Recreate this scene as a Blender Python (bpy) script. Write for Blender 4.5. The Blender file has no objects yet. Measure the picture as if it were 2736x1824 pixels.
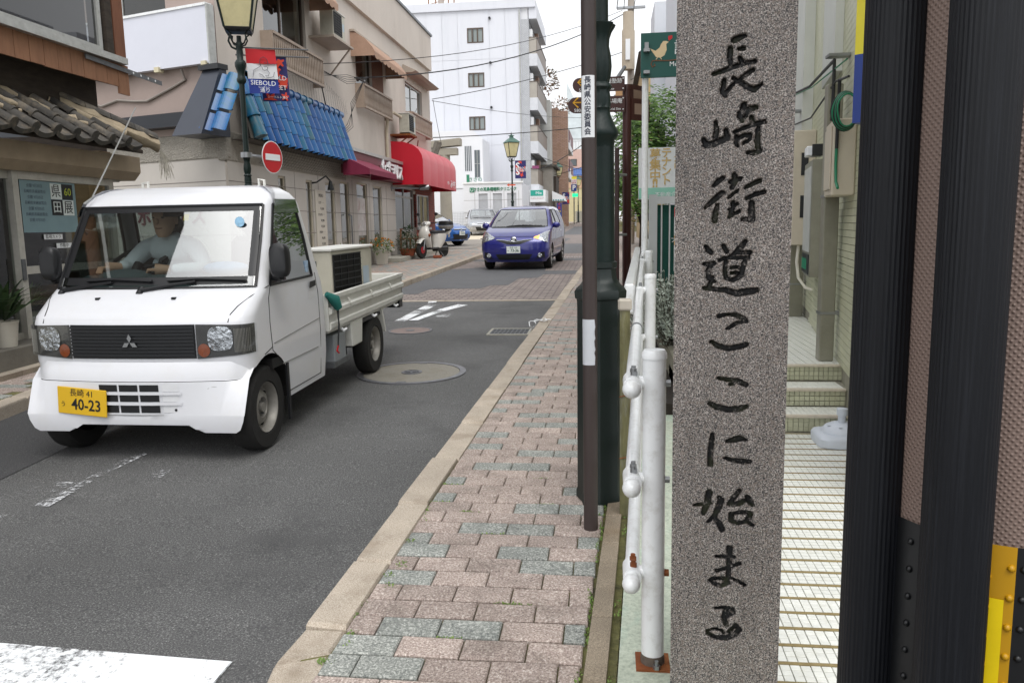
import bpy, bmesh, math, random
import numpy as np
from mathutils import Vector, Matrix, Euler
R = math.radians
random.seed(7)
scene = bpy.context.scene
C = scene.collection
# ------------------------------------------------------------------ camera, sky, sun, exposure
cam_d = bpy.data.cameras.new('camera'); cam = bpy.data.objects.new('camera', cam_d); C.objects.link(cam)
cam_d.sensor_width = 36; cam_d.lens = 28.0; cam_d.clip_start = .05; cam_d.clip_end = 2000
cam.location = (0, 0, 1.47)
cam.rotation_mode = 'QUATERNION'
cam.rotation_quaternion = (Matrix.Rotation(R(7.0), 3, 'Z') @ Matrix.Rotation(R(90 - 8.2), 3, 'X') @ Matrix.Rotation(R(-1.09), 3, 'Z')).to_quaternion()
scene.camera = cam
world = bpy.data.worlds.new('World'); scene.world = world; world.use_nodes = True
wn = world.node_tree.nodes; wl = world.node_tree.links; wn.clear()
wo = wn.new('ShaderNodeOutputWorld'); bg = wn.new('ShaderNodeBackground'); sky = wn.new('ShaderNodeTexSky')
sky.sky_type = 'NISHITA'; sky.sun_disc = False; sky.sun_elevation = R(58); sky.sun_rotation = R(200); sky.dust_density = 6; sky.ozone_density = .6
hs = wn.new('ShaderNodeHueSaturation'); hs.inputs['Saturation'].default_value = .10
mxw = wn.new('ShaderNodeMix'); mxw.data_type = 'RGBA'; mxw.inputs[0].default_value = .72; mxw.inputs[7].default_value = (7.6, 7.75, 8.0, 1)
wl.new(sky.outputs[0], hs.inputs['Color']); wl.new(hs.outputs[0], mxw.inputs[6]); wl.new(mxw.outputs[2], bg.inputs[0])
bg.inputs[1].default_value = .15; wl.new(bg.outputs[0], wo.inputs[0])
sun_d = bpy.data.lights.new('sun', 'SUN'); sun_d.energy = 1.1; sun_d.angle = R(28); sun_d.color = (1, .97, .93)
sun = bpy.data.objects.new('sun', sun_d); C.objects.link(sun); sun.rotation_euler = Euler((R(34), 0, R(28)), 'XYZ')
vs_ = scene.view_settings; vs_.view_transform = 'Standard'; vs_.look = 'None'; vs_.gamma = 1; vs_.exposure = .36; vs_.use_curve_mapping = False
scene.render.engine = 'CYCLES'; scene.cycles.max_bounces = 7; scene.cycles.transparent_max_bounces = 14; scene.cycles.use_denoising = True
scene.cycles.caustics_reflective = False; scene.cycles.caustics_refractive = False
# ------------------------------------------------------------------ helpers
G = .022
def gz(y): return G * min(y, 75) + .008 * max(0, y - 75)
WM = {}
def tag(o, label=None, cat=None, group=None, kind=None):
    if label: o['label'] = label
    if cat: o['category'] = cat
    if group: o['group'] = group
    if kind: o['kind'] = kind
    return o
def thing(name, label, cat, loc=(0, 0, 0), rotz=0, group=None, rotx=0):
    o = bpy.data.objects.new(name, None); o.empty_display_size = .2; C.objects.link(o)
    o.location = loc; o.rotation_euler = (rotx, 0, rotz)
    WM[o.name] = Matrix.Translation(Vector(loc)) @ Matrix.Rotation(rotz, 4, 'Z') @ Matrix.Rotation(rotx, 4, 'X')
    return tag(o, label, cat, group)
def attach(o, parent, local):
    o.parent = parent
    m = WM.get(parent.name, Matrix())
    if local: WM[o.name] = m @ o.matrix_basis
    else:
        o.matrix_parent_inverse = m.inverted(); WM[o.name] = Matrix()
def link(name, me, parent=None, local=False):
    o = bpy.data.objects.new(name, me); C.objects.link(o)
    if parent: attach(o, parent, local)
    return o
class MB:
    def __init__(s): s.v = []; s.f = []; s.mi = []; s.T = None
    def pts(s, P):
        i = len(s.v)
        for p in P: s.v.append(tuple(s.T @ Vector(p)) if s.T else (p[0], p[1], p[2]))
        return i
    def face(s, idx, m=0): s.f.append(tuple(idx)); s.mi.append(m)
    def poly(s, P, m=0):
        i = s.pts(P); s.face(range(i, i + len(P)), m); return s
    def hexa(s, P, m=0):
        i = s.pts(P)
        for a in ((3, 2, 1, 0), (4, 5, 6, 7), (0, 1, 5, 4), (1, 2, 6, 5), (2, 3, 7, 6), (3, 0, 4, 7)): s.face([i + k for k in a], m)
        return s
    def box(s, x0, y0, z0, x1, y1, z1, m=0):
        x0, x1 = min(x0, x1), max(x0, x1); y0, y1 = min(y0, y1), max(y0, y1); z0, z1 = min(z0, z1), max(z0, z1)
        return s.hexa([(x0, y0, z0), (x1, y0, z0), (x1, y1, z0), (x0, y1, z0), (x0, y0, z1), (x1, y0, z1), (x1, y1, z1), (x0, y1, z1)], m)
    def loft(s, rings, m=0, close=True, cap=True):
        n = len(rings[0]); ids = [s.pts(r) for r in rings]
        for a, b in zip(ids[:-1], ids[1:]):
            for k in range(n if close else n - 1):
                k2 = (k + 1) % n; s.face((a + k, a + k2, b + k2, b + k), m)
        if cap and close:
            s.face([ids[0] + k for k in reversed(range(n))], m); s.face([ids[-1] + k for k in range(n)], m)
        return s
    def cyl(s, p0, p1, r0, r1=None, n=12, m=0, cap=True):
        r1 = r0 if r1 is None else r1; p0 = Vector(p0); p1 = Vector(p1); d = (p1 - p0).normalized()
        a = d.orthogonal().normalized(); b = d.cross(a)
        cs = [(math.cos(2 * math.pi * k / n), math.sin(2 * math.pi * k / n)) for k in range(n)]
        return s.loft([[p0 + (a * c + b * t) * r0 for c, t in cs], [p1 + (a * c + b * t) * r1 for c, t in cs]], m, True, cap)
    def tube(s, P, r, n=8, m=0):
        P = [Vector(p) for p in P]; rr = r if isinstance(r, (list, tuple)) else [r] * len(P); rings = []; a = None
        for i, p in enumerate(P):
            d = (P[min(i + 1, len(P) - 1)] - P[max(i - 1, 0)]).normalized()
            if a is None: a = d.orthogonal().normalized()
            a = (a - d * a.dot(d)).normalized(); b = d.cross(a)
            rings.append([p + (a * math.cos(2 * math.pi * k / n) + b * math.sin(2 * math.pi * k / n)) * rr[i] for k in range(n)])
        return s.loft(rings, m)
    def lathe(s, prof, c=(0, 0, 0), n=16, m=0, axis='Z', ph=0, cap=True):
        rings = []
        for r, h in prof:
            ring = []
            for k in range(n):
                t = 2 * math.pi * k / n + ph; x, y = r * math.cos(t), r * math.sin(t)
                ring.append((c[0] + x, c[1] + y, c[2] + h) if axis == 'Z' else ((c[0] + h, c[1] + x, c[2] + y) if axis == 'X' else (c[0] + y, c[1] + h, c[2] + x)))
            rings.append(ring)
        return s.loft(rings, m, True, cap)
    def prism(s, poly, fn, d0, d1, m=0):
        return s.loft([[fn(u, v, d0) for u, v in poly], [fn(u, v, d1) for u, v in poly]], m)
    def sph(s, c, rx, ry=None, rz=None, nu=12, nv=8, m=0):
        ry = ry or rx; rz = rz or rx; rings = []
        for j in range(1, nv):
            t = math.pi * j / nv - math.pi / 2
            rings.append([(c[0] + rx * math.cos(t) * math.cos(2 * math.pi * k / nu), c[1] + ry * math.cos(t) * math.sin(2 * math.pi * k / nu), c[2] + rz * math.sin(t)) for k in range(nu)])
        i0 = len(s.v); s.loft(rings, m, True, False)
        a = s.pts([(c[0], c[1], c[2] - rz)]); b = s.pts([(c[0], c[1], c[2] + rz)]); last = i0 + nu * (nv - 2)
        for k in range(nu):
            s.face((a, i0 + (k + 1) % nu, i0 + k), m); s.face((b, last + k, last + (k + 1) % nu), m)
        return s
    def grid(s, fn, nu, nv, m=0):
        i = s.pts([fn(u / nu, v / nv) for v in range(nv + 1) for u in range(nu + 1)])
        for v in range(nv):
            for u in range(nu):
                a = i + v * (nu + 1) + u; s.face((a, a + 1, a + nu + 2, a + nu + 1), m)
        return s
    def mesh(s, name, mats, smooth=None, fix=True):
        me = bpy.data.meshes.new(name); me.from_pydata(s.v, [], s.f)
        for mt in (mats if isinstance(mats, (list, tuple)) else [mats]): me.materials.append(mt)
        if any(s.mi): me.polygons.foreach_set('material_index', s.mi)
        if fix:
            b = bmesh.new(); b.from_mesh(me); bmesh.ops.recalc_face_normals(b, faces=b.faces); b.to_mesh(me); b.free()
        if smooth is not None:
            me.shade_smooth(); me.set_sharp_from_angle(angle=R(smooth))
        me.update(); return me
    def build(s, name, mats, parent=None, smooth=None, bevel=0, local=False, fix=True, seg=1):
        o = link(name, s.mesh(name, mats, smooth, fix), parent, local)
        if bevel:
            md = o.modifiers.new('bevel', 'BEVEL'); md.width = bevel; md.segments = seg; md.limit_method = 'ANGLE'; md.angle_limit = R(40)
        return o
def dup(o, parent=None):
    c = o.copy(); C.objects.link(c)
    if parent: c.parent = parent
    for ch in list(o.children): dup(ch, c)
    return c
class Pl:
    """vertical plane: u runs left to right as the viewer sees it, n points to the viewer"""
    def __init__(s, o, d):
        l = math.hypot(*d); s.o = o; s.d = (d[0] / l, d[1] / l); s.n = (s.d[1], -s.d[0])
    def P(s, u, z, w=0): return (s.o[0] + s.d[0] * u + s.n[0] * w, s.o[1] + s.d[1] * u + s.n[1] * w, z)
    def box(s, mb, u0, u1, z0, z1, w0, w1, m=0):
        q = [(u0, z0, w0), (u1, z0, w0), (u1, z0, w1), (u0, z0, w1), (u0, z1, w0), (u1, z1, w0), (u1, z1, w1), (u0, z1, w1)]
        return mb.hexa([s.P(*a) for a in q], m)
    def M(s, u, z, w=0):
        return Matrix(((s.d[0], 0, s.n[0], s.P(u, z, w)[0]), (s.d[1], 0, s.n[1], s.P(u, z, w)[1]), (0, 1, 0, z), (0, 0, 0, 1)))
def wallmesh(pl, u0, u1, z0, z1, holes, depth, mb=None, m=0):
    """wall face with rectangular openings and their reveals"""
    mb = mb or MB(); us = sorted({u0, u1} | {h[0] for h in holes} | {h[1] for h in holes}); zs = sorted({z0, z1} | {h[2] for h in holes} | {h[3] for h in holes})
    for a, b in zip(us[:-1], us[1:]):
        for c, d in zip(zs[:-1], zs[1:]):
            um, zm = (a + b) / 2, (c + d) / 2
            if not any(h[0] < um < h[1] and h[2] < zm < h[3] for h in holes): mb.poly([pl.P(a, c), pl.P(b, c), pl.P(b, d), pl.P(a, d)], m)
    for h in holes:
        a, b, c, d = h[:4]
        for q in (((a, c), (a, d)), ((b, d), (b, c)), ((a, d), (b, d)), ((b, c), (a, c))):
            mb.poly([pl.P(*q[0]), pl.P(*q[0], -depth), pl.P(*q[1], -depth), pl.P(*q[1])], m)
    return mb
def text(name, s, size, M4, mt, parent=None, ext=.002, align='CENTER', sx=1, local=False, spc=1, bold=0):
    c = bpy.data.curves.new(name, 'FONT'); c.body = s; c.size = size; c.extrude = ext; c.resolution_u = 2; c.align_x = align; c.align_y = 'CENTER'; c.space_character = spc; c.offset = bold; c.space_line = .92
    o = bpy.data.objects.new(name, c); C.objects.link(o)
    me = bpy.data.meshes.new_from_object(o); bpy.data.objects.remove(o); bpy.data.curves.remove(c)
    me.transform(M4 @ Matrix.Diagonal((sx, 1, 1, 1))); me.materials.clear(); me.materials.append(mt); me.name = name
    return link(name, me, parent, local)
# ------------------------------------------------------------------ materials
MT = {}
def srgb(h):
    h = h.lstrip('#'); return tuple(((int(h[i:i + 2], 16) / 255 + .055) / 1.055) ** 2.4 if int(h[i:i + 2], 16) > 10 else int(h[i:i + 2], 16) / 255 / 12.92 for i in (0, 2, 4))
def newmat(name):
    m = bpy.data.materials.new(name); m.use_nodes = True; nt = m.node_tree; b = nt.nodes['Principled BSDF']; MT[name] = m
    return m, nt, b, nt.nodes.new, nt.links.new
def mat(name, col, rough=.6, metal=0, var=.08, vs=3, bump=0, bs=60, spec=.5, coat=0, rnd=0, stain=None, ss=1.5, stretch=None, emit=0, bd=.01):
    m, nt, b, N, L = newmat(name)
    if isinstance(col, str): col = srgb(col)
    b.inputs['Roughness'].default_value = rough; b.inputs['Metallic'].default_value = metal; b.inputs['Specular IOR Level'].default_value = spec
    if coat: b.inputs['Coat Weight'].default_value = coat; b.inputs['Coat Roughness'].default_value = .04
    geo = N('ShaderNodeNewGeometry'); pos = geo.outputs['Position']
    if stretch:
        mp = N('ShaderNodeMapping'); mp.inputs['Scale'].default_value = stretch; L(pos, mp.inputs[0]); pos = mp.outputs[0]
    no = N('ShaderNodeTexNoise'); no.inputs['Scale'].default_value = vs; no.inputs['Detail'].default_value = 5; no.inputs['Roughness'].default_value = .65; L(pos, no.inputs['Vector'])
    mr = N('ShaderNodeMapRange'); mr.inputs[1].default_value = .3; mr.inputs[2].default_value = .7; mr.inputs[3].default_value = 1 - var; mr.inputs[4].default_value = 1 + var; L(no.outputs['Fac'], mr.inputs[0])
    fac = mr.outputs[0]
    if rnd:
        oi = N('ShaderNodeObjectInfo'); m2 = N('ShaderNodeMapRange'); m2.inputs[3].default_value = 1 - rnd; m2.inputs[4].default_value = 1 + rnd; L(oi.outputs['Random'], m2.inputs[0])
        mu = N('ShaderNodeMath'); mu.operation = 'MULTIPLY'; L(fac, mu.inputs[0]); L(m2.outputs[0], mu.inputs[1]); fac = mu.outputs[0]
    base = N('ShaderNodeRGB'); base.outputs[0].default_value = (*col, 1); cur = base.outputs[0]
    if stain:
        n2 = N('ShaderNodeTexNoise'); n2.inputs['Scale'].default_value = ss; n2.inputs['Detail'].default_value = 7; n2.inputs['Roughness'].default_value = .7; L(pos, n2.inputs['Vector'])
        r2 = N('ShaderNodeMapRange'); r2.inputs[1].default_value = .5; r2.inputs[2].default_value = .75; r2.inputs[4].default_value = stain[1]; L(n2.outputs['Fac'], r2.inputs[0])
        mx = N('ShaderNodeMix'); mx.data_type = 'RGBA'; sc = srgb(stain[0]) if isinstance(stain[0], str) else stain[0]; mx.inputs[7].default_value = (*sc, 1); L(r2.outputs[0], mx.inputs[0]); L(cur, mx.inputs[6]); cur = mx.outputs[2]
    vm = N('ShaderNodeVectorMath'); vm.operation = 'SCALE'; L(cur, vm.inputs[0]); L(fac, vm.inputs['Scale']); L(vm.outputs[0], b.inputs['Base Color'])
    if emit: b.inputs['Emission Strength'].default_value = emit; L(cur, b.inputs['Emission Color'])
    if bump:
        n3 = N('ShaderNodeTexNoise'); n3.inputs['Scale'].default_value = bs; n3.inputs['Detail'].default_value = 4; L(pos, n3.inputs['Vector'])
        bp = N('ShaderNodeBump'); bp.inputs['Strength'].default_value = bump; bp.inputs['Distance'].default_value = bd; L(n3.outputs['Fac'], bp.inputs['Height']); L(bp.outputs[0], b.inputs['Normal'])
    return m
def speckle(name, cols, scale, rough=.8, rnd=0, big=.1, bscale=1.2, bump=.3, stain=None, ss=2, bd=.004, soft=.04, lac=0):
    """mineral grain: cols = [(position, colour)...] picked by fine noise"""
    m, nt, b, N, L = newmat(name); b.inputs['Roughness'].default_value = rough
    geo = N('ShaderNodeNewGeometry'); pos = geo.outputs['Position']
    no = N('ShaderNodeTexNoise'); no.inputs['Scale'].default_value = scale; no.inputs['Detail'].default_value = 3; no.inputs['Roughness'].default_value = .8; L(pos, no.inputs['Vector'])
    cr = N('ShaderNodeValToRGB'); el = cr.color_ramp.elements
    while len(el) < len(cols): el.new(.5)
    for e, (p, c) in zip(el, cols): e.position = p; e.color = (*(srgb(c) if isinstance(c, str) else c), 1)
    L(no.outputs['Fac'], cr.inputs[0]); cur = cr.outputs[0]
    if stain:
        n2 = N('ShaderNodeTexNoise'); n2.inputs['Scale'].default_value = ss; n2.inputs['Detail'].default_value = 8; n2.inputs['Roughness'].default_value = .65; L(pos, n2.inputs['Vector'])
        r2 = N('ShaderNodeMapRange'); r2.inputs[1].default_value = .52; r2.inputs[2].default_value = .72; r2.inputs[4].default_value = stain[1]; L(n2.outputs['Fac'], r2.inputs[0])
        mx = N('ShaderNodeMix'); mx.data_type = 'RGBA'; mx.inputs[7].default_value = (*srgb(stain[0]), 1); L(r2.outputs[0], mx.inputs[0]); L(cur, mx.inputs[6]); cur = mx.outputs[2]
    n3 = N('ShaderNodeTexNoise'); n3.inputs['Scale'].default_value = bscale; n3.inputs['Detail'].default_value = 5; L(pos, n3.inputs['Vector'])
    mr = N('ShaderNodeMapRange'); mr.inputs[1].default_value = .3; mr.inputs[2].default_value = .7; mr.inputs[3].default_value = 1 - big; mr.inputs[4].default_value = 1 + big; L(n3.outputs['Fac'], mr.inputs[0]); fac = mr.outputs[0]
    if rnd:
        oi = N('ShaderNodeObjectInfo'); m2 = N('ShaderNodeMapRange'); m2.inputs[3].default_value = 1 - rnd; m2.inputs[4].default_value = 1 + rnd; L(oi.outputs['Random'], m2.inputs[0])
        mu = N('ShaderNodeMath'); mu.operation = 'MULTIPLY'; L(fac, mu.inputs[0]); L(m2.outputs[0], mu.inputs[1]); fac = mu.outputs[0]
    vm = N('ShaderNodeVectorMath'); vm.operation = 'SCALE'; L(cur, vm.inputs[0]); L(fac, vm.inputs['Scale']); L(vm.outputs[0], b.inputs['Base Color'])
    bp = N('ShaderNodeBump'); bp.inputs['Strength'].default_value = bump; bp.inputs['Distance'].default_value = bd; L(no.outputs['Fac'], bp.inputs['Height']); L(bp.outputs[0], b.inputs['Normal'])
    m['_cur'] = 1
    return m
def glass(name, tint=(.8, .85, .84), refl=1.0, rough=.02, dark=0):
    """thin pane: tinted see-through plus mirror by Fresnel"""
    m, nt, b, N, L = newmat(name); nt.nodes.remove(b); out = nt.nodes['Material Output']
    tr = N('ShaderNodeBsdfTransparent'); tr.inputs[0].default_value = (*tint, 1); gl = N('ShaderNodeBsdfGlossy'); gl.inputs['Roughness'].default_value = rough
    fr = N('ShaderNodeFresnel'); ge = N('ShaderNodeNewGeometry'); mi = N('ShaderNodeMapRange'); mi.inputs[3].default_value = 1.5; mi.inputs[4].default_value = 1 / 1.5; L(ge.outputs['Backfacing'], mi.inputs[0]); L(mi.outputs[0], fr.inputs[0]); mu = N('ShaderNodeMath'); mu.operation = 'MULTIPLY'; mu.inputs[1].default_value = 1.7 * refl; mu.use_clamp = True
    L(fr.outputs[0], mu.inputs[0]); mx = N('ShaderNodeMixShader'); L(mu.outputs[0], mx.inputs[0]); L(tr.outputs[0], mx.inputs[1]); L(gl.outputs[0], mx.inputs[2]); L(mx.outputs[0], out.inputs[0])
    return m
def worn(name, col, keep=.5, scale=25, soft=.08, rough=.7):
    """paint worn through in patches"""
    m, nt, b, N, L = newmat(name); out = nt.nodes['Material Output']; b.inputs['Base Color'].default_value = (*srgb(col), 1); b.inputs['Roughness'].default_value = rough
    geo = N('ShaderNodeNewGeometry'); n1 = N('ShaderNodeTexNoise'); n1.inputs['Scale'].default_value = scale; n1.inputs['Detail'].default_value = 8; n1.inputs['Roughness'].default_value = .75; L(geo.outputs['Position'], n1.inputs['Vector'])
    n2 = N('ShaderNodeTexNoise'); n2.inputs['Scale'].default_value = 2.2; n2.inputs['Detail'].default_value = 3; L(geo.outputs['Position'], n2.inputs['Vector'])
    ad = N('ShaderNodeMath'); ad.operation = 'ADD'; L(n1.outputs['Fac'], ad.inputs[0]); L(n2.outputs['Fac'], ad.inputs[1])
    mr = N('ShaderNodeMapRange'); t = 2 * (.5 + (.5 - keep) * .42); mr.inputs[1].default_value = t - soft; mr.inputs[2].default_value = t + soft; L(ad.outputs[0], mr.inputs[0])
    tr = N('ShaderNodeBsdfTransparent'); mx = N('ShaderNodeMixShader'); L(mr.outputs[0], mx.inputs[0]); L(tr.outputs[0], mx.inputs[1]); L(b.outputs[0], mx.inputs[2]); L(mx.outputs[0], out.inputs[0])
    return m
def bricktex(name, c1, c2, cm, bw, bh, mortar=.01, plane='XY', rough=.85, off=.5, bump=.6, dirt=.15):
    m, nt, b, N, L = newmat(name); b.inputs['Roughness'].default_value = rough
    geo = N('ShaderNodeNewGeometry'); sp = N('ShaderNodeSeparateXYZ'); cb = N('ShaderNodeCombineXYZ'); L(geo.outputs['Position'], sp.inputs[0])
    L(sp.outputs['XYZ'.index(plane[0])], cb.inputs[0]); L(sp.outputs['XYZ'.index(plane[1])], cb.inputs[1])
    bt = N('ShaderNodeTexBrick'); bt.inputs['Scale'].default_value = 1; bt.inputs['Brick Width'].default_value = bw; bt.inputs['Row Height'].default_value = bh; bt.inputs['Mortar Size'].default_value = mortar; bt.offset = off
    for k, c in (('Color1', c1), ('Color2', c2), ('Mortar', cm)): bt.inputs[k].default_value = (*srgb(c), 1)
    L(cb.outputs[0], bt.inputs[0])
    no = N('ShaderNodeTexNoise'); no.inputs['Scale'].default_value = 4; no.inputs['Detail'].default_value = 6; L(geo.outputs['Position'], no.inputs['Vector'])
    mr = N('ShaderNodeMapRange'); mr.inputs[1].default_value = .3; mr.inputs[2].default_value = .7; mr.inputs[3].default_value = 1 - dirt; mr.inputs[4].default_value = 1 + dirt; L(no.outputs['Fac'], mr.inputs[0])
    vm = N('ShaderNodeVectorMath'); vm.operation = 'SCALE'; L(bt.outputs[0], vm.inputs[0]); L(mr.outputs[0], vm.inputs['Scale']); L(vm.outputs[0], b.inputs['Base Color'])
    bp = N('ShaderNodeBump'); bp.inputs['Strength'].default_value = bump; bp.inputs['Distance'].default_value = .006; bp.invert = True; L(bt.outputs['Fac'], bp.inputs['Height']); L(bp.outputs[0], b.inputs['Normal'])
    return m
def leafmat(name, c1, c2, rough=.5):
    m, nt, b, N, L = newmat(name); b.inputs['Roughness'].default_value = rough
    geo = N('ShaderNodeNewGeometry'); mx = N('ShaderNodeMix'); mx.data_type = 'RGBA'; mx.inputs[6].default_value = (*srgb(c1), 1); mx.inputs[7].default_value = (*srgb(c2), 1)
    L(geo.outputs['Random Per Island'], mx.inputs[0]); L(mx.outputs[2], b.inputs['Base Color'])
    tl = N('ShaderNodeBsdfTranslucent'); L(mx.outputs[2], tl.inputs[0]); ms = N('ShaderNodeMixShader'); ms.inputs[0].default_value = .3; L(b.outputs[0], ms.inputs[1]); L(tl.outputs[0], ms.inputs[2]); L(ms.outputs[0], nt.nodes['Material Output'].inputs[0])
    return m
ASPH = speckle('asphalt', [(.30, '#2c2c2c'), (.44, '#4a4a4a'), (.54, '#5e5e5e'), (.63, '#7c7c7a'), (.72, '#bdbdba')], 150, .85, big=.26, bscale=.5, bump=.6, stain=('#3c3c3d', .7), ss=1.1)
ASPH2 = speckle('asphalt_new', [(.32, '#232324'), (.48, '#3c3c3d'), (.6, '#4b4b4c'), (.7, '#777777')], 150, .8, big=.08, bump=.4)
ASPH3 = speckle('asphalt_smooth', [(.3, '#47484a'), (.5, '#5c5d5f'), (.7, '#6d6e70')], 90, .75, big=.10, bscale=2, bump=.25)
BR_PINK = speckle('paver_pink', [(.30, '#5f524c'), (.42, '#8c7d76'), (.52, '#a5968d'), (.60, '#bbaea5'), (.69, '#e2dbd4')], 130, .9, rnd=.13, big=.12, bscale=9, bump=.5, stain=('#6b6259', .55), ss=6)
BR_GREY = speckle('paver_greygreen', [(.30, '#484c4b'), (.42, '#777a76'), (.54, '#959791'), (.66, '#c9cac4')], 120, .9, rnd=.13, big=.12, bscale=9, bump=.5, stain=('#585f5c', .5), ss=6)
BR_TEAL = speckle('paver_teal', [(.30, '#687672'), (.46, '#929f9a'), (.58, '#a8b3ad'), (.70, '#d2d8d3')], 150, .9, rnd=.08, big=.1, bscale=9, bump=.5)
KERB = speckle('kerb_granite', [(.30, '#776a5c'), (.45, '#a69a8b'), (.58, '#b9ae9f'), (.70, '#cfc6b9')], 230, .85, rnd=.09, big=.12, bscale=5, bump=.35, stain=('#7d6d5a', .6), ss=4)
KERB2 = speckle('edging_granite', [(.30, '#64594b'), (.45, '#857968'), (.58, '#9a8d7b'), (.70, '#b5a997')], 230, .85, rnd=.07, big=.16, bscale=5, bump=.35, stain=('#6b5436', .5), ss=3)
MOSS = mat('moss_joint', '#69663f', .95, var=.45, vs=16, bump=.5, bs=90, stain=('#2c2a24', .95), ss=7)
CONC = speckle('concrete', [(.3, '#7f7d74'), (.5, '#a09d92'), (.7, '#b9b6ab')], 120, .9, big=.12, bscale=3, bump=.3, stain=('#6b685e', .5), ss=3)
CONC_G = speckle('concrete_green', [(.3, '#9aa394'), (.5, '#b8c0af'), (.7, '#c9cfbf')], 60, .85, big=.1, bscale=4, bump=.25, stain=('#8fb0a2', .7), ss=4)
PAINT = worn('road_paint', '#e0e2e4', .535, 34)
PAINT2 = worn('road_paint_worn', '#dfe1e4', .33, 40)
PAINT3 = worn('road_paint_fresh', '#e8eaec', .70, 40)
WHITE = mat('white_paint', '#eef0f2', .35, var=.02, vs=4)
WHITE_M = mat('white_metal', '#e9ebec', .3, var=.03, vs=6, coat=.3, stain=('#a09a8c', .4), ss=26)
BLACK = mat('black_plastic', '#141518', .45, var=.1)
BLACKM = mat('black_metal', '#1b1d20', .4, var=.1)
RUBBER = mat('tyre_rubber', '#1d1c1b', .85, var=.2, vs=20, bump=.2, bs=80)
STEEL = mat('steel', '#9a9c9e', .4, .85, var=.12, vs=12)
DSTEEL = mat('dull_steel', '#6d6f72', .55, .6, var=.2, vs=14)
ALU = mat('aluminium', '#b4b5b2', .42, .5, var=.12, vs=9, stain=('#77756c', .4), ss=14)
RUST = mat('rust', '#7d4420', .85, var=.35, vs=14, bump=.4, bs=60, stain=('#c08a4c', .5), ss=8)
CHROME = mat('chrome', '#e2e4e6', .08, 1, var=.02)
LGREEN = mat('lamp_green', '#0b1d1a', .45, .0, spec=.35, var=.25, vs=7, bump=.15, bs=40, stain=('#1c2620', .6), ss=5)
LBOXG = mat('lamp_base_green', '#0b1a17', .45, .1, var=.2, vs=5, bump=.12, bs=30)
BROWN_P = mat('pole_brown', '#3a302e', .5, var=.1, vs=5, bump=.06, bs=120)
SIGN_BR = mat('sign_brown', '#3f1c18', .42, var=.08, vs=4)
CREAM = mat('lantern_glass', '#c9bf93', .35, var=.12, vs=4, stain=('#8c8258', .5), ss=3)
RED = mat('sign_red', '#c3161f', .4, var=.05)
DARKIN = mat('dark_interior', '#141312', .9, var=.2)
GLASS = glass('window_glass', (.62, .66, .64), 1.1)
GLASSD = glass('window_glass_dark', (.28, .30, .30), 1.1)
GLASSC = glass('car_glass', (.86, .91, .90), 1.25)
WIREM = mat('cable_black', '#1a1b1d', .6, var=.05)
# ------------------------------------------------------------------ ground, road, pavements
def xo(v): return -1.02 + .0235 * (v - 2.4)          # right kerb, road side
def xi(v): return xo(v) + .145                        # right kerb, pavement side
def xr(v): return -.075 + .05 * (v - 2.3)             # right edge of the right pavement
def sheet(mb, P, off=0, m=0): return mb.poly([(x, y, gz(y) + off) for x, y in P], m)
def struct(o): o['kind'] = 'structure'; return o
mb = MB()
for a, b in ((-25, 40), (40, 75), (75, 160)): sheet(mb, [(-80, a), (80, a), (80, b), (-80, b)], -.03)
mb.poly([(-500, 160, gz(160) - .03), (500, 160, gz(160) - .03), (500, 900, gz(160) + 4), (-500, 900, gz(160) + 4)])
struct(mb.build('ground', CONC))
mb = MB()
sheet(mb, [(-9, -20), (30, -20), (30, 1.95), (-9, 1.95)]); sheet(mb, [(-9, 1.95), (xo(1.95) + .2, 1.95), (xo(12.8), 12.8), (-9, 12.8)])
road = struct(mb.build('road', ASPH))
mb = MB(); sheet(mb, [(-5.2, 3.0), (-3.42, 3.0), (-3.55, 6), (-3.6, 12.8), (-5.2, 12.8)], .004); struct(mb.build('road_patch', ASPH2))
# brick-paved part of the road further up, with asphalt repairs
PAV = bricktex('road_pavers', '#857a76', '#958a84', '#4e4845', .235, .118, .012, 'XY', dirt=.18)
mb = MB()
for a, b in ((12.8, 40), (40, 75), (75, 110)): sheet(mb, [(-4.2, a), (xo(a), a), (xo(min(b, 60)), b), (-4.2, b)])
struct(mb.build('road_paving', PAV))
mb = MB(); sheet(mb, [(-4.1, 13.9), (-3.4, 13.9), (-3.35, 14.8), (-2.4, 14.8), (-2.3, 15.4), (-1.95, 15.4), (-1.9, 16.9), (-1.5, 17.0), (-1.45, 17.9), (-.75, 17.9), (-.72, 18.9), (-1.5, 18.9), (-1.6, 20.4), (-3.0, 20.4), (-4.0, 19.6)], .004); struct(mb.build('asphalt_repair', ASPH3))
mb = MB(); sheet(mb, [(-4.0, 22.6), (-.62, 22.6), (-.6, 23.4), (-4.0, 23.4)], .004); sheet(mb, [(-2.4, 26), (-.5, 26), (-.3, 33), (-2.4, 33)], .004); sheet(mb, [(-3.6, 35), (-1.9, 35), (-1.8, 39), (-3.6, 39)], .004); sheet(mb, [(-2.6, 44), (-.2, 44), (-.2, 62), (-2.6, 62)], .004)
struct(mb.build('asphalt_repair', ASPH3))
mb = MB()
for k in range(7):
    x0 = -4.0 + k * .452; mb.hexa([(x0, 12.74, gz(12.74)), (x0 + .446, 12.74, gz(12.74)), (x0 + .446, 12.86, gz(12.86)), (x0, 12.86, gz(12.86)), (x0, 12.74, gz(12.74) + .008), (x0 + .446, 12.74, gz(12.74) + .008), (x0 + .446, 12.86, gz(12.86) + .008), (x0, 12.86, gz(12.86) + .008)])
struct(mb.build('threshold_stones', KERB))
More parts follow.
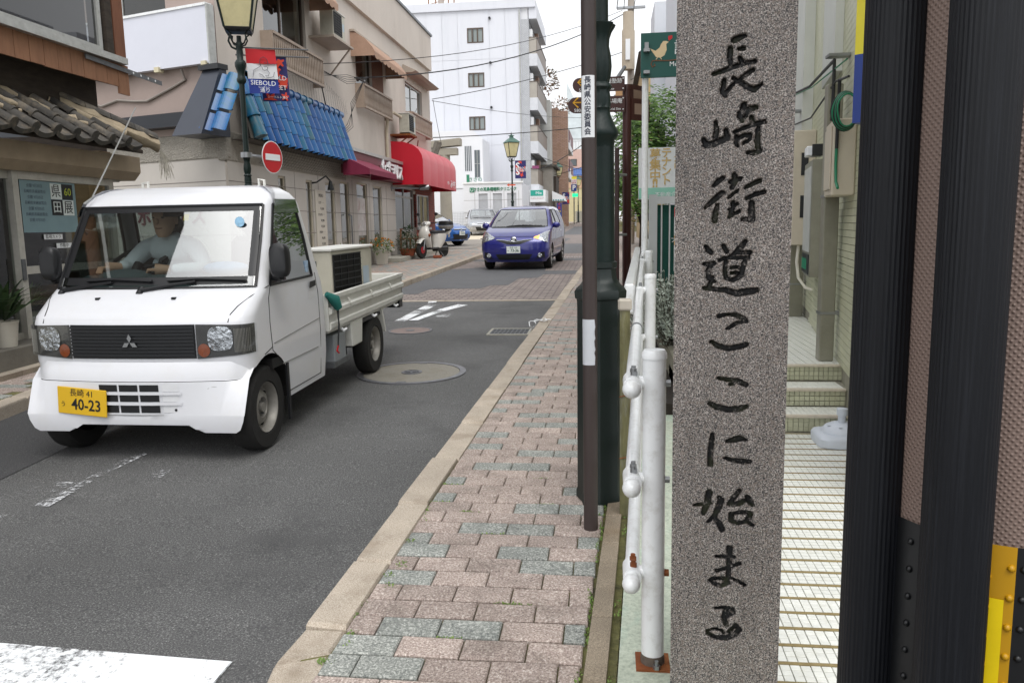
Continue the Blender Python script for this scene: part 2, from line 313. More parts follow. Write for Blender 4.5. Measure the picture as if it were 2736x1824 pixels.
# --- right pavement: bed, pavers one by one, kerb stones, edging
def walkmesh(fl, fr, v0, v1, off, n=1, drop=.3):
    mb = MB(); vs = [v0 + (v1 - v0) * k / n for k in range(n + 1)]
    for a, b in zip(vs[:-1], vs[1:]):
        sheet(mb, [(fl(a), a), (fr(a), a), (fr(b), b), (fl(b), b)], off)
        mb.poly([(fl(a), a, gz(a) + off), (fl(b), b, gz(b) + off), (fl(b), b, gz(b) - drop), (fl(a), a, gz(a) - drop)])
    mb.poly([(fl(v0), v0, gz(v0) + off), (fr(v0), v0, gz(v0) + off), (fr(v0), v0, gz(v0) - drop), (fl(v0), v0, gz(v0) - drop)])
    return mb
SW = .10
walk = struct(walkmesh(lambda v: xo(v) + .06, lambda v: min(xr(v), 3) + .10, 1.3, 75, SW - .016, 6).build('pavement', MOSS))
def chamfer_box(w, d, h, c=.004):
    mb = MB(); r = lambda s, z: [(-w / 2 + s, -d / 2 + s, z), (w / 2 - s, -d / 2 + s, z), (w / 2 - s, d / 2 - s, z), (-w / 2 + s, d / 2 - s, z)]
    return mb.loft([r(0, -h), r(0, -c), r(c, 0)])
PIT, ROW = .207, .1205
_bm = {}
def brickmesh(w, mt):
    k = (round(w, 3), mt.name)
    if k not in _bm: _bm[k] = chamfer_box(w, ROW - .010, .05, .005).mesh('brick', mt)
    return _bm[k]
rest = MB(); nb = 0; rx = math.atan(G)
rb = random.Random(3)
row = 0; v = 1.30
while v < 44:
    xl, xx = xi(v) + .006, min(xr(v), 1.6) - .006; start = xl - PIT * (.5 if row % 2 else 0.02) - (xl % .001)
    x = start; k = 0
    while x < xx:
        a, b = max(x, xl), min(x + PIT - .0045, xx)
        if b - a > .03:
            g_ = (row * 2 + k * 3) % 7 in (0, 3) and rb.random() < .75 or rb.random() < .05
            mt = BR_GREY if g_ else BR_PINK
            if 2.3 < v < 2.9 and a > -.5 and rb.random() < .5 and g_: mt = BR_TEAL
            if v > 2.0 and v < 9.4 and nb < 300:
                o = bpy.data.objects.new('brick', brickmesh(b - a, mt)); C.objects.link(o); o.parent = walk
                o.location = ((a + b) / 2, v + ROW / 2, gz(v + ROW / 2) + SW + rb.uniform(-.002, .002)); o.rotation_euler = (rx + rb.uniform(-.008, .008), rb.uniform(-.008, .008), rb.uniform(-.006, .006)); nb += 1
            else:
                q = [(a, v), (b, v), (b, v + ROW - .010), (a, v + ROW - .010)]
                rest.hexa([(px, py, gz(py) + SW - .02) for px, py in q] + [(px, py, gz(py) + SW) for px, py in q], 1 if mt is BR_GREY else 0)
        x += PIT; k += 1
    v += ROW; row += 1
tag(rest.build('brick_field', [BR_PINK, BR_GREY], walk, fix=False), kind='stuff')
def kstone(parent, P0, P1, P2, P3, z0, top, mt, name='kerb_stone', ch=.012):
    """kerb stone over the plan quad P0..P3"""
    mb = MB(); c = Vector(((P0[0] + P2[0]) / 2, (P0[1] + P2[1]) / 2, 0))
    def ring(off, s): return [(*(Vector((p[0], p[1], 0)) + (c - Vector((p[0], p[1], 0))).normalized() * s).to_2d(), gz(p[1]) + off) for p in (P0, P1, P2, P3)]
    mb.loft([ring(z0, 0), ring(top - ch, 0), ring(top, ch * 1.2)]); return mb.build(name, mt, parent)
kerb_root = struct(sheet(MB(), [(xo(2.3) + .01, 2.3), (xi(2.3) - .01, 2.3), (xi(60) - .01, 60), (xo(60) + .01, 60)], .02).build('kerb', CONC))
v = 2.42; rk = random.Random(5)
cuts = [2.42, 2.92, 3.55, 4.25, 5.0, 6.0, 7.0, 8.0, 9.0, 10, 11, 12, 13, 14, 15.5, 17, 18.5, 20, 23, 26, 30, 34, 40, 50, 60]
for a, b in zip(cuts[:-1], cuts[1:]):
    j = rk.uniform(-.006, .006); s = rk.uniform(.0, .02)
    kstone(kerb_root, (xo(a) + j, a + .004), (xi(a) + j, a + .004 - s), (xi(b) + j, b - .004 - s), (xo(b) + j, b - .004), -.1, SW + rk.uniform(0, .008), KERB)
arc = [(-1.02, 2.42, -.875, 2.42), (-1.035, 2.2, -.88, 2.27), (-1.0, 1.98, -.84, 2.08), (-.93, 1.72, -.78, 1.86), (-.80, 1.5, -.68, 1.66)]
for (a, b) in zip(arc[:-1], arc[1:]): kstone(kerb_root, (a[0], a[1] - .005), (b[0], b[1] + .005), (b[2], b[3] + .005), (a[2], a[3] - .005), -.1, SW - .008, KERB)
# granite edging along the inner side, mossy gap, painted concrete plinth
edge_root = struct(sheet(MB(), [(xr(1.4), 1.4), (xr(1.4) + .07, 1.4), (xr(12) + .07, 12), (xr(12), 12)], SW - .02).build('edging', CONC))
cuts = [1.3, 1.95, 2.55, 3.15, 3.45, 4.1, 4.8, 5.5, 6.2, 6.9, 7.7, 8.5, 9.3, 10.2, 11, 12]
for a, b in zip(cuts[:-1], cuts[1:]): kstone(edge_root, (xr(a) + .004, a + .003), (xr(a) + .072, a + .003), (xr(b) + .072, b - .003), (xr(b) + .004, b - .003), -.05, SW + .006, KERB2, 'edging_stone', .005)
def xp(v): return xr(v) + .105                         # plinth start
mb = MB()
sheet(mb, [(xr(1) + .07, 1.2), (xp(1) + .02, 1.2), (xp(12) + .02, 12), (xr(12) + .07, 12)], SW - .035); struct(mb.build('mossy_gap', MOSS))
mb = MB(); q = [(xp(1.2), 1.2), (.36, 1.2), (.42, 4.9), (.75, 10.5), (xp(10.5), 10.5)]
mb.loft([[(x, y, gz(y) - .1) for x, y in q], [(x, y, gz(y) + SW + .012) for x, y in q]]); plinth = struct(mb.build('plinth', CONC_G))
# weeds and moss tufts in the joints
def tufts(name, mt, spots, n, sz, rng, up=.02, parent=None):
    mb = MB()
    for (x, y, z, sx, sy) in spots:
        for k in range(n):
            px, py = x + rng.uniform(-sx, sx), y + rng.uniform(-sy, sy); a = rng.uniform(0, 6.28); l = sz * rng.uniform(.5, 1.3); t = rng.uniform(.2, 1.1)
            d = Vector((math.cos(a), math.sin(a), 0)); n_ = Vector((-d.y, d.x, 0)); p = Vector((px, py, z)); e = p + d * l * math.cos(t) + Vector((0, 0, l * math.sin(t) * up / .02))
            mid = (p + e) / 2 + Vector((0, 0, l * .12)); mb.poly([p, mid + n_ * l * .28, e, mid - n_ * l * .28])
    return mb.build(name, mt, parent, fix=False)
WEED = leafmat('weed_leaf', '#5c7a34', '#8aa553')
rw = random.Random(11); sp = []
for k in range(64):
    r_ = rw.random()
    if r_ < .30: vv = rw.uniform(2.0, 4.4); x = xr(vv) + rw.uniform(-.015, .012); sx, sy = .006, .05
    elif r_ < .6: vv = rw.uniform(2.0, 3.6); x = xi(vv) + rw.uniform(-.01, .06); sx, sy = .02, .02
    elif r_ < .8: vv = 1.30 + ROW * rw.randint(6, 24) - .004; x = rw.uniform(xi(vv), xr(vv)); sx, sy = .05, .004
    else: vv = rw.uniform(2, 4.5); x = xr(vv) + .088; sx, sy = .012, .06
    sp.append((x, vv, gz(vv) + SW - .004, sx, sy))
tag(tufts('joint_weeds', WEED, sp, 26, .011, rw), 'small green weeds and moss growing in the joints of the brick pavement', 'weeds', kind='stuff')
# debris in the gap
mb = MB()
for k in range(150):
    vv = rw.uniform(1.9, 4); x = xr(vv) + rw.uniform(.074, .103); s = rw.uniform(.003, .009); z = gz(vv) + SW - .033
    mb.sph((x, vv, z), s, s * rw.uniform(.6, 1.4), s * .6, 5, 4, rw.randint(0, 1))
tag(mb.build('gap_litter', [mat('litter_dark', '#4a4038', .9, var=.4, vs=60), mat('litter_pale', '#a89a88', .9, var=.3, vs=60)]), 'small stones and dry leaf bits lying in the mossy gap', 'litter', kind='stuff')
# --- left pavement
LP = bricktex('left_pavers', '#b39a8c', '#8f9a98', '#6a5f57', .22, .118, .008, 'YX', dirt=.15)
def xl(v): return -3.98 + .012 * (v - 15)
wl_ = struct(walkmesh(lambda v: -6.6, lambda v: xl(v) - .02, 11.6, 110, SW - .004, 6).build('pavement', LP))
kl = struct(sheet(MB(), [(xl(11.7) - .14, 11.7), (xl(11.7) - .02, 11.7), (xl(60) - .02, 60), (xl(60) - .14, 60)], .02).build('kerb', CONC))
cuts = [11.6, 12.6, 13.6, 14.6, 15.6, 16.6, 17.6, 18.6, 19.6, 20.6, 21.6, 22.6, 24, 26, 28, 30, 33, 37, 42, 48, 55, 65, 80]
for a, b in zip(cuts[:-1], cuts[1:]): kstone(kl, (xl(a) - .16, a + .005), (xl(a), a + .005), (xl(b), b - .005), (xl(b) - .16, b - .005), -.1, SW + .004, KERB)
# near-left pavement by the old house, pavers one by one
wl2 = struct(MB().hexa([(x, y, gz(y) - .2) for x, y in ((-5.4, 2.5), (-4.40, 2.5), (-4.72, 6.6), (-5.4, 7.2))] + [(x, y, gz(y) + SW - .01) for x, y in ((-5.4, 2.5), (-4.40, 2.5), (-4.72, 6.6), (-5.4, 7.2))]).build('pavement', MOSS))
for k, (a, b) in enumerate(((3.4, 4.1), (4.1, 4.9), (4.9, 5.6), (5.6, 6.4))):
    f = lambda v: -4.34 - .105 * (v - 4.0)
    kstone(wl2, (f(a) - .15, a + .004), (f(a), a + .004), (f(b), b - .004), (f(b) - .15, b - .004), -.1, SW + .004, KERB)
for r_ in range(3, 34):
    v = 3.4 + r_ * ROW
    for k in range(5):
        x = -5.32 + k * PIT + (PIT / 2 if r_ % 2 else 0)
        if x + PIT < -4.34 - .105 * (v - 4) - .15 and v < 6.9:
            mt = BR_GREY if (r_ * 2 + k * 3) % 7 in (0, 3) else BR_PINK
            o = bpy.data.objects.new('brick', brickmesh(PIT - .008, mt)); C.objects.link(o); o.parent = wl2
            o.location = (x + PIT / 2, v + ROW / 2, gz(v + ROW / 2) + SW + rb.uniform(-.001, .001)); o.rotation_euler = (rx, 0, rb.uniform(-.006, .006))
# --- painted markings
def mark(name, label, P, mt, off=.005, part=None):
    o = sheet(MB(), P, off).build(name, mt, part)
    if part is None: struct(o)
    return o
mark('crossing_stripe', '', [(-3.6, 1.2), (-1.245, 1.2), (-1.245, 2.34), (-3.6, 2.46)], PAINT)
mark('crossing_edge', '', [(-1.6, 1.2), (-1.247, 1.2), (-1.247, 2.335), (-1.6, 2.35)], PAINT3, .009)
for P, mt in (([(-2.96, 3.64), (-2.87, 3.63), (-2.89, 4.02), (-2.95, 4.03)], PAINT), ([(-3.2, 3.64), (-3.2, 3.82), (-3.1, 4.0), (-2.96, 3.99), (-3.0, 3.82), (-3.1, 3.64)], PAINT2), ([(-2.63, 3.79), (-2.5, 3.80), (-2.54, 4.24), (-2.62, 4.23)], PAINT2), ([(-2.96, 4.06), (-2.9, 4.1), (-2.86, 4.6), (-2.95, 4.62)], PAINT2), ([(-3.3, 3.3), (-3.05, 3.25), (-3.0, 3.5), (-3.2, 3.55)], PAINT2)):
    mark('worn_road_marking', '', P, PAINT2, .008)
OIL = worn('oil_stain', '#303031', .16, 38)
for P in ([(-1.97, 2.76), (-1.97, 3.1), (-1.9, 3.08), (-1.88, 2.76)], [(-1.92, 2.44), (-1.91, 2.56), (-1.84, 2.53), (-1.85, 2.44)], [(-2.02, 3.44), (-2.0, 3.58), (-1.93, 3.53), (-1.95, 3.44)], [(-2.06, 3.8), (-2.08, 4.7), (-2.0, 4.65), (-1.97, 3.8)], [(-1.75, 5.2), (-1.8, 6.2), (-1.6, 6.1), (-1.6, 5.2)]): mark('tar_stain', '', P, OIL, .004)
# painted character further up (stop marking)
for k, (P, mt) in enumerate((([(-2.885, 10.457), (-2.734, 10.402), (-2.682, 12.239), (-2.856, 12.385)], PAINT), ([(-2.702, 10.501), (-2.572, 10.496), (-2.438, 11.353), (-2.178, 12.184), (-2.353, 12.288), (-2.514, 11.716)], PAINT3), ([(-2.59, 10.224), (-2.464, 10.22), (-2.358, 12.494), (-2.525, 12.574)], PAINT2), ([(-2.399, 10.819), (-2.22, 10.771), (-2.213, 11.083), (-2.397, 11.124)], PAINT), ([(-2.919, 12.699), (-2.786, 12.719), (-2.745, 12.489), (-2.869, 12.441)], PAINT))):
    mark('stop_marking', '', P, mt, .005 + .002 * k)
# --- manholes and drain
IRON = mat('cast_iron', '#77787c', .5, .55, var=.2, vs=20, bump=.3, bs=60)
SANDC = speckle('sand_cover', [(.3, '#6f6c64'), (.5, '#87837a'), (.7, '#9b978d')], 110, .9, big=.1, bump=.3, stain=('#6e6550', .5), ss=4)
def disc(mb, cx, cy, r0, r1, h0, h1, n=40, m=0, off=0):
    T = lambda r, h: [(cx + r * math.cos(2 * math.pi * k / n), cy + r * math.sin(2 * math.pi * k / n), gz(cy + r * math.sin(2 * math.pi * k / n)) + h) for k in range(n)]
    if r0 > 0: mb.loft([T(r0, h0), T(r0, h1), T(r1, h1), T(r1, h0)], m, True, False)
    else: mb.loft([T(r1, h0), T(r1, h1)], m)
    return mb
mh = thing('manhole_cover', 'large round concrete-filled manhole cover by the truck rear wheel', 'manhole', (-1.80, 7.05, gz(7.05)))
disc(MB(), -1.80, 7.05, 0, .44, 0, .006).build('cover', SANDC, mh); disc(MB(), -1.80, 7.05, .445, .50, 0, .010).build('rim', IRON, mh, 40)
disc(MB(), -1.80, 7.05, 0, .095, 0, .012, 24).build('emblem_plate', IRON, mh)
mb = MB(); disc(mb, -1.80, 7.05, .06, .068, .012, .017, 20); mb.box(-1.85, 7.02, gz(7.05) + .012, -1.81, 7.08, gz(7.05) + .017); mb.box(-1.79, 7.03, gz(7.05) + .012, -1.76, 7.07, gz(7.05) + .017); mb.build('emblem', DSTEEL, mh)
for dy in (.44, -.44): MB().box(-1.83, 7.05 + dy - .03, gz(7.05 + dy), -1.75, 7.05 + dy + .03, gz(7.05 + dy) + .012).build('lug', IRON, mh)
mh2 = thing('manhole_cover', 'smaller reddish round manhole cover near the stop marking', 'manhole', (-2.45, 9.6, gz(9.6)))
disc(MB(), -2.45, 9.6, 0, .245, 0, .006).build('cover', mat('red_cover', '#7d6f6a', .8, var=.15, vs=20), mh2); disc(MB(), -2.45, 9.6, .248, .27, 0, .008).build('rim', IRON, mh2); disc(MB(), -2.45, 9.6, 0, .055, 0, .010, 16).build('emblem_plate', DSTEEL, mh2)
gr = thing('drain_grate', 'perforated steel drain grate beside the right kerb', 'drain grate', (-1.2, 9.45, gz(9.45)))
x0, x1, y0, y1 = -1.44, -.93, 9.22, 9.72
MB().hexa([(x0 + .04, y0 + .04, gz(y0) - .02), (x1 - .04, y0 + .04, gz(y0) - .02), (x1 - .04, y1 - .04, gz(y1) - .02), (x0 + .04, y1 - .04, gz(y1) - .02), (x0 + .04, y0 + .04, gz(y0) + .002), (x1 - .04, y0 + .04, gz(y0) + .002), (x1 - .04, y1 - .04, gz(y1) + .002), (x0 + .04, y1 - .04, gz(y1) + .002)]).build('pit', mat('pit_black', '#050505', 1, spec=0), gr)
mb = MB()
for a in range(10): mb.tube([(x0 + .03 + a * .05, y0 + .02, gz(y0) + .004), (x0 + .03 + a * .05, y1 - .02, gz(y1) + .004)], .008, 5)
for a in range(7): mb.tube([(x0 + .02, y0 + .05 + a * .066, gz(y0 + .05 + a * .066) + .002), (x1 - .02, y0 + .05 + a * .066, gz(y0 + .05 + a * .066) + .002)], .009, 5)
mb.build('bars', mat('grate_iron', '#5e6063', .6, .3, var=.2, vs=20), gr)
mb = MB()
for q in ((x0, y0, x1, y0 + .04), (x0, y1 - .04, x1, y1), (x0, y0 + .04, x0 + .03, y1 - .04), (x1 - .03, y0 + .04, x1, y1 - .04)):
    mb.hexa([(q[0], q[1], gz(q[1]) - .02), (q[2], q[1], gz(q[1]) - .02), (q[2], q[3], gz(q[3]) - .02), (q[0], q[3], gz(q[3]) - .02), (q[0], q[1], gz(q[1]) + .012), (q[2], q[1], gz(q[1]) + .012), (q[2], q[3], gz(q[3]) + .012), (q[0], q[3], gz(q[3]) + .012)])
mb.build('frame', CONC, gr)
gr2 = thing('drain_grate', 'narrow slotted drain grate in the paving behind the purple car', 'drain grate', (-1.0, 23.9, gz(23.9)))
mb = MB()
for k in range(12): mb.box(-1.55 + k * .075, 23.7, gz(23.7), -1.52 + k * .075, 24.1, gz(24.1) + .006)
mb.build('bars', STEEL, gr2)
pc = thing('inspection_cover', 'rectangular reddish inspection cover in the pavement beside the green lamp base', 'cover', (-.10, 7.4, gz(7.4) + SW))
o = MB().hexa([(x, y, gz(y) + SW - .01) for x, y in ((-.22, 6.9), (.12, 6.9), (.12, 7.5), (-.22, 7.5))] + [(x, y, gz(y) + SW + .004) for x, y in ((-.22, 6.9), (.12, 6.9), (.12, 7.5), (-.22, 7.5))]).build('lid', mat('cover_red', '#6f5f5a', .7, var=.12, vs=15), pc)
mb = MB()
for q in ((-.25, 6.87, .15, 6.9), (-.25, 7.5, .15, 7.53), (-.25, 6.9, -.22, 7.5), (.12, 6.9, .15, 7.5)): mb.hexa([(q[0], q[1], gz(q[1]) + SW - .01), (q[2], q[1], gz(q[1]) + SW - .01), (q[2], q[3], gz(q[3]) + SW - .01), (q[0], q[3], gz(q[3]) + SW - .01), (q[0], q[1], gz(q[1]) + SW + .008), (q[2], q[1], gz(q[1]) + SW + .008), (q[2], q[3], gz(q[3]) + SW + .008), (q[0], q[3], gz(q[3]) + SW + .008)])
mb.build('frame', ALU, pc)
mb = MB(); rr_ = random.Random(4)
for s in range(2): mb.tube([(-.95 + .10 * t + .05 * math.sin(t * 5 + s * 2), 9.45 + .12 * t + .07 * math.cos(t * 6 + s), gz(9.5) + SW * min(1, t * 2) + .012 + .02 * abs(math.sin(t * 7 + s))) for t in [k / 14 * 2.2 for k in range(15)]], .006, 5)
wc_ = thing('plastic_cord', 'tangled white plastic cord lying on the kerb by the drain', 'cord', (-.9, 9.5, gz(9.5))); mb.build('strand', WHITE, wc_, 40)
# ------------------------------------------------------------------ carved stone marker
STROKES = [[-5,1893,4,12,1899,4,19,1901,3],[8,1873,2,18,1873,3],[-12,1874,4,-13,1856,4,-11,1840,3],[-50,1819,2,-29,1825,3,-8,1832,3,19,1839,3,44,1842,3],[10,1852,3,14,1846,3],[-25,1803,3,-28,1777,4,-20,1767,2],[-22,1773,3,-7,1790,2,6,1801,2],[40,1823,3,22,1812,3,11,1804,2],[-4,1808,2,11,1798,3,29,1785,4,44,1778,4,60,1789,2],[-43,1708,2,-40,1689,4,-43,1674,4],[-70,1669,3,-65,1656,5,-50,1656,5,-29,1664,5,-15,1671,4],[-19,1688,3,-14,1669,4],[22,1745,4,18,1732,4,12,1720,4,19,1707,2],[12,1726,3,30,1734,4,49,1737,3],[36,1731,2,22,1713,2],[1,1683,2,25,1692,2,49,1700,3,69,1703,3],[39,1715,3,43,1700,3],[6,1672,3,5,1656,3,9,1650,2],[5,1663,2,22,1674,3,37,1675,3,38,1664,2,23,1656,2],[55,1690,3,54,1663,4,56,1642,4],[32,1634,2,47,1632,4,59,1636,4],[-45,1558,2,-35,1568,4,-24,1576,3],[-63,1507,2,-45,1523,4,-27,1539,4,-20,1541,2],[-35,1512,2,-40,1493,4,-41,1474,4],[3,1581,4,6,1570,4,-2,1552,3],[-6,1566,3,17,1573,3],[-8,1530,2,10,1544,2],[1,1517,3,0,1502,3,-7,1482,2],[-7,1500,2,11,1514,2],[-6,1483,2,17,1497,2],[30,1552,2,46,1560,3,62,1567,3],[32,1526,2,53,1535,3,72,1540,3],[44,1516,4,44,1495,5,46,1476,5,24,1476,2],[-62,1413,2,-56,1404,4,-47,1396,3],[-66,1369,2,-40,1371,3],[-48,1368,4,-55,1352,4,-53,1335,4,-39,1326,2],[-43,1337,2,-52,1314,3],[-19,1413,3,-11,1399,3],[32,1423,3,21,1409,4,7,1394,3,-7,1384,2],[7,1396,2,43,1397,3],[-29,1378,2,-15,1384,2,40,1384,3],[-13,1375,3,-15,1352,3,-12,1335,3,5,1328,2],[33,1380,3,26,1356,4,24,1341,4,8,1331,3],[0,1360,2,15,1362,2],[1,1347,2,15,1348,2],[-63,1310,3,-39,1307,3,-13,1305,4,13,1297,5,38,1301,6,61,1305,4],[-28,1241,3,-8,1245,2,14,1244,3,32,1234,4,40,1227,2],[36,1229,2,14,1223,3,-6,1210,2],[-44,1177,2,-29,1166,4,-3,1160,4,23,1165,4,39,1171,4],[-26,1085,2,-5,1082,3,21,1079,4,41,1070,4],[2,1069,2,13,1073,2],[-46,1019,3,-27,1010,5,0,1005,5,26,1008,5,43,1015,3],[-38,939,3,-40,913,4,-43,884,4,-41,860,4],[-2,923,2,16,928,5,29,933,5,44,930,2],[-6,880,2,14,875,3,36,873,5,55,874,3],[-43,788,5,-46,768,5,-51,747,5,-57,731,4],[-79,751,2,-64,753,3,-38,758,2],[-18,774,4,-13,768,5,-20,746,5,-29,725,4,-45,708,2],[-30,721,3,-17,706,5,-10,691,5],[31,797,3,22,783,4,9,764,4,9,758,3],[6,758,3,24,760,4,42,770,4],[51,781,4,58,768,5,64,761,3],[12,734,4,12,717,4,23,710,4],[14,735,2,39,741,3,59,740,3,57,728,4,47,716,3,29,710,3],[52,716,3,65,708,3],[10,643,5,10,621,5,9,588,4,8,564,4,2,547,4],[-23,617,2,-3,618,4,21,618,3],[-21,578,3,2,587,3,35,603,3],[-2,559,3,-24,557,3,-37,551,3,-27,542,3,-9,538,4,10,548,3],[17,561,2,36,554,3,49,547,3],[-22,475,2,0,480,3,19,477,4,23,467,3,8,457,4],[4,471,4,-1,452,4,5,432,4],[29,435,3,38,422,5,28,406,4,5,395,5,-21,394,4,-40,402,3,-42,410,2,-25,418,2,-8,416,2,-1,409,2],[12,413,3,25,429,3]]
def granite():
    m, nt, b, N, L = newmat('granite_carved'); b.inputs['Roughness'].default_value = .62
    geo = N('ShaderNodeNewGeometry'); pos = geo.outputs['Position']
    n1 = N('ShaderNodeTexNoise'); n1.inputs['Scale'].default_value = 330; n1.inputs['Detail'].default_value = 3; n1.inputs['Roughness'].default_value = .6; L(pos, n1.inputs['Vector'])
    cr = N('ShaderNodeValToRGB'); cr.color_ramp.interpolation = 'CONSTANT'; el = cr.color_ramp.elements
    cols = [(0, '#2c2b2e'), (.40, '#474543'), (.45, '#6b6663'), (.50, '#87807b'), (.555, '#9f9791'), (.61, '#c3bcb6')]
    while len(el) < len(cols): el.new(.5)
    for e, (p, c) in zip(el, cols): e.position = p; e.color = (*srgb(c), 1)
    L(n1.outputs['Fac'], cr.inputs[0])
    n2 = N('ShaderNodeTexNoise'); n2.inputs['Scale'].default_value = 160; n2.inputs['Detail'].default_value = 2; L(pos, n2.inputs['Vector'])
    r2 = N('ShaderNodeMapRange'); r2.inputs[1].default_value = .52; r2.inputs[2].default_value = .60; r2.inputs[4].default_value = .5; L(n2.outputs['Fac'], r2.inputs[0])
    mx = N('ShaderNodeMix'); mx.data_type = 'RGBA'; mx.inputs[7].default_value = (*srgb('#7f7167'), 1); L(r2.outputs[0], mx.inputs[0]); L(cr.outputs[0], mx.inputs[6])
    at = N('ShaderNodeAttribute'); at.attribute_name = 'carve'
    n3 = N('ShaderNodeTexNoise'); n3.inputs['Scale'].default_value = 70; n3.inputs['Detail'].default_value = 5; n3.inputs['Roughness'].default_value = .7; L(pos, n3.inputs['Vector'])
    r3 = N('ShaderNodeMapRange'); r3.inputs[1].default_value = .56; r3.inputs[2].default_value = .62; r3.inputs[3].default_value = 1; r3.inputs[4].default_value = .25; L(n3.outputs['Fac'], r3.inputs[0])
    ra = N('ShaderNodeMapRange'); ra.inputs[1].default_value = .25; ra.inputs[2].default_value = .6; L(at.outputs['Fac'], ra.inputs[0])
    mu = N('ShaderNodeMath'); mu.operation = 'MULTIPLY'; L(ra.outputs[0], mu.inputs[0]); L(r3.outputs[0], mu.inputs[1])
    n4 = N('ShaderNodeTexNoise'); n4.inputs['Scale'].default_value = 22; L(pos, n4.inputs['Vector'])
    pc = N('ShaderNodeMix'); pc.data_type = 'RGBA'; pc.inputs[6].default_value = (*srgb('#0b0b0d'), 1); pc.inputs[7].default_value = (*srgb('#262916'), 1)
    r4 = N('ShaderNodeMapRange'); r4.inputs[1].default_value = .5; r4.inputs[2].default_value = .66; L(n4.outputs['Fac'], r4.inputs[0]); L(r4.outputs[0], pc.inputs[0])
    m2 = N('ShaderNodeMix'); m2.data_type = 'RGBA'; L(mu.outputs[0], m2.inputs[0]); L(mx.outputs[2], m2.inputs[6]); L(pc.outputs[2], m2.inputs[7]); n5 = N('ShaderNodeTexNoise'); n5.inputs['Scale'].default_value = 3.5; n5.inputs['Detail'].default_value = 6; mp5 = N('ShaderNodeMapping'); mp5.inputs['Scale'].default_value = (2, 2, .6); L(pos, mp5.inputs[0]); L(mp5.outputs[0], n5.inputs['Vector']); r5 = N('ShaderNodeMapRange'); r5.inputs[1].default_value = .3; r5.inputs[2].default_value = .7; r5.inputs[3].default_value = .8; r5.inputs[4].default_value = 1.12; L(n5.outputs['Fac'], r5.inputs[0]); v5 = N('ShaderNodeVectorMath'); v5.operation = 'SCALE'; L(m2.outputs[2], v5.inputs[0]); L(r5.outputs[0], v5.inputs['Scale']); L(v5.outputs[0], b.inputs['Base Color'])
    bp = N('ShaderNodeBump'); bp.inputs['Strength'].default_value = .35; bp.inputs['Distance'].default_value = .0015; L(n1.outputs['Fac'], bp.inputs['Height']); L(bp.outputs[0], b.inputs['Normal'])
    return m
GRAN = granite()
def stone():
    pl = Pl((.297, 2.0), (math.cos(R(-8.5)), math.sin(R(-8.5)))); W = .1365
    us = np.linspace(-W, W, 96); zs = np.linspace(.30, 2.0, 600); U, Z = np.meshgrid(us, zs); val = np.full(U.shape, -1.0)
    for st in STROKES:
        P = np.array(st, float).reshape(-1, 3) / 1000
        for p, q in zip(P[:-1], P[1:]):
            d = q[:2] - p[:2]; l2 = max(d @ d, 1e-9); t = np.clip(((U - p[0]) * d[0] + (Z - p[1]) * d[1]) / l2, 0, 1)
            dist = np.hypot(U - p[0] - t * d[0], Z - p[1] - t * d[1]); val = np.maximum(val, (p[2] + t * (q[2] - p[2])) * 1.3 + .0024 - dist)
    rng = np.random.default_rng(2); val = val + rng.normal(0, .0006, val.shape)
    c = np.clip((val + .001) / .004, 0, 1); c = c * c * (3 - 2 * c); dep = c * .013
    me_v = [pl.P(U[j, i], Z[j, i], -dep[j, i]) for j in range(600) for i in range(96)]
    mb = MB(); mb.v = me_v; carve = list(c.ravel())
    for j in range(599):
        for i in range(95):
            a = j * 96 + i; mb.face((a, a + 1, a + 97, a + 96))
    n0 = len(mb.v)
    zb, zt, dp = .05, 2.62, -.27
    for q in ([(-W, zb, 0), (W, zb, 0), (W, .30, 0), (-W, .30, 0)], [(-W, 2.0, 0), (W, 2.0, 0), (W, zt, 0), (-W, zt, 0)], [(-W, zb, dp), (-W, zb, 0), (-W, zt, 0), (-W, zt, dp)], [(W, zb, 0), (W, zb, dp), (W, zt, dp), (W, zt, 0)], [(W, zb, dp), (-W, zb, dp), (-W, zt, dp), (W, zt, dp)], [(-W, zt, 0), (W, zt, 0), (0, zt + .07, dp / 2)], [(W, zt, 0), (W, zt, dp), (0, zt + .07, dp / 2)], [(W, zt, dp), (-W, zt, dp), (0, zt + .07, dp / 2)], [(-W, zt, dp), (-W, zt, 0), (0, zt + .07, dp / 2)]): mb.poly([pl.P(*a) for a in q])
    me = mb.mesh('stone_marker', GRAN, None, False)
    at = me.attributes.new('carve', 'FLOAT', 'POINT'); at.data.foreach_set('value', np.array(carve + [0.0] * (len(mb.v) - n0), np.float32))
    o = link('stone_marker', me)
    return tag(o, 'tall pinkish granite marker carved with a column of brush lettering', 'stone marker')
stone()
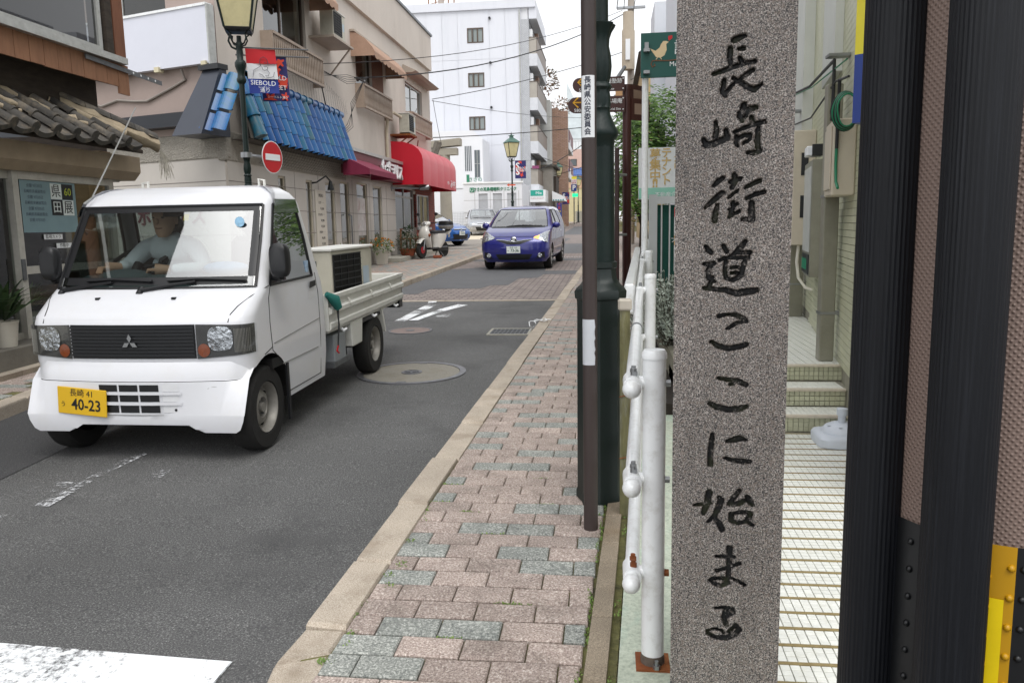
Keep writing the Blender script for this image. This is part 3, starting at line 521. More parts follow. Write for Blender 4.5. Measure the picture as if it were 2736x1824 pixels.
# ------------------------------------------------------------------ near utility pole with two black riser covers
def ribbed(name, parent, cx, cy, r, z0, z1, mt, nr=44):
    mb = MB(); prof = []
    n = nr * 2
    ring = lambda z: [(cx + (r - (.0007 if k % 2 else 0)) * math.cos(2 * math.pi * k / n), cy + (r - (.0007 if k % 2 else 0)) * math.sin(2 * math.pi * k / n), z) for k in range(n)]
    mb.loft([ring(z0), ring(z1)]); return mb.build(name, mt, parent)
PIPEM = mat('ribbed_pipe', '#0e1015', .5, spec=.3, var=.25, vs=12, stretch=(40, 40, .6), bump=.15, bs=30, stain=('#2a2c31', .5), ss=6)
def dimpled():
    m, nt, b, N, L = newmat('dimpled_sheet'); b.inputs['Roughness'].default_value = .55; b.inputs['Base Color'].default_value = (*srgb('#7d6a61'), 1)
    geo = N('ShaderNodeNewGeometry'); tc = N('ShaderNodeTexCoord'); mp = N('ShaderNodeMapping'); L(tc.outputs['UV'], mp.inputs[0]); mp.inputs['Rotation'].default_value = (0, 0, R(45))
    vo = N('ShaderNodeTexVoronoi'); vo.inputs['Scale'].default_value = 150; vo.inputs['Randomness'].default_value = 0; L(mp.outputs[0], vo.inputs['Vector'])
    r = N('ShaderNodeMapRange'); r.inputs[1].default_value = .0; r.inputs[2].default_value = .4; r.inputs[3].default_value = 1; r.inputs[4].default_value = 0; L(vo.outputs['Distance'], r.inputs[0])
    bp = N('ShaderNodeBump'); bp.inputs['Strength'].default_value = .8; bp.inputs['Distance'].default_value = .002; L(r.outputs[0], bp.inputs['Height']); L(bp.outputs[0], b.inputs['Normal'])
    return m
DIMP = dimpled()
def near_pole():
    cx, cy, r = .592, 1.247, .17
    t = thing('utility_pole', 'brown dimpled utility pole at the right edge behind two black ribbed pipes', 'utility pole', (cx, cy, gz(1.2)))
    def band(name, r, z0, z1, mt, a0=0, a1=360, n=72, uv=False):
        mb = MB(); m = max(2, int(n * (a1 - a0) / 360)); P = []
        mb.grid(lambda u, v: (cx + r * math.cos(R(a0 + (a1 - a0) * u)), cy + r * math.sin(R(a0 + (a1 - a0) * u)), z0 + (z1 - z0) * v), m, 1)
        me = mb.mesh(name, mt, 60, False)
        if uv:
            lay = me.uv_layers.new(name='UVMap')
            for p in me.polygons:
                for li in p.loop_indices:
                    c = me.vertices[me.loops[li].vertex_index].co; a = math.atan2(c.y - cy, c.x - cx) % 6.2832; lay.data[li].uv = (a * r, c.z)
        return link(name, me, t)
    MB().lathe([(r - .012, -.3), (r - .022, 6.5)], (cx, cy, gz(1.2)), 40).build('concrete_shaft', CONC, t, 40)
    band('poster_guard_sheet', r, .35, 2.9, DIMP, 0, 360, uv=True)
    YEL = mat('guard_yellow', '#b98a06', .45, var=.08); YEL2 = mat('guard_yellow_reflective', '#e6c908', .35, var=.06, vs=20); BLK = mat('guard_black', '#101113', .4, var=.1)
    z1 = 1.035
    # guard sheet in vertical stripes; directions measured from the pole's centre
    stripes = [(150, 196, BLK), (196, 198, YEL), (198, 236, BLK), (236, 252.5, YEL), (252.5, 300, BLK), (300, 322, YEL), (322, 360, BLK), (0, 150, BLK)]
    for a0, a1, mt in stripes: band('guard_stripe', r + .004, .25, z1, mt, a0, a1)
    band('reflective_strip', r + .006, .25, z1 - .075, YEL2, 243.2, 248.6)
    mb = MB(); m2 = MB()
    for a, tgt in ((241.8, mb), (250.6, mb), (230, m2), (207, m2), (255.5, m2), (262, m2), (219, m2)):
        for k in range(16):
            z = z1 - .03 - k * .042 - (.016 if a in (241.8, 228, 262) else 0)
            tgt.sph((cx + (r + .004) * math.cos(R(a)), cy + (r + .004) * math.sin(R(a)), z), .0052, nu=8, nv=6)
    tag(mb.build('rivets', YEL, t, 60), kind='stuff'); tag(m2.build('rivets', BLK, t, 60), kind='stuff')
    ribbed('riser_pipe', t, .408, 1.234, .0455, -.05, 3.0, PIPEM); ribbed('riser_pipe', t, .461, 1.082, .0428, -.05, 3.0, PIPEM)
near_pole()
# ------------------------------------------------------------------ guard rail
def guard_rail():
    t = thing('guard_rail', 'white tubular steel guard rail with round posts beside the stone marker', 'guard rail', (.13, 2.27, gz(2.27) + SW))
    px = lambda y: .129 + .046 * (y - 2.27)
    ys = [2.27, 4.85, 7.43, 10.0]
    for k, y in enumerate(ys):
        z0 = gz(y) + SW + .012; x = px(y)
        p = MB().lathe([(.0335, .004), (.0335, .93)], (x, y, z0), 24).build('post', WHITE_M, t, 50)
        MB().lathe([(.036, .93), (.036, .945), (.030, .955), (.0, .957)], (x, y, z0), 24).build('cap', WHITE_M, p, 50)
        MB().box(x - .05, y - .05, z0 - .002, x + .05, y + .05, z0 + .006).build('base_plate', RUST, p)
        mb = MB(); mb.lathe([(.011, 0), (.011, .012)], (x + .01, y - .042, z0 + .006), 6); mb.lathe([(.006, 0), (.006, .025)], (x + .01, y - .042, z0 + .006), 8); mb.build('anchor_bolt', STEEL, p)
        if k == 0: MB().lathe([(.0355, .0), (.0352, .02), (.034, .03)], (x, y, z0 + .004), 24).build('rust_ring', mat('rust_dark', '#5c5148', .8, var=.4, vs=25), p, 50)
        for zr in (.90, .615, .33):
            zc = gz(y) + SW + zr - .03; xr_ = x - .062
            mb = MB(); mb.cyl((xr_, y - .045, zc), (xr_, y + .045, zc), .027, n=16); mb.cyl((xr_, y, zc), (x - .02, y, zc), .020, n=12); mb.build('bracket', WHITE_M, p, 40)
            mb = MB()
            for dy in (-.022, .022): mb.lathe([(.010, 0), (.010, .014)], (xr_ + .004, y + dy, zc + .024), 6); mb.lathe([(.007, .014), (.007, .022)], (xr_ + .004, y + dy, zc + .024), 8)
            mb.cyl((x + .03, y, zc), (x + .046, y, zc), .011, n=6)
            tag(mb.build('bolts', RUST if (k == 0 and zr < .5) else STEEL, p), kind='stuff')
    for zr in (.90, .615, .33):
        f = lambda y: (px(y) - .062, y, gz(y) + SW + zr - .03)
        MB().tube([f(2.19), f(4.3), f(6.4), f(10.2)], .0215, 16).build('rail', WHITE_M, t, 50)
        c = f(2.19); MB().sph((c[0], c[1], c[2]), .0265, .034, .0265, 14, 10).build('end_cap', WHITE_M, t, 60)
    f = lambda y: (px(y) - .062, y, gz(y) + SW + .87)
    mb = MB(); mb.cyl((f(3.3)[0], 3.3, f(3.3)[2]), (f(3.33)[0], 3.33, f(3.33)[2]), .0235, n=16); mb.build('joint_ring', DSTEEL, t, 40)
    # twin flat rails further along
    MB().hexa([(px(4.7) - .15, 4.7, .95), (px(4.7) - .09, 4.7, .95), (px(9) - .09, 9, 1.05), (px(9) - .15, 9, 1.05), (px(4.7) - .15, 4.7, 1.125), (px(4.7) - .09, 4.7, 1.125), (px(9) - .09, 9, 1.22), (px(9) - .15, 9, 1.22)]).build('beam_rail', WHITE_M, t, bevel=.01)
guard_rail()
gp = thing('wooden_stake', 'mossy square wooden stake with a pale cap behind the white rail', 'stake', (.075, 3.5, gz(3.5) + SW))
MB().box(.048, 3.47, gz(3.5), .092, 3.52, 1.10).build('stake', mat('mossy_wood', '#6b6848', .9, var=.35, vs=9, bump=.4, bs=60, stretch=(4, 4, .7), stain=('#8a8a86', .7), ss=5), gp); MB().box(.04, 3.46, 1.10, .10, 3.53, 1.15).build('cap', mat('pale_cap', '#b5ada0', .8, var=.1), gp, bevel=.008)
mb = MB()
for z in (.72, .44): mb.tube([(.045, 3.465, z), (.095, 3.466, z + .01)], .0022, 5)
mb.build('wire_tie', RUST, gp)
# ------------------------------------------------------------------ police pole
pp = thing('sign_pole', 'slim dark brown pole with a white sticker of black lettering', 'pole', (-.078, 3.31, gz(3.31) + SW))
MB().lathe([(.0305, 0), (.0300, 4.2)], (-.078, 3.31, gz(3.31) + SW - .02), 28).build('shaft', BROWN_P, pp, 50)
def curved(name, r, z0, z1, a0, a1, mt, parent, cx=-.078, cy=3.31, rag=0):
    mb = MB(); rg = random.Random(9); mb.grid(lambda u, v: (cx + r * math.cos(R(a0 + (a1 - a0) * u)), cy + r * math.sin(R(a0 + (a1 - a0) * u)), z0 + (z1 - z0) * v), 14, 12)
    if rag:
        mb.v = [(x, y, z) for (x, y, z) in mb.v]
        for j in range(13):
            i = j * 15 + 14; a = R(a1 - rg.uniform(0, rag)); mb.v[i] = (cx + r * math.cos(a), cy + r * math.sin(a), mb.v[i][2])
    return mb.build(name, mt, parent, 60, fix=False)
STICK = mat('sticker_white', '#e6e8ea', .5, var=.03)
curved('sticker', .0312, 1.817, 2.056, 205, 318, STICK, pp)
NAVY = mat('letter_navy', '#1c2238', .5, var=0)
for k, ch in enumerate('長崎県公安委員会'):
    a = R(262); M4 = Matrix.Translation((-.078 + .0318 * math.cos(a), 3.31 + .0318 * math.sin(a), 2.037 - k * .0284)) @ Matrix(((math.sin(R(8)) * 0 + math.cos(R(-8)), 0, math.cos(a), 0), (math.sin(R(-8)), 0, math.sin(a), 0), (0, 1, 0, 0), (0, 0, 0, 1)))
    text('lettering', ch, .0285, M4, NAVY, pp, .0003, bold=.0004)
curved('reflector_band', .0310, .893, 1.084, 190, 318, mat('reflector', '#c4c7cd', .45, var=.03, bump=.3, bs=400, bd=.002), pp, rag=14)
# ------------------------------------------------------------------ green street lamps
def make_lamp(label):
    t = thing('street_lamp', label, 'street lamp', group='green lantern street lamps')
    Lk = dict(local=True)
    oc = R(22.5)
    MB().lathe([(.118, -.05), (.118, .03), (.112, .05), (.108, .93), (.110, .95), (.118, .955), (.120, .985), (.112, 1.0), (.09, 1.02), (.074, 1.05), (.070, 1.09), (.076, 1.095), (.076, 1.12), (.066, 1.125)], n=8, ph=oc).build('base', LBOXG, t, 35, **Lk)
    MB().lathe([(.066, 1.12), (.063, 1.64)], n=16).build('lower_shaft', LGREEN, t, 60, **Lk)
    K = .00045; prof = [(140, 1420), (150, 1350), (178, 1320), (186, 1290), (178, 1255), (160, 1225), (125, 1150), (106, 1100), (100, 1062), (112, 1045), (100, 1030), (106, 990), (101, 920), (94, 872), (122, 845), (118, 825), (88, 795), (104, 730), (113, 640), (106, 540), (88, 450), (92, 380), (112, 320), (140, 275), (150, 250), (120, 238), (85, 232)]
    mb = MB(); rings = []
    for r, y in prof:
        z = 2.165 - (y - 240) * K; amp = .09 if (y < 800 or 860 < y < 1035) else .02
        rings.append([(r * K * (1 + amp * math.cos(6 * a + (.4 if y < 800 else 0))) * math.cos(a), r * K * (1 + amp * math.cos(6 * a + (.4 if y < 800 else 0))) * math.sin(a), z) for a in [2 * math.pi * k / 48 for k in range(48)]])
    mb.loft(rings); mb.build('capital', LGREEN, t, 50, **Lk)
    MB().lathe([(.038, 2.16), (.036, 3.12)], n=16).build('upper_shaft', LGREEN, t, 60, **Lk)
    MB().lathe([(.037, 3.10), (.06, 3.13), (.064, 3.16), (.05, 3.19), (.046, 3.24), (.058, 3.28), (.074, 3.33), (.076, 3.37), (.06, 3.40), (.042, 3.42), (.046, 3.5), (.04, 3.55), (.05, 3.58), (.05, 3.62), (.032, 3.65), (.03, 3.72)], n=20).build('joint', LGREEN, t, 50, **Lk)
    for k in range(4):
        a = R(45 + 90 * k + 20); c, s = math.cos(a), math.sin(a)
        MB().tube([(c * .03, s * .03, 3.60), (c * .10, s * .10, 3.62), (c * .14, s * .14, 3.68), (c * .125, s * .125, 3.73), (c * .19, s * .19, 3.775), (c * .215, s * .215, 3.76)], .011, 6).build('scroll_arm', LGREEN, t, 60, **Lk)
    mb = MB(); mb.tube([(-.04, -.01, 3.55), (-.10, -.02, 3.58), (-.14, -.02, 3.66), (-.12, -.02, 3.73), (-.085, -.02, 3.71), (-.09, -.02, 3.67)], .014, 7); mb.build('hook', LGREEN, t, 60, **Lk)
    rot = Matrix.Rotation(R(20), 4, 'Z'); b, tp, h = .165, .275, .62
    sq = lambda s, z: [(-s, -s, z), (s, -s, z), (s, s, z), (-s, s, z)]
    mb = MB(); mb.T = rot; mb.loft([sq(b * .5, 3.76), sq(b, 3.775), sq(b + .012, 3.80), sq(b, 3.81)]); lf = mb.build('lantern_base', BLACKM, t, **Lk)
    for k in range(4):
        mb = MB(); mb.T = rot @ Matrix.Rotation(R(90 * k), 4, 'Z'); mb.poly([(-b + .01, -b, 3.81), (b - .01, -b, 3.81), (tp - .01, -tp, 3.81 + h), (-tp + .01, -tp, 3.81 + h)]); mb.build('pane', CREAM, t, **Lk)
        mb = MB(); mb.T = rot @ Matrix.Rotation(R(90 * k), 4, 'Z'); mb.tube([(-b, -b, 3.80), (-tp, -tp, 3.81 + h)], .016, 6); mb.tube([(-tp, -tp, 3.81 + h), (tp, -tp, 3.81 + h)], .016, 6); mb.build('frame_bar', LGREEN, t, **Lk)
    mb = MB(); mb.T = rot; e = tp + .04; mb.loft([sq(e, 3.82 + h), sq(e, 3.835 + h), sq(.16, 3.98 + h), sq(.075, 4.05 + h), sq(.07, 4.12 + h), sq(.11, 4.13 + h), sq(.11, 4.15 + h), sq(.02, 4.19 + h)]); rf = mb.build('roof', mat('lamp_roof', '#4c6a60', .5, .2, var=.2, vs=6) if 'lamp_roof' not in MT else MT['lamp_roof'], t, **Lk)
    MB().lathe([(.02, 4.18 + h), (.035, 4.21 + h), (.02, 4.24 + h), (.012, 4.28 + h), (.004, 4.33 + h)], n=10).build('finial', LGREEN, t, 60, **Lk)
    return t
LAMP = make_lamp('large green cast-iron lamp post close behind the slim brown pole')
lamps = [(-.038, 3.70, 22), (-4.9, 10.6, 0), (-4.55, 38.3, 10), (-3.85, 62.6, 5), (-3.2, 86, 5)]
labs = [None, 'green lantern street lamp carrying two banners and a no-entry sign', 'green lantern street lamp rising behind the purple car', 'distant green lantern lamp in front of the dark old house', 'farthest green lantern lamp at the end of the street']
for (x, y, a), lb in zip(lamps, labs):
    o = LAMP if lb is None else dup(LAMP)
    o.location = (x, y, gz(y) + SW); o.rotation_euler[2] = R(a)
    if lb: o['label'] = lb
    WM[o.name] = Matrix.Translation(o.location) @ Matrix.Rotation(R(a), 4, 'Z')
# ------------------------------------------------------------------ tiled entrance on the right
TW = mat('tile_white', '#e2e3dc', .35, var=.06, vs=30, rnd=.05, stain=('#b9b69c', .3), ss=20)
TG = mat('tile_green', '#bdbea4', .4, var=.12, vs=6, rnd=.07, stain=('#93916f', .4), ss=3)
GROUT = mat('grout', '#8d8a7c', .95, var=.2, vs=20); BRSTRIP = mat('brown_strip', '#8a7a52', .8, var=.2, vs=30)
TD = (.148, .989); TN = (.989, -.148)
fl = MB(); q = [(.33, 1.2), (1.1, 1.2), (2.4, 4.1), (1.43, 4.88), (.42, 4.95)]
q = [(.33, 1.2), (2.2, 1.2), (2.2, 4.9), (.42, 4.95)]
sheet(fl, q, SW - .006); tfloor = struct(fl.build('tiled_floor', GROUT))
tm = chamfer_box(.0278, .0262, .006, .001).mesh('tile', TW); nt_ = 0; restt = MB(); strip = MB()
y = 2.02; cols = int((2.0 - .36) / .0305)
while y < 4.84:
    for r_ in range(3):
        yy = y + r_ * .0285 + .014
        for c_ in range(cols):
            xx = .37 + c_ * .0305; lim = .30 + .02; ratio = xx / yy
            if ratio < .19 or ratio > .36: continue
            zt = gz(yy) + SW
            if nt_ < 300:
                o = bpy.data.objects.new('tile', tm); C.objects.link(o); o.parent = tfloor; o.location = (xx, yy, zt + random.uniform(-.0006, .0006)); o.rotation_euler = (rx, 0, random.uniform(-.01, .01)); nt_ += 1
            else: restt.hexa([(xx - .0139, yy - .013, zt - .006), (xx + .0139, yy - .013, zt - .006), (xx + .0139, yy + .013, zt - .006), (xx - .0139, yy + .013, zt - .006), (xx - .0139, yy - .013, zt), (xx + .0139, yy - .013, zt), (xx + .0139, yy + .013, zt), (xx - .0139, yy + .013, zt)])
    xe = .30 + .36 * y if y < 3.6 else 1.45 - (y - 3.6) * .15
    strip.hexa([(.34, y + .087, gz(y) + SW - .006), (xe, y + .087, gz(y) + SW - .006), (xe, y + .1025, gz(y) + SW - .006), (.34, y + .1025, gz(y) + SW - .006), (.34, y + .087, gz(y) + SW + .002), (xe, y + .087, gz(y) + SW + .002), (xe, y + .1025, gz(y) + SW + .002), (.34, y + .1025, gz(y) + SW + .002)])
    y += .1045
tag(restt.build('tile_field', TW, tfloor, fix=False), kind='stuff'); tag(strip.build('grip_strips', BRSTRIP, tfloor, fix=False), kind='stuff')
# steps with tiled risers and treads
zs = [.207, .307, .417, .521]; ysx = [4.88, 5.14, 5.43]
ent = thing('entrance_steps', 'three low steps faced with small pale green square tiles', 'steps', (1.2, 4.9, zs[0]))
core = MB(); xR = lambda y: 1.43 + .148 * (y - 4.8)
slope_x = .02
for k in range(3): core.box(.46, ysx[k] + .008, zs[0] - .1, 2.2, ysx[k] + (1 if k < 2 else 4.2), zs[k + 1] - .008 if k < 2 else zs[3] - .008 )
core.build('core', GROUT, ent)
p1 = .031
rm = chamfer_box(p1 - .003, p1 - .003, .008, .001).mesh('step_tile', TG); wm_ = chamfer_box(p1 - .003, p1 - .003, .008, .001).mesh('step_tile', TW); NOS = MB(); n_r = 0
far2 = MB()
for k in range(3):
    y = ysx[k]; nr = 3
    x = .80
    while x < xR(y):
        h = (zs[k + 1] - zs[k] - .012) / nr
        for r_ in range(nr):
            o = bpy.data.objects.new('riser_tile', rm); C.objects.link(o); o.parent = ent; o.matrix_parent_inverse = WM[ent.name].inverted(); o.location = (x + p1 / 2, y, zs[k] + h * (r_ + .5)); o.rotation_euler = (R(90), 0, 0); n_r += 1
        for r_ in range(7):
            yy = y + .02 + r_ * p1 + p1 / 2
            if k < 2 and yy < ysx[k + 1] - .01: far2.box(x + .0015, yy - .0145, zs[k + 1] - .009, x + p1 - .0015, yy + .0145, zs[k + 1])
        x += p1
    NOS.box(.6, y - .014, zs[k + 1] - .012, xR(y), y + .018, zs[k + 1] + .003)
tag(far2.build('tread_tiles', TW, ent, fix=False), kind='stuff'); NOS.build('nosing', mat('nosing', '#c9bfae', .6, var=.1, vs=20), ent)
land = MB()
y = ysx[2] + .03
while y < 8.9:
    x = .95
    while x < xR(y) + .0:
        land.box(x + .002, y + .002, zs[3] - .01, x + .058, y + .058, zs[3]); x += .062
    y += .062
tag(land.build('landing_tiles', TW, ent, fix=False), kind='stuff')
# tiled wall: each course of long tiles
wp = Pl((1.43, 4.8), (-.148, -.989)); wall_t = thing('tiled_building', 'building wall clad in pale yellow-green glazed tiles right of the stone marker', 'building', (1.6, 6, .2))
P2 = Pl((1.43 + .012, 4.8), (-TD[0], -TD[1]))
mb = MB(); P2.box(mb, -9, 1.2, 0, 9.5, -.3, 0); mb.build('wall', GROUT, wall_t)
wt = MB().box(-.098, 0, -.0205, .098, .01, .0205).mesh('wall_tile', TG); nw = 0; restw = MB()
for c_ in range(150):
    z = .54 + c_ * .0445
    for k in range(26):
        u = -5.2 + k * .2 + (.1 if c_ % 2 else 0)
        if u > .75 or (z > 3.2 and u > -.2) : continue
        if z < .62 and u < -3: continue
        if z < 2.4 and -2.6 < u < .4 and nw < 290:
            o = bpy.data.objects.new('wall_tile', wt); C.objects.link(o); o.parent = wall_t; o.matrix_parent_inverse = WM[wall_t.name].inverted(); p_ = P2.P(u, z, .003); o.location = p_; o.rotation_euler = (0, 0, math.atan2(P2.d[1], P2.d[0]) + math.pi); nw += 1
        else: P2.box(restw, u - .098, u + .098, z - .0205, z + .0205, -.001, .004)
tag(restw.build('wall_tile_field', TG, wall_t, fix=False), kind='stuff')
GREYM = mat('duct_grey', '#8f8d80', .4, .3, var=.12, vs=5, stain=('#6d6b5e', .4), ss=4)
def upost(name, label, x, y, z0, z1, w):
    t = thing(name, label, 'downpipe', (x, y, z0)); MB().box(x - w / 2, y - w / 2, z0, x + w / 2, y + w / 2, z1).build('pipe', GREYM, t, bevel=.006)
    for z in (z0 + .32, z0 + 1.1, z0 + 2.0): MB().box(x - w / 2 - .004, y - w / 2 - .004, z, x + w / 2 + .12, y + w / 2 + .004, z + .018).build('clip', STEEL, t)
    return t
upost('square_downpipe', 'tall square grey downpipe standing on the tiled landing', 1.47, 5.62, zs[3], 2.35, .095)
upost('square_downpipe', 'second square grey downpipe farther back below the meter boxes', 1.86, 8.3, zs[3], 2.0, .13)
BEIGE = mat('box_beige', '#c2b8a6', .5, var=.06, vs=5)
def cabinet(label, u0, u1, z0, z1, w, vents=0):
    t = thing('meter_box', label, 'meter box', P2.P((u0 + u1) / 2, z0, w / 2)); mb = MB(); P2.box(mb, u0, u1, z0, z1, .005, w); mb.build('body', BEIGE, t, bevel=.008)
    mb = MB(); P2.box(mb, u0 + .03, u1 - .03, z0 + .04, z1 - .04, w + .001, w + .008); mb.build('door', BEIGE, t, bevel=.003)
    mb = MB()
    for k in range(vents): P2.box(mb, u1 - .012, u1 + .006, z0 + .25 + k * .38, z0 + .45 + k * .38, w * .35, w * .65)
    if vents: mb.build('vent', BLACKM, t)
    return t
cabinet('tall beige meter cabinet with black vents on the tiled wall', -3.35, -2.85, 1.25, 2.28, .20, 2)
cabinet('lower beige meter cabinet behind the tall one', -4.2, -3.6, .95, 2.0, .24, 2)
cabinet('sloped-top beige switch box beside the parking sign', -.75, -.35, 1.62, 2.08, .14, 0)
nbd = thing('notice_case', 'glass-fronted notice case with dark foot panel on the tiled wall', 'notice case', P2.P(-2.2, 1.05, .1))
mb = MB(); P2.box(mb, -2.55, -1.85, 1.02, 1.95, .005, .12); mb.build('case', GREYM, nbd, bevel=.005); mb = MB(); P2.box(mb, -2.5, -1.9, 1.22, 1.9, .121, .126); mb.build('paper', mat('notice_paper', '#c4c5c2', .3, var=.12, vs=9), nbd)
mb = MB(); P2.box(mb, -2.5, -1.9, 1.04, 1.2, .121, .126); mb.build('foot_panel', BLACK, nbd); mb = MB()
for k in range(5): P2.box(mb, -2.46 + k * .09, -2.44 + k * .09, 1.07, 1.16, .127, .129)
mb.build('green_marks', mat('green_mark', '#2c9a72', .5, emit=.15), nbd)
wl_o = thing('wall_lamp', 'small white box lamp above the notice case', 'wall lamp', P2.P(-1.95, 2.0, .1)); mb = MB(); P2.box(mb, -2.15, -1.95, 1.985, 2.06, .03, .16); mb.build('shade', WHITE, wl_o, bevel=.006); mb = MB(); P2.box(mb, -1.95, -1.9, 1.98, 2.07, .02, .12); mb.build('holder', BLACK, wl_o)
pst = thing('wall_panel', 'tall pale vertical cladding panel on the tiled wall', 'panel', P2.P(-3.6, 2.3, .02)); mb = MB(); P2.box(mb, -4.3, -3.35, 2.32, 7, .005, .10); P2.box(mb, -2.0, -1.2, 2.5, 7, .005, .06); mb.build('panel', mat('panel_pale', '#c6c8c2', .6, var=.05), pst)
# conduit loops by the meter boxes
mb = MB()
for d in (0, .03): mb.tube([P2.P(-2.95 + d, 1.3, .12), P2.P(-2.9 + d, 1.1, .14), P2.P(-2.92 + d, .95, .12), P2.P(-2.86 + d, .86, .06), P2.P(-2.84 + d, .84, .0)], .014, 8)
tag(mb.build('conduit', mat('conduit_white', '#d6d2c6', .5), None, 50), 'pale flexible conduits hanging below the tall meter cabinet', 'conduit')
# cables on the tiled wall
CG = mat('cable_green', '#1f7a56', .55)
mb = MB(); m2 = MB()
for k in range(6): (mb if k % 2 else m2).tube([(1.372 + (.055 + .004 * k) * math.cos(a) * (1 + .05 * math.sin(3 * a + k)), 4.95 + .01 * k, 2.10 + (.092 + .004 * k) * math.sin(a)) for a in [2 * math.pi * j / 20 for j in range(21)]], .0055, 6)
mb.tube([P2.P(-5, 2.9, .1), P2.P(-2.6, 2.62, .1), P2.P(-.62, 2.47, .12), P2.P(-.60, 2.3, .12), P2.P(-.64, 2.1, .12)], .011, 7); mb.tube([P2.P(-5, 2.55, .1), P2.P(-2.4, 2.33, .1), P2.P(-.5, 2.32, .12), P2.P(.1, 2.25, .12)], .007, 6); m2.tube([P2.P(-.33, 1.95, .12), P2.P(-.34, 1.8, .12), P2.P(-.3, 1.7, .12), P2.P(-.2, 1.66, .12)], .009, 7); m2.tube([P2.P(-5, 2.88, .1), P2.P(-2.4, 2.58, .1), P2.P(.0, 2.36, .12)], .005, 5); mb.tube([P2.P(-.3, 2.3, .12), P2.P(-.32, 2.1, .12), P2.P(-.33, 1.9, .12)], .01, 6)
tag(mb.build('cable', WIREM, None, 60), 'black cables looping down the tiled wall near the parking sign', 'cable'); tag(m2.build('cable', CG, None, 60), 'green cables coiled on the tiled wall near the parking sign', 'cable')
# parking sign seen edge-on at the black pipe
ps = thing('parking_sign', 'yellow and blue parking sign showing a green P, half hidden by the black pipe', 'sign', (1.32, 4.55, 1.98))
sp_ = Pl((1.36, 4.5), (.62, .785)); mb = MB(); sp_.box(mb, 0, .7, 2.33, 3.0, -.09, 0); mb.build('upper_panel', mat('sign_yellow', '#e8d93a', .4), ps); mb = MB(); sp_.box(mb, 0, .7, 1.98, 2.33, -.09, 0); mb.build('lower_panel', mat('sign_blue', '#26408f', .4), ps)
mb = MB(); mb.tube([sp_.P(.07 + .02 * math.cos(t) , 2.19 + .095 * math.sin(t), .003) for t in [k * 6.2832 / 16 for k in range(17)]], .008, 5); sp_.box(mb, .018, .026, 2.04, 2.09, .001, .004); sp_.box(mb, .018, .07, 2.035, 2.045, .001, .004); sp_.box(mb, .03, .038, 2.27, 2.3, .001, .004); sp_.box(mb, .03, .12, 2.29, 2.30, .001, .004); mb.build('white_ring', WHITE, ps)
text('letter', 'P', .17, sp_.M(.075, 2.19, .004), mat('sign_green', '#2fae74', .4), ps, sx=.35)
mb = MB(); mb.tube([sp_.P(.05, 2.95, .004), sp_.P(.085, 2.8, .004), sp_.P(.06, 2.62, .004), sp_.P(.035, 2.5, .004)], [.03, .03, .02, .004], 6); mb.build('red_stroke', RED, ps)
# parasol foot
ub = thing('parasol_base', 'light grey plastic parasol base standing at the foot of the steps', 'parasol base', (1.30, 4.66, gz(4.66) + SW))
PB = mat('plastic_grey', '#c3c9d2', .45, var=.05); cx, cy, z0 = 1.33, 4.66, gz(4.66) + SW
rr = lambda s, z: [(cx + s * math.copysign(abs(math.cos(a)) ** .45, math.cos(a)), cy + s * math.copysign(abs(math.sin(a)) ** .45, math.sin(a)), z) for a in [2 * math.pi * k / 32 for k in range(32)]]
MB().loft([rr(.150, z0), rr(.152, z0 + .045), rr(.14, z0 + .06), rr(.115, z0 + .065)]).build('foot', PB, ub, 45)
MB().lathe([(.115, .06), (.112, .075), (.09, .10), (.06, .115), (.03, .12)], (cx, cy, z0), 28).build('dome', PB, ub, 50)
MB().lathe([(.022, .115), (.022, .16), (.03, .162), (.03, .2), (.024, .202)], (cx, cy, z0), 18).build('socket', PB, ub, 40)
mb = MB()
for a in (250, 300, 200): mb.lathe([(.0, 0), (.011, .0), (.011, .004)], (cx + .082 * math.cos(R(a)), cy + .082 * math.sin(R(a)), z0 + .104), 10)
mb.build('screw_caps', PB, ub)
# ------------------------------------------------------------------ windows, rails and other building parts
def window(pl, parent, u0, u1, z0, z1, w=-.06, fr=.035, mull=(), frm=None, gl=None, back=None, name='window', hbar=()):
    frm = frm or ALU; gl = gl or GLASSD; mb = MB()
    pl.box(mb, u0, u0 + fr, z0, z1, w - .03, w + .02); pl.box(mb, u1 - fr, u1, z0, z1, w - .03, w + .02); pl.box(mb, u0 + fr, u1 - fr, z0, z0 + fr, w - .03, w + .021); pl.box(mb, u0 + fr, u1 - fr, z1 - fr, z1, w - .03, w + .021)
    o = mb.build(name, frm, parent)
    for m in mull:
        mb = MB(); pl.box(mb, m - fr * .6, m + fr * .6, z0 + fr, z1 - fr, w - .025, w + .016); mb.build('mullion', frm, o)
    for h in hbar:
        mb = MB(); pl.box(mb, u0 + fr, u1 - fr, h - fr * .5, h + fr * .5, w - .025, w + .015); mb.build('crossbar', frm, o)
    cu = [u0 + fr] + sorted(mull) + [u1 - fr]
    for a, b in zip(cu[:-1], cu[1:]): MB().poly([pl.P(a, z0 + fr, w - .005), pl.P(b, z0 + fr, w - .005), pl.P(b, z1 - fr, w - .005), pl.P(a, z1 - fr, w - .005)]).build('pane', gl, o)
    if back is not False: MB().poly([pl.P(u0, z0, w - .16), pl.P(u1, z0, w - .16), pl.P(u1, z1, w - .16), pl.P(u0, z1, w - .16)]).build('blind', back or DARKIN, o)
    return o
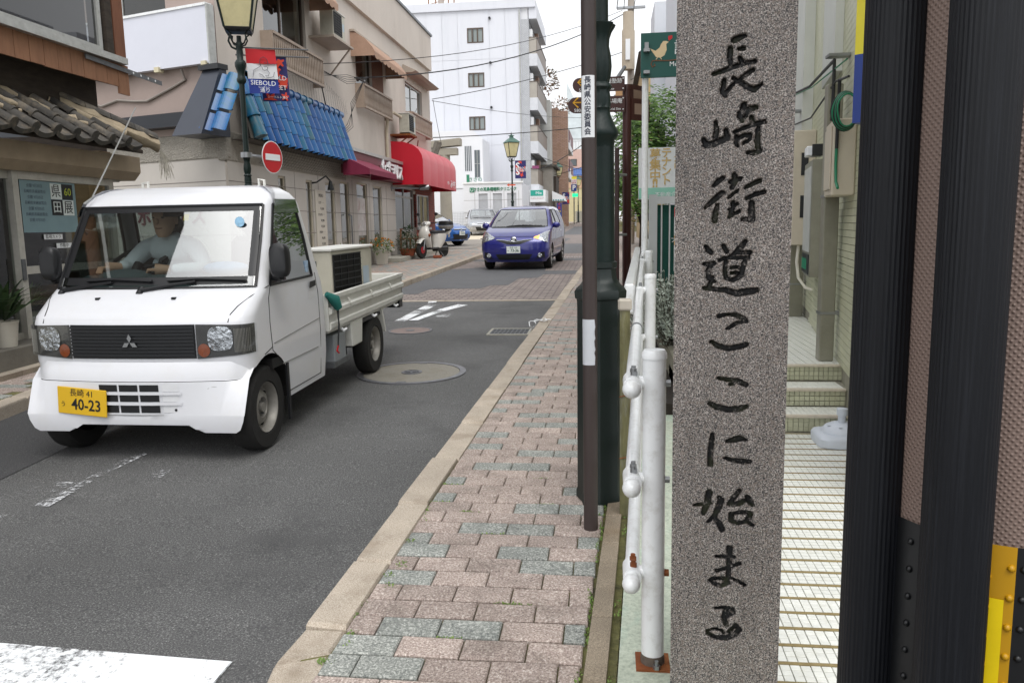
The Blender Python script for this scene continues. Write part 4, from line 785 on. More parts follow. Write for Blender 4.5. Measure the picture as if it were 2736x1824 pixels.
def balustrade(pl, parent, u0, u1, z0, z1, w, pitch, mt, name='balustrade'):
    mb = MB(); pl.box(mb, u0, u1, z1 - .05, z1, w - .03, w + .03); pl.box(mb, u0, u1, z0, z0 + .05, w - .03, w + .03); o = mb.build(name, mt, parent)
    n = int((u1 - u0) / pitch); bar = MB()
    for k in range(n + 1):
        u = u0 + (u1 - u0) * k / n; zm = (z0 + z1) / 2
        mb = MB(); q = lambda s, z: [pl.P(u - s, z, w - .012), pl.P(u + s, z, w - .012), pl.P(u + s, z, w + .012), pl.P(u - s, z, w + .012)]
        mb.loft([q(.010, z0 + .05), q(.026, z0 + .14), q(.012, zm), q(.026, z1 - .14), q(.010, z1 - .05)]); mb.build('baluster', mt, o)
    for u in (u0, u1):
        mb = MB(); pl.box(mb, u - .02, u + .02, z0, z1, 0, w); mb.build('end_bracket', mt, o)
    return o
def ac_unit(M4, label, parent_label=None, dirty=True, grp=None, name='air_conditioner'):
    """outdoor unit .78 wide (x), .54 tall (z), .29 deep (y); front looks to -y"""
    t = thing(name, label, 'air conditioner', M4.translation, 0, grp)
    body = MT.get('ac_body') or mat('ac_body', '#bdb9ab', .55, var=.08, vs=6, stain=('#8b8473', .45), ss=5); top = MT.get('ac_top') or mat('ac_top', '#d5d4cf', .5, var=.06)
    def B(n, mb, mt, bev=0): mb.T = None; mb.v = [tuple(M4 @ Vector(p)) for p in mb.v]; return mb.build(n, mt, t, bevel=bev)
    B('casing', MB().box(-.39, -.145, 0, .39, .145, .52), body, .01); B('top_cover', MB().box(-.405, -.16, .521, .405, .16, .545), top, .006)
    B('fan_recess', MB().box(-.36, -.150, .05, .14, -.147, .49), DARKIN)
    for k in range(9):
        z = .06 + k * .053; B('grille_bar', MB().box(-.365, -.162, z, .145, -.156, z + .008), BLACKM if dirty else top)
    for k in range(5):
        x = -.365 + k * .1275; B('grille_bar', MB().box(x - .004, -.156, .05, x + .004, -.150, .492), BLACKM if dirty else top)
    B('label', MB().box(.2, -.1475, .2, .32, -.146, .36), mat('ac_label', '#a9b8c4', .5) if 'ac_label' not in MT else MT['ac_label'])
    for x in (-.28, .28): B('foot', MB().box(x - .04, -.16, -.03, x + .04, .16, 0), BLACKM)
    return t
def awning(pl, name, label, u0, u1, zt, zb, w, val, mt, nscal=10):
    """retractable cloth awning with rounded hood and scalloped valance"""
    t = thing(name, label, 'awning', pl.P((u0 + u1) / 2, zb, 0)); prof = [(0, zt), (w * .25, zt - (zt - zb) * .08), (w * .6, zt - (zt - zb) * .34), (w * .9, zt - (zt - zb) * .78), (w, zb)]
    mb = MB(); n = 14
    mb.grid(lambda a, b: (lambda i, f: pl.P(u0 + (u1 - u0) * a, prof[i][1] + (prof[min(i + 1, 4)][1] - prof[i][1]) * f - .012 * math.sin(a * math.pi * n) ** 2, prof[i][0] + (prof[min(i + 1, 4)][0] - prof[i][0]) * f))(min(int(b * 4), 3), b * 4 - min(int(b * 4), 3)), n * 2, 8); mb.build('canopy', mt, t, 40, fix=False)
    mb = MB()
    for k in range(nscal):
        a, b = u0 + (u1 - u0) * k / nscal, u0 + (u1 - u0) * (k + 1) / nscal; P = [(a, zb), (b, zb)] + [(b + (a - b) * s / 6, zb - val * (.7 + .3 * math.sin(math.pi * s / 6))) for s in range(7)]
        mb.poly([pl.P(u, z, w + .004) for u, z in P])
    mb.build('valance', mt, t, fix=False)
    for u in (u0, u1): MB().poly([pl.P(u, z, q) for q, z in prof] + [pl.P(u, zb - val * .6, w), pl.P(u, zb - val * .6, 0)]).build('side', mt, t)
    mb = MB(); pl.box(mb, u0 - .03, u1 + .03, zt, zt + .05, 0, .12); mb.build('head_rail', MT['beige_trim'], t)
    return t
# ------------------------------------------------------------------ corner building with the blue tiled canopy
STUC = mat('stucco_beige', '#cbc2b9', .9, var=.06, vs=1.2, bump=.35, bs=45, stain=('#a89c90', .4), ss=.7, bd=.02, stretch=(1, 1, .5))
STUC2 = mat('stucco_mauve', '#a3938c', .9, var=.05, vs=1.5, bump=.25, bs=50, stain=('#8b7c76', .3), ss=1)
ROUGH = mat('rough_cast', '#aaa49a', .95, var=.1, vs=8, bump=1.0, bs=38, bd=.06)
TRIM = mat('beige_trim', '#a99b8d', .6, var=.08, vs=3); SIDING = mat('siding', '#bdb7b0', .7, var=.05, vs=2)
RAILM = mat('rail_beige', '#a08f80', .55, var=.12, vs=5, stain=('#7c6a5a', .4), ss=6)
BZ = mat('bronze_frame', '#5b4f46', .45, .4, var=.1)
CLOTH = mat('awning_cloth', '#ad8d79', .85, var=.12, vs=4, bump=.2, bs=20, stain=('#8a6c5a', .4), ss=3)
SF = Pl((-6.2, 0), (0, 1)); NF = Pl((-6.2, 12.6), (.952, -.306))
cb = thing('corner_building', 'two-storey beige stucco building with blue tiled canopy and shops below', 'building', (-8, 18, gz(18)))
Y0, Y1 = 12.6, 28.2
holes_up = [(14.45, 16.55, 4.75, 6.45), (19.85, 21.2, 4.75, 6.0), (24.75, 27.0, 4.75, 5.95)]
wallmesh(SF, Y0, Y1, 2.66, 6.85, holes_up, .12).build('upper_wall', STUC, cb)
mb = MB(); SF.box(mb, Y0, Y1 + .02, 6.85, 8.0, -.3, .10); mb.build('parapet', STUC, cb); mb = MB(); SF.box(mb, Y0 - .1, Y1 + .06, 8.0, 8.07, -.35, .15); mb.build('coping', mat('coping_grey', '#70757c', .5, .3, var=.1), cb)
wallmesh(Pl((-6.2, Y1), (-1, 0)), 0, 9, 0, 8.0, [], .1).build('far_wall', STUC, cb); MB().poly([(-6.2, Y0, 7.8), (-6.2, Y1, 7.8), (-16, Y1, 7.8), (-16, Y0 + 3, 7.8)]).build('flat_roof', CONC, cb)
wallmesh(NF, -9, 0, 3.08, 6.85, [(-2.9, -1.05, 5.0, 6.4)], .12).build('side_wall', STUC2, cb); mb = MB(); NF.box(mb, -9, 0, 6.85, 8.0, -.3, .10); mb.build('side_parapet', STUC2, cb)
window(NF, cb, -2.9, -1.05, 5.0, 6.4, mull=(-2.1,), frm=ALU, back=mat('curtain_dark', '#57503f', .9, var=.3, vs=4))
mb = MB(); NF.box(mb, -9, .06, 2.66, 3.08, -.1, .02); SF.box(mb, Y0 - .05, 18.55, 2.62, 3.1, -.1, .06); mb.build('rough_cast_band', ROUGH, cb, bevel=.02)
mb = MB(); NF.box(mb, -9, -.05, 3.22, 3.43, 0, .13); NF.box(mb, -9, -.05, 3.19, 3.22, 0, .24); mb.build('black_gutter_band', mat('band_black', '#20232a', .4, .2, var=.06), cb)
# white blank signboard on the side wall
sb = thing('blank_signboard', 'large blank white signboard on the side wall above the black band', 'signboard', NF.P(-1.1, 4.1, .2))
mb = MB(); NF.box(mb, -3.4, -.03, 4.13, 5.0, .05, .16); mb.build('panel', mat('board_white', '#d3d5e0', .4, var=.02), sb); mb = MB(); NF.box(mb, -3.4, -.02, 5.0, 5.04, .04, .18); mb.build('top_trim', WHITE_M, sb); mb = MB(); NF.box(mb, -.03, 0, 4.1, 5.02, .02, .17); mb.build('end_trim', ALU, sb)
for u in (-.12, -1.15, -2.0):
    mb = MB(); NF.box(mb, u - .05, u + .05, 4.08, 4.16, .08, .20); mb.build('clip', mat('clip_cream', '#cfc6a8', .6) if 'clip_cream' not in MT else MT['clip_cream'], sb)
# metal-clad tapering shoulder at the canopy's end
mb = MB(); q = lambda u0, u1, z, w: [NF.P(u0, z, 0), NF.P(u1, z, 0), NF.P(u1, z, w), NF.P(u0, z, w)]
mb.loft([q(-.46, .16, 2.98, .62), q(-.20, .16, 4.02, .14)]); mb.build('canopy_end_cladding', mat('clad_charcoal', '#3b3f49', .4, .25, var=.06), cb); mb = MB(); NF.box(mb, -.24, .18, 4.02, 4.1, -.02, .2); mb.build('cladding_cap', BLACKM, cb)
# blue glazed canopy tiles
def bluemat():
    m, nt, b, N, L = newmat('blue_glaze'); b.inputs['Roughness'].default_value = .3; b.inputs['Coat Weight'].default_value = .15; b.inputs['Coat Roughness'].default_value = .2; b.inputs['Specular IOR Level'].default_value = .35
    oi = N('ShaderNodeObjectInfo'); cr = N('ShaderNodeValToRGB'); el = cr.color_ramp.elements
    for k, (p, c) in enumerate([(0, '#0c3263'), (.35, '#154b86'), (.6, '#206095'), (.8, '#226075'), (.93, '#46606c'), (1, '#7a8282')]):
        e = el[k] if k < 2 else el.new(p); e.position = p; e.color = (*srgb(c), 1)
    geo = N('ShaderNodeNewGeometry'); mp = N('ShaderNodeMapping'); mp.inputs['Scale'].default_value = (3, 25, 3); L(geo.outputs['Position'], mp.inputs[0]); no = N('ShaderNodeTexNoise'); no.inputs['Scale'].default_value = 2; no.inputs['Detail'].default_value = 5; L(mp.outputs[0], no.inputs['Vector'])
    ad = N('ShaderNodeMath'); ad.operation = 'MULTIPLY_ADD'; ad.inputs[1].default_value = .55; L(no.outputs['Fac'], ad.inputs[0]); mu = N('ShaderNodeMath'); mu.operation = 'MULTIPLY'; mu.inputs[1].default_value = .6; L(oi.outputs['Random'], mu.inputs[0]); L(mu.outputs[0], ad.inputs[2]); L(ad.outputs[0], cr.inputs[0]); L(cr.outputs[0], b.inputs['Base Color'])
    return m
BLUE = bluemat()
mb = MB(); mb.poly([SF.P(13.1, 4.02, .08), SF.P(18.3, 4.02, .08), SF.P(18.25, 2.98, .40), SF.P(12.75, 2.98, .40)]); mb.poly([SF.P(12.75, 2.97, .40), SF.P(18.25, 2.97, .40), SF.P(18.25, 2.97, .0), SF.P(12.75, 2.97, 0)])
canopy = mb.build('tiled_canopy', mat('canopy_board', '#4a4640', .9), cb)
def pantile(L_, W_, mt):
    """S-shaped tile: length along +x' (down slope), lies in local xy, z up"""
    mb = MB(); n = 10
    pr = lambda a: (.06 * math.sin(math.pi * min(a / .62, 1)) if a < .62 else -.03 * math.sin(math.pi * (a - .62) / .38))
    top = lambda a, b, dz: (L_ * b, W_ * (a - .5) * 1.08, pr(a) + dz + .012 * b)
    mb.grid(lambda a, b: top(a, b, 0), n, 2); i = mb.pts([top(k / n, 1, 0) for k in range(n + 1)] + [top(k / n, 1, -.022) for k in range(n + 1)])
    for k in range(n): mb.face((i + k, i + k + 1, i + n + 2 + k, i + n + 1 + k))
    return mb.mesh('roof_tile', mt, 50, False)
pt = pantile(.30, .30, BLUE)
dz_, dw_ = 2.98 - 4.02, .32; sl = math.hypot(dz_, dw_); dirv = Vector((dw_, 0, dz_)) / sl; nrm = Vector((-dz_, 0, dw_)) / sl
for k in range(17):
    for r_ in range(4):
        u = 13.30 + k * .30; s = r_ * .265
        p = Vector(SF.P(u, 4.02, .08)) + dirv * s + nrm * .03
        o = bpy.data.objects.new('roof_tile', pt); C.objects.link(o); o.parent = canopy
        M4 = Matrix((( dirv.x, 0, nrm.x, p.x), (0, 1, 0, p.y), (dirv.z, 0, nrm.z, p.z), (0, 0, 0, 1)))
        o.matrix_basis = M4
for k in range(15):
    u = 13.3 + k * .33; a = SF.P(u, 4.07, .1); mb = MB(); mb.cyl(a, SF.P(u + .34, 4.07, .1), .085, .078, n=14); mb.cyl(a, SF.P(u + .04, 4.07, .1), .095, .095, n=14); mb.build('ridge_tile', BLUE, canopy, 50)
for k in range(3):   # hip line at the near corner
    p = Vector(SF.P(13.02 - k * .02, 4.03 - k * .33, .14 + k * .11)); e = p + Vector((.12, -.02, -.35)); mb = MB(); mb.cyl(p, e, .085, .105, n=14); mb.cyl(e - (e - p) * .1, e, .118, .118, n=14); mb.build('hip_tile', BLUE, canopy, 50)
for r_ in range(3):
    for k in range(2):
        p = Vector(NF.P(.05 + k * .0, 3.95 - r_ * .32, .1 + r_ * .16)) + Vector((.10 + k * .22, .0, 0)); o = bpy.data.objects.new('roof_tile', pt); C.objects.link(o); o.parent = canopy
        d2 = Vector((NF.n[0] * .42, NF.n[1] * .42, -.9)).normalized(); s2 = Vector((NF.d[0], NF.d[1], 0)); n2 = s2.cross(d2) * -1; n2 = n2 if n2.z > 0 else -n2
        o.matrix_basis = Matrix(((d2.x, s2.x, n2.x, p.x), (d2.y, s2.y, n2.y, p.y), (d2.z, s2.z, n2.z, p.z), (0, 0, 0, 1)))
# pigeon net in front of the rough-cast band
mb = MB(); rn = random.Random(8)
for k in range(36):
    u = 13.6 + k * .13; mb.tube([SF.P(u, 3.0, .40), SF.P(u + .06, 2.82, .28), SF.P(u + .1, 2.66, .1)], .0022, 3)
    if k < 8: mb.tube([SF.P(13.6, 2.97 - k * .045, .38 - k * .035), SF.P(16, 2.95 - k * .045, .37 - k * .035), SF.P(18.3, 2.97 - k * .045, .38 - k * .035)], .0022, 3)
for k in range(26):
    u = 14.9 + k * .15; mb.tube([SF.P(u, 4.15, .12), SF.P(u + .05, 4.3 + .4 * abs(math.sin(k * .12)), .06), SF.P(u + .3, 4.5, .02)], .0016, 3)
tag(mb.build('bird_net', WIREM, None, fix=False), 'thin black bird netting hung under and above the blue tile canopy', 'netting', kind='stuff')
# upper windows, balustrades, awnings
CURT = mat('curtain', '#3a3830', .9, var=.4, vs=5)
window(SF, cb, 14.45, 16.55, 4.75, 6.45, -.08, .05, (15.4,), BZ, GLASSD, CURT); window(SF, cb, 19.85, 21.2, 4.75, 6.0, -.08, .04, (), BZ, GLASSD, CURT, hbar=(5.25,)); window(SF, cb, 24.75, 27.0, 4.75, 5.95, -.08, .045, (25.7,), ALU, GLASS, mat('blind_grey', '#6f7670', .9, var=.2, vs=6))
balustrade(SF, cb, 14.3, 16.85, 4.45, 5.03, .22, .088, RAILM); balustrade(SF, cb, 19.75, 22.3, 4.45, 5.03, .22, .10, RAILM); balustrade(SF, cb, 24.7, 27.4, 4.45, 5.03, .22, .10, RAILM)
awning(SF, 'awning', 'faded brown cloth awning above the large dark upper window', 14.35, 16.85, 6.6, 6.1, .62, .16, CLOTH, 9)
awning(SF, 'awning', 'smaller faded brown awning over the middle upper window', 19.5, 22.6, 6.2, 5.72, .60, .16, CLOTH, 9)
mb = MB(); mb.loft([[SF.P(24.5, 6.15, 0), SF.P(27.9, 6.15, 0), SF.P(27.9, 6.15, .3), SF.P(24.5, 6.15, .3)], [SF.P(24.5, 6.2, 0), SF.P(27.9, 6.2, 0), SF.P(27.9, 6.2, .42), SF.P(24.5, 6.2, .42)], [SF.P(24.5, 6.38, 0), SF.P(27.9, 6.38, 0), SF.P(27.9, 6.38, .05), SF.P(24.5, 6.38, .05)]]); mb.build('window_hood', TRIM, cb)
mb = MB(); SF.box(mb, 21.22, 22.25, 4.75, 6.0, .0, .012); mb.build('rust_screen', mat('screen_brown', '#6e4d3e', .9, var=.15, vs=30, bump=.4, bs=90), cb)
def Mx(pl, u, z, w, flip=0): return Matrix(((pl.d[0], -pl.n[0], 0, pl.P(u, z, w)[0]), (pl.d[1], -pl.n[1], 0, pl.P(u, z, w)[1]), (0, 0, 1, z), (0, 0, 0, 1)))
ac_unit(Mx(SF, 17.3, 5.52, .33), 'old window air conditioner with black grille beside the big brown awning', grp=None)
acl = ac_unit(Mx(SF, 23.2, 4.18, .42), 'white outdoor air conditioner on rusty brackets under the far upper window', dirty=True)
mb = MB(); SF.box(mb, 16.7, 18.0, 5.44, 5.48, 0, .55); mb.build('shelf', TRIM, cb); MB().tube([SF.P(17.9, 5.44, .5), SF.P(17.9, 4.9, .02)], .02, 5).build('shelf_bracket', TRIM, cb)
mb = MB(); SF.box(mb, 22.8, 23.6, 4.10, 4.15, 0, .6); mb.build('rusty_bracket', RUST, cb)
for u in (22.9, 23.5): MB().tube([SF.P(u, 4.1, .55), SF.P(u, 3.75, .02)], .02, 5).build('bracket_strut', RUST, cb)
mb = MB(); mb.tube([SF.P(22.75, 4.6, .35), SF.P(22.5, 4.7, .2), SF.P(22.3, 4.6, .1), SF.P(22.25, 4.2, .06), SF.P(22.25, 3.4, .06)], .045, 8); mb.build('pipe_cover', mat('pipe_cream', '#c4b7a2', .6), cb, 50)
mb = MB(); mb.tube([SF.P(25.2, 4.2, .25), SF.P(25.4, 3.95, .15), SF.P(26.5, 3.75, .1), SF.P(28.0, 3.6, .1)], .02, 6); mb.build('drain_hose', mat('hose_red', '#7d4a44', .6), cb, 50)
# cables on the facade
mb = MB()
for k in range(5): mb.tube([SF.P(17.1 + .05 * k, 4.9 - .03 * k, .05), SF.P(18.2, 4.75 + .05 * k, .3), SF.P(19.2 - .1 * k, 4.95, .45), SF.P(19.3, 5.1, .45)], .006, 4)
for k in range(4): mb.tube([SF.P(19.25, 5.05, .4), SF.P(19.0 - .1 * k, 4.4, .2), SF.P(18.6 + .15 * k, 3.9, .12), SF.P(18.3, 3.75 - .05 * k, .1)], .006, 4)
mb.tube([SF.P(16.8, 4.45, .2), SF.P(17.3, 4.1, .1), SF.P(18.4, 3.75, .12)], .014, 5)
tag(mb.build('facade_cable', WIREM, None, 60), 'bundle of thin black service cables on the beige facade', 'cable')
mb = MB(); mb.tube([NF.P(-.7, 4.1, .1), NF.P(-.7, 3.95, .03), NF.P(-1.0, 3.85, .03), NF.P(-1.6, 3.68, .03), NF.P(-1.9, 3.7, .03), NF.P(-2.3, 3.75, .03), NF.P(-2.7, 3.68, .03), NF.P(-3.0, 3.75, .03), NF.P(-3.6, 3.7, .03)], .022, 7)
tag(mb.build('wall_conduit', mat('conduit_grey', '#8f8780', .6), None, 50), 'wavy beige conduit on the mauve side wall below the signboard', 'conduit')
# ------------------------------------------------------------------ shopfronts at street level
gy = lambda y: gz(y) + SW
wins = [(14.6, 14.95, .98, 2.5), (16.0, 16.35, .98, 2.5), (17.15, 17.75, .6, 2.5), (18.1, 18.75, .55, 2.58), (19.35, 20.22, 1.0, 2.62), (20.72, 21.55, .95, 2.6)]
sp2 = Pl((-6.16, 0), (0, 1))
wallmesh(sp2, Y0, 22.95, .2, 2.7, wins, .10).build('shop_wall', SIDING, cb)
mb = MB()
for z in (.98, 1.42, 1.86, 2.3): sp2.box(mb, Y0, 22.95, z - .006, z + .006, .0, .0035)
for y in (15.4, 16.7, 19.0, 20.4, 22.0): sp2.box(mb, y - .005, y + .005, .3, 2.65, .001, .004)
mb.build('siding_joints', mat('joint_grey', '#7d7772', .9), cb)
wallmesh(NF, -9, 0, .2, 2.68, [], .1).build('side_siding', SIDING, cb); mb = MB()
for z in (.98, 1.42, 1.86, 2.3): NF.box(mb, -9, 0, z - .006, z + .006, 0, .0035)
mb.build('siding_joints', MT['joint_grey'], cb)
GL2 = glass('shop_glass', (.45, .47, .44), 1.3); IN1 = mat('shop_inside', '#56504a', .9, var=.5, vs=3); IN2 = mat('shop_blind', '#a09a92', .9, var=.15, vs=3)
CRM = mat('frame_cream', '#bcb3a0', .6, var=.08)
for k, (a, b, c, d) in enumerate(wins): window(sp2, cb, a, b, c, d, -.05, .04, (), CRM, GL2, IN2 if k in (2, 4) else IN1, name='door' if k == 3 else 'window')
mb = MB(); mb.tube([sp2.P(18.62, 1.0, .0), sp2.P(18.62, 1.02, .08), sp2.P(18.62, 1.8, .08), sp2.P(18.62, 1.82, 0)], .02, 7); mb.build('door_handle', STEEL, cb, 50)
pst = thing('shop_poster', 'white poster with a reddish figure inside the shop window', 'poster', sp2.P(19.8, 1.5, -.04)); mb = MB(); sp2.box(mb, 19.42, 20.15, 1.32, 2.25, -.049, -.046); mb.build('sheet', mat('poster_white', '#cfc9c6', .6, var=.15, vs=5, stain=('#9a5a50', .7), ss=4), pst)
mn = thing('menu_board', 'cream salon menu board with rows of small prices on the wall', 'menu board', sp2.P(16.8, 1.5, .02)); mb = MB(); sp2.box(mb, 16.45, 17.08, .9, 2.32, .006, .02); mb.build('board', mat('board_cream', '#c9c2b6', .6, var=.04), mn); INK = mat('ink_dark', '#3a3634', .7)
text('heading', 'MENU', .10, sp2.M(16.78, 2.2, .021), INK, mn, .001)
for k, s in enumerate(['CUT ・・', '    ¥1,000', 'COLOR ・・', '    ¥2,800', '    ¥3,500', 'PERM ・・', '    ¥4,000', '    ¥5,500', '    ¥6,200']): text('price_row', s, .075, sp2.M(16.78, 2.05 - k * .125, .021), INK, mn, .001)
lampb = thing('wall_spotlight', 'small black gooseneck spotlight above the menu board', 'spotlight', sp2.P(16.6, 2.45, .1)); mb = MB(); mb.tube([sp2.P(16.35, 2.45, .0), sp2.P(16.35, 2.46, .1), sp2.P(16.6, 2.6, .22), sp2.P(16.75, 2.5, .26)], .018, 6); mb.cyl(sp2.P(16.75, 2.5, .26), sp2.P(16.78, 2.32, .25), .03, .075, n=12); mb.build('arm_and_shade', BLACKM, lampb, 50)
# purple sign band with the salon's name
pb = thing('salon_sign', 'dark red shop sign band with white star and katakana letters', 'shop sign', SF.P(21.5, 2.8, .1)); PURP = mat('sign_maroon', '#6b1f2f', .5, var=.08, vs=2, stain=('#8d4350', .3), ss=1)
mb = MB(); SF.box(mb, 18.2, 23.3, 2.77, 3.28, .0, .30); mb.build('panel', PURP, pb); mb = MB(); SF.box(mb, 18.2, 23.35, 3.28, 3.36, -.01, .34); mb.build('top_trim', ALU, pb)
mb = MB(); st_ = [(20.78 + .25 * (1 if k % 2 == 0 else .42) * math.sin(k * math.pi / 5), 3.04 + .24 * (1 if k % 2 == 0 else .42) * math.cos(k * math.pi / 5)) for k in range(10)]; mb.prism(st_, lambda u, v, w: SF.P(u, v, w), .30, .36); mb.build('star', WHITE, pb)
for k, ch in enumerate('美容室'): text('small_letter', ch, .09, SF.M(20.78, 3.12 - k * .09, .362), PURP, pb, .001)
for k, ch in enumerate('ポラリス'): text('letter', ch, .46, SF.M(21.24 + k * .43, 3.0, .33), WHITE, pb, .03, bold=.008)
pa = thing('salon_awning', 'small pink-purple sloping awning under the salon sign', 'awning', SF.P(20.2, 2.7, .3)); mb = MB(); PK = mat('awning_purple', '#7d2340', .75, var=.06, vs=3)
u0, u1 = 17.5, 19.8
mb.poly([SF.P(u0 + .1, 3.1, .31), SF.P(u1 - .1, 3.1, .31), SF.P(u1, 2.80, .95), SF.P(u0, 2.80, .95)]); mb.poly([SF.P(u0, 2.80, .95), SF.P(u1, 2.80, .95), SF.P(u1, 2.68, .95), SF.P(u0, 2.68, .95)]); mb.poly([SF.P(u0 + .1, 3.1, .31), SF.P(u0, 2.80, .95), SF.P(u0, 2.68, .95), SF.P(u0 + .1, 2.68, .31)]); mb.poly([SF.P(u1 - .1, 3.1, .31), SF.P(u1, 2.80, .95), SF.P(u1, 2.68, .95), SF.P(u1 - .1, 2.68, .31)]); mb.build('canopy', PK, pa, fix=False)
# red awning over the brick shop
ra = thing('red_awning', 'large glossy red vinyl awning with rounded front and white lettering', 'awning', SF.P(25.4, 2.7, .4)); REDA = mat('awning_red', '#c4152c', .38, var=.05, vs=2)
u0, u1, w1 = 22.85, 27.85, .92; prof = [(0, 3.95), (.35, 3.93), (.62, 3.85), (.80, 3.71), (.89, 3.56), (w1, 3.42), (w1, 2.72)]
for k in range(5):
    a, b = u0 + (u1 - u0) * k / 5, u0 + (u1 - u0) * (k + 1) / 5; mb = MB(); mb.grid(lambda x, y: SF.P(a + (b - a) * x, prof[round(y * 6)][1], prof[round(y * 6)][0] + .012 * math.sin(math.pi * x)), 6, 6); mb.build('panel', REDA, ra, 35, fix=False)
for u in (u0, u1): MB().poly([SF.P(u, z, w) for w, z in prof] + [SF.P(u, 2.72, 0)]).build('end_panel', REDA, ra)
for k, ch in enumerate('みやち'): text('letter', ch, .30, SF.M(26.95 + k * .3, 2.90 - .0 * k, w1 + .014), WHITE, ra, .002, bold=.004)
text('small_letters', '手打ち', .12, SF.M(26.45, 2.93, w1 + .014), WHITE, ra, .002)
spo = thing('spotlight', 'silver spotlight on a long arm at the salon doorway', 'spotlight', SF.P(23.2, 2.6, .3)); mb = MB(); mb.cyl(SF.P(22.6, 2.62, 0), SF.P(22.6, 2.62, .06), .09, n=14); mb.tube([SF.P(22.6, 2.62, .05), SF.P(23.2, 2.63, .75)], .02, 6); mb.cyl(SF.P(23.15, 2.62, .72), SF.P(23.3, 2.66, .95), .05, .085, n=14); mb.build('arm_and_head', STEEL, spo, 50)
# doorway and brick shop
BRK = bricktex('red_brick', '#7a3028', '#8c3c30', '#6b5a52', .23, .075, .01, 'YZ', dirt=.12); SF2 = Pl((-6.14, 0), (0, 1))
wallmesh(SF2, 25.35, Y1, .2, 2.85, [(25.5, 27.25, 1.5, 2.56)], .1).build('brick_wall', BRK, cb); window(SF2, cb, 25.5, 27.25, 1.5, 2.56, -.03, .05, (25.95, 26.5), ALU, GL2, IN1)
mb = MB(); SF2.box(mb, 25.4, 27.35, 1.42, 1.5, 0, .06); mb.build('window_sill', ALU, cb)
dr = window(SF, cb, 23.0, 25.3, .5, 2.8, -.02, .06, (24.1,), ALU, GL2, IN1, name='entrance_door', hbar=(2.42, 1.42)); mb = MB(); SF.box(mb, 23.06, 25.24, .52, 1.38, -.04, -.0); mb.build('kick_panel', mat('kick_grey', '#8f8c86', .5, .3), dr)
mb = MB(); mb.hexa([(-6.2, 21.2, gz(22) + SW - .02), (-5.62, 21.2, gz(22) + SW - .02), (-5.62, 28.0, gz(28) + SW - .02), (-6.2, 28.0, gz(28) + SW - .02), (-6.2, 21.2, gz(22) + .2), (-5.62, 21.2, gz(22) + .2), (-5.62, 28.0, gz(28) + .2), (-6.2, 28.0, gz(28) + .2)]); mb.build('door_step', CONC, cb, bevel=.01)
ven = MB(); ven.loft([[sp2.P(22.2, .86, 0), sp2.P(22.38, .86, 0), sp2.P(22.38, .98, 0), sp2.P(22.2, .98, 0)], [sp2.P(22.2, .84, .12), sp2.P(22.38, .84, .12), sp2.P(22.36, .9, .12), sp2.P(22.22, .9, .12)]]); ven.build('vent_hood', SIDING, cb)
# star sign seen through the truck
ss_ = thing('star_sign', 'maroon star emblem with white characters on the pale siding behind the truck', 'sign', NF.P(-2.4, 1.6, .02)); c0 = (-2.37, 1.73)
mb = MB(); mb.prism([(c0[0] + .24 * (1 if k % 2 == 0 else .42) * math.sin(k * math.pi / 5), c0[1] + .24 * (1 if k % 2 == 0 else .42) * math.cos(k * math.pi / 5)) for k in range(10)], lambda u, v, w: NF.P(u, v, w), .004, .02); mb.build('star', PURP, ss_)
for k, ch in enumerate('美容室'): text('small_letter', ch, .10, NF.M(c0[0], c0[1] + .09 - k * .1, .021), WHITE, ss_, .001)
for k, ch in enumerate('ポラリス'): text('letter', ch, .34, NF.M(c0[0] + .45 + k * .42, c0[1] - .0, .006), PURP, ss_, .01, bold=.006)
# ------------------------------------------------------------------ plants by the shops
def leaves(mb, c, rad, n, sz, rng, m=0, asp=.45, flat=.6, shell=.5):
    for k in range(n):
        while True:
            p = Vector((rng.uniform(-1, 1), rng.uniform(-1, 1), rng.uniform(-1, 1)))
            if shell * shell < p.length_squared < 1: break
        q = Vector((c[0] + p.x * rad[0], c[1] + p.y * rad[1], c[2] + p.z * rad[2])); d = Vector((p.x + rng.uniform(-.6, .6), p.y + rng.uniform(-.6, .6), p.z * .4 + rng.uniform(-.5, .5))).normalized(); s = d.cross(Vector((rng.uniform(-.5, .5), rng.uniform(-.5, .5), 1))).normalized(); l = sz * rng.uniform(.6, 1.4); up_ = s.cross(d) * l * .12
        mb.poly([q, q + d * l * .5 + s * l * asp * .5 + up_, q + d * l, q + d * l * .5 - s * l * asp * .5 + up_], m)
LEAF_D = leafmat('leaf_dark', '#1c2c1c', '#48603a'); LEAF_M = leafmat('leaf_mid', '#3c5a24', '#7d9a46'); ORG = mat('flower_orange', '#d9822b', .6, var=.15, vs=30)
POTW = mat('pot_white', '#c9c4b8', .6, var=.06); TERRA = mat('terracotta', '#8c4a30', .8, var=.15, vs=8)
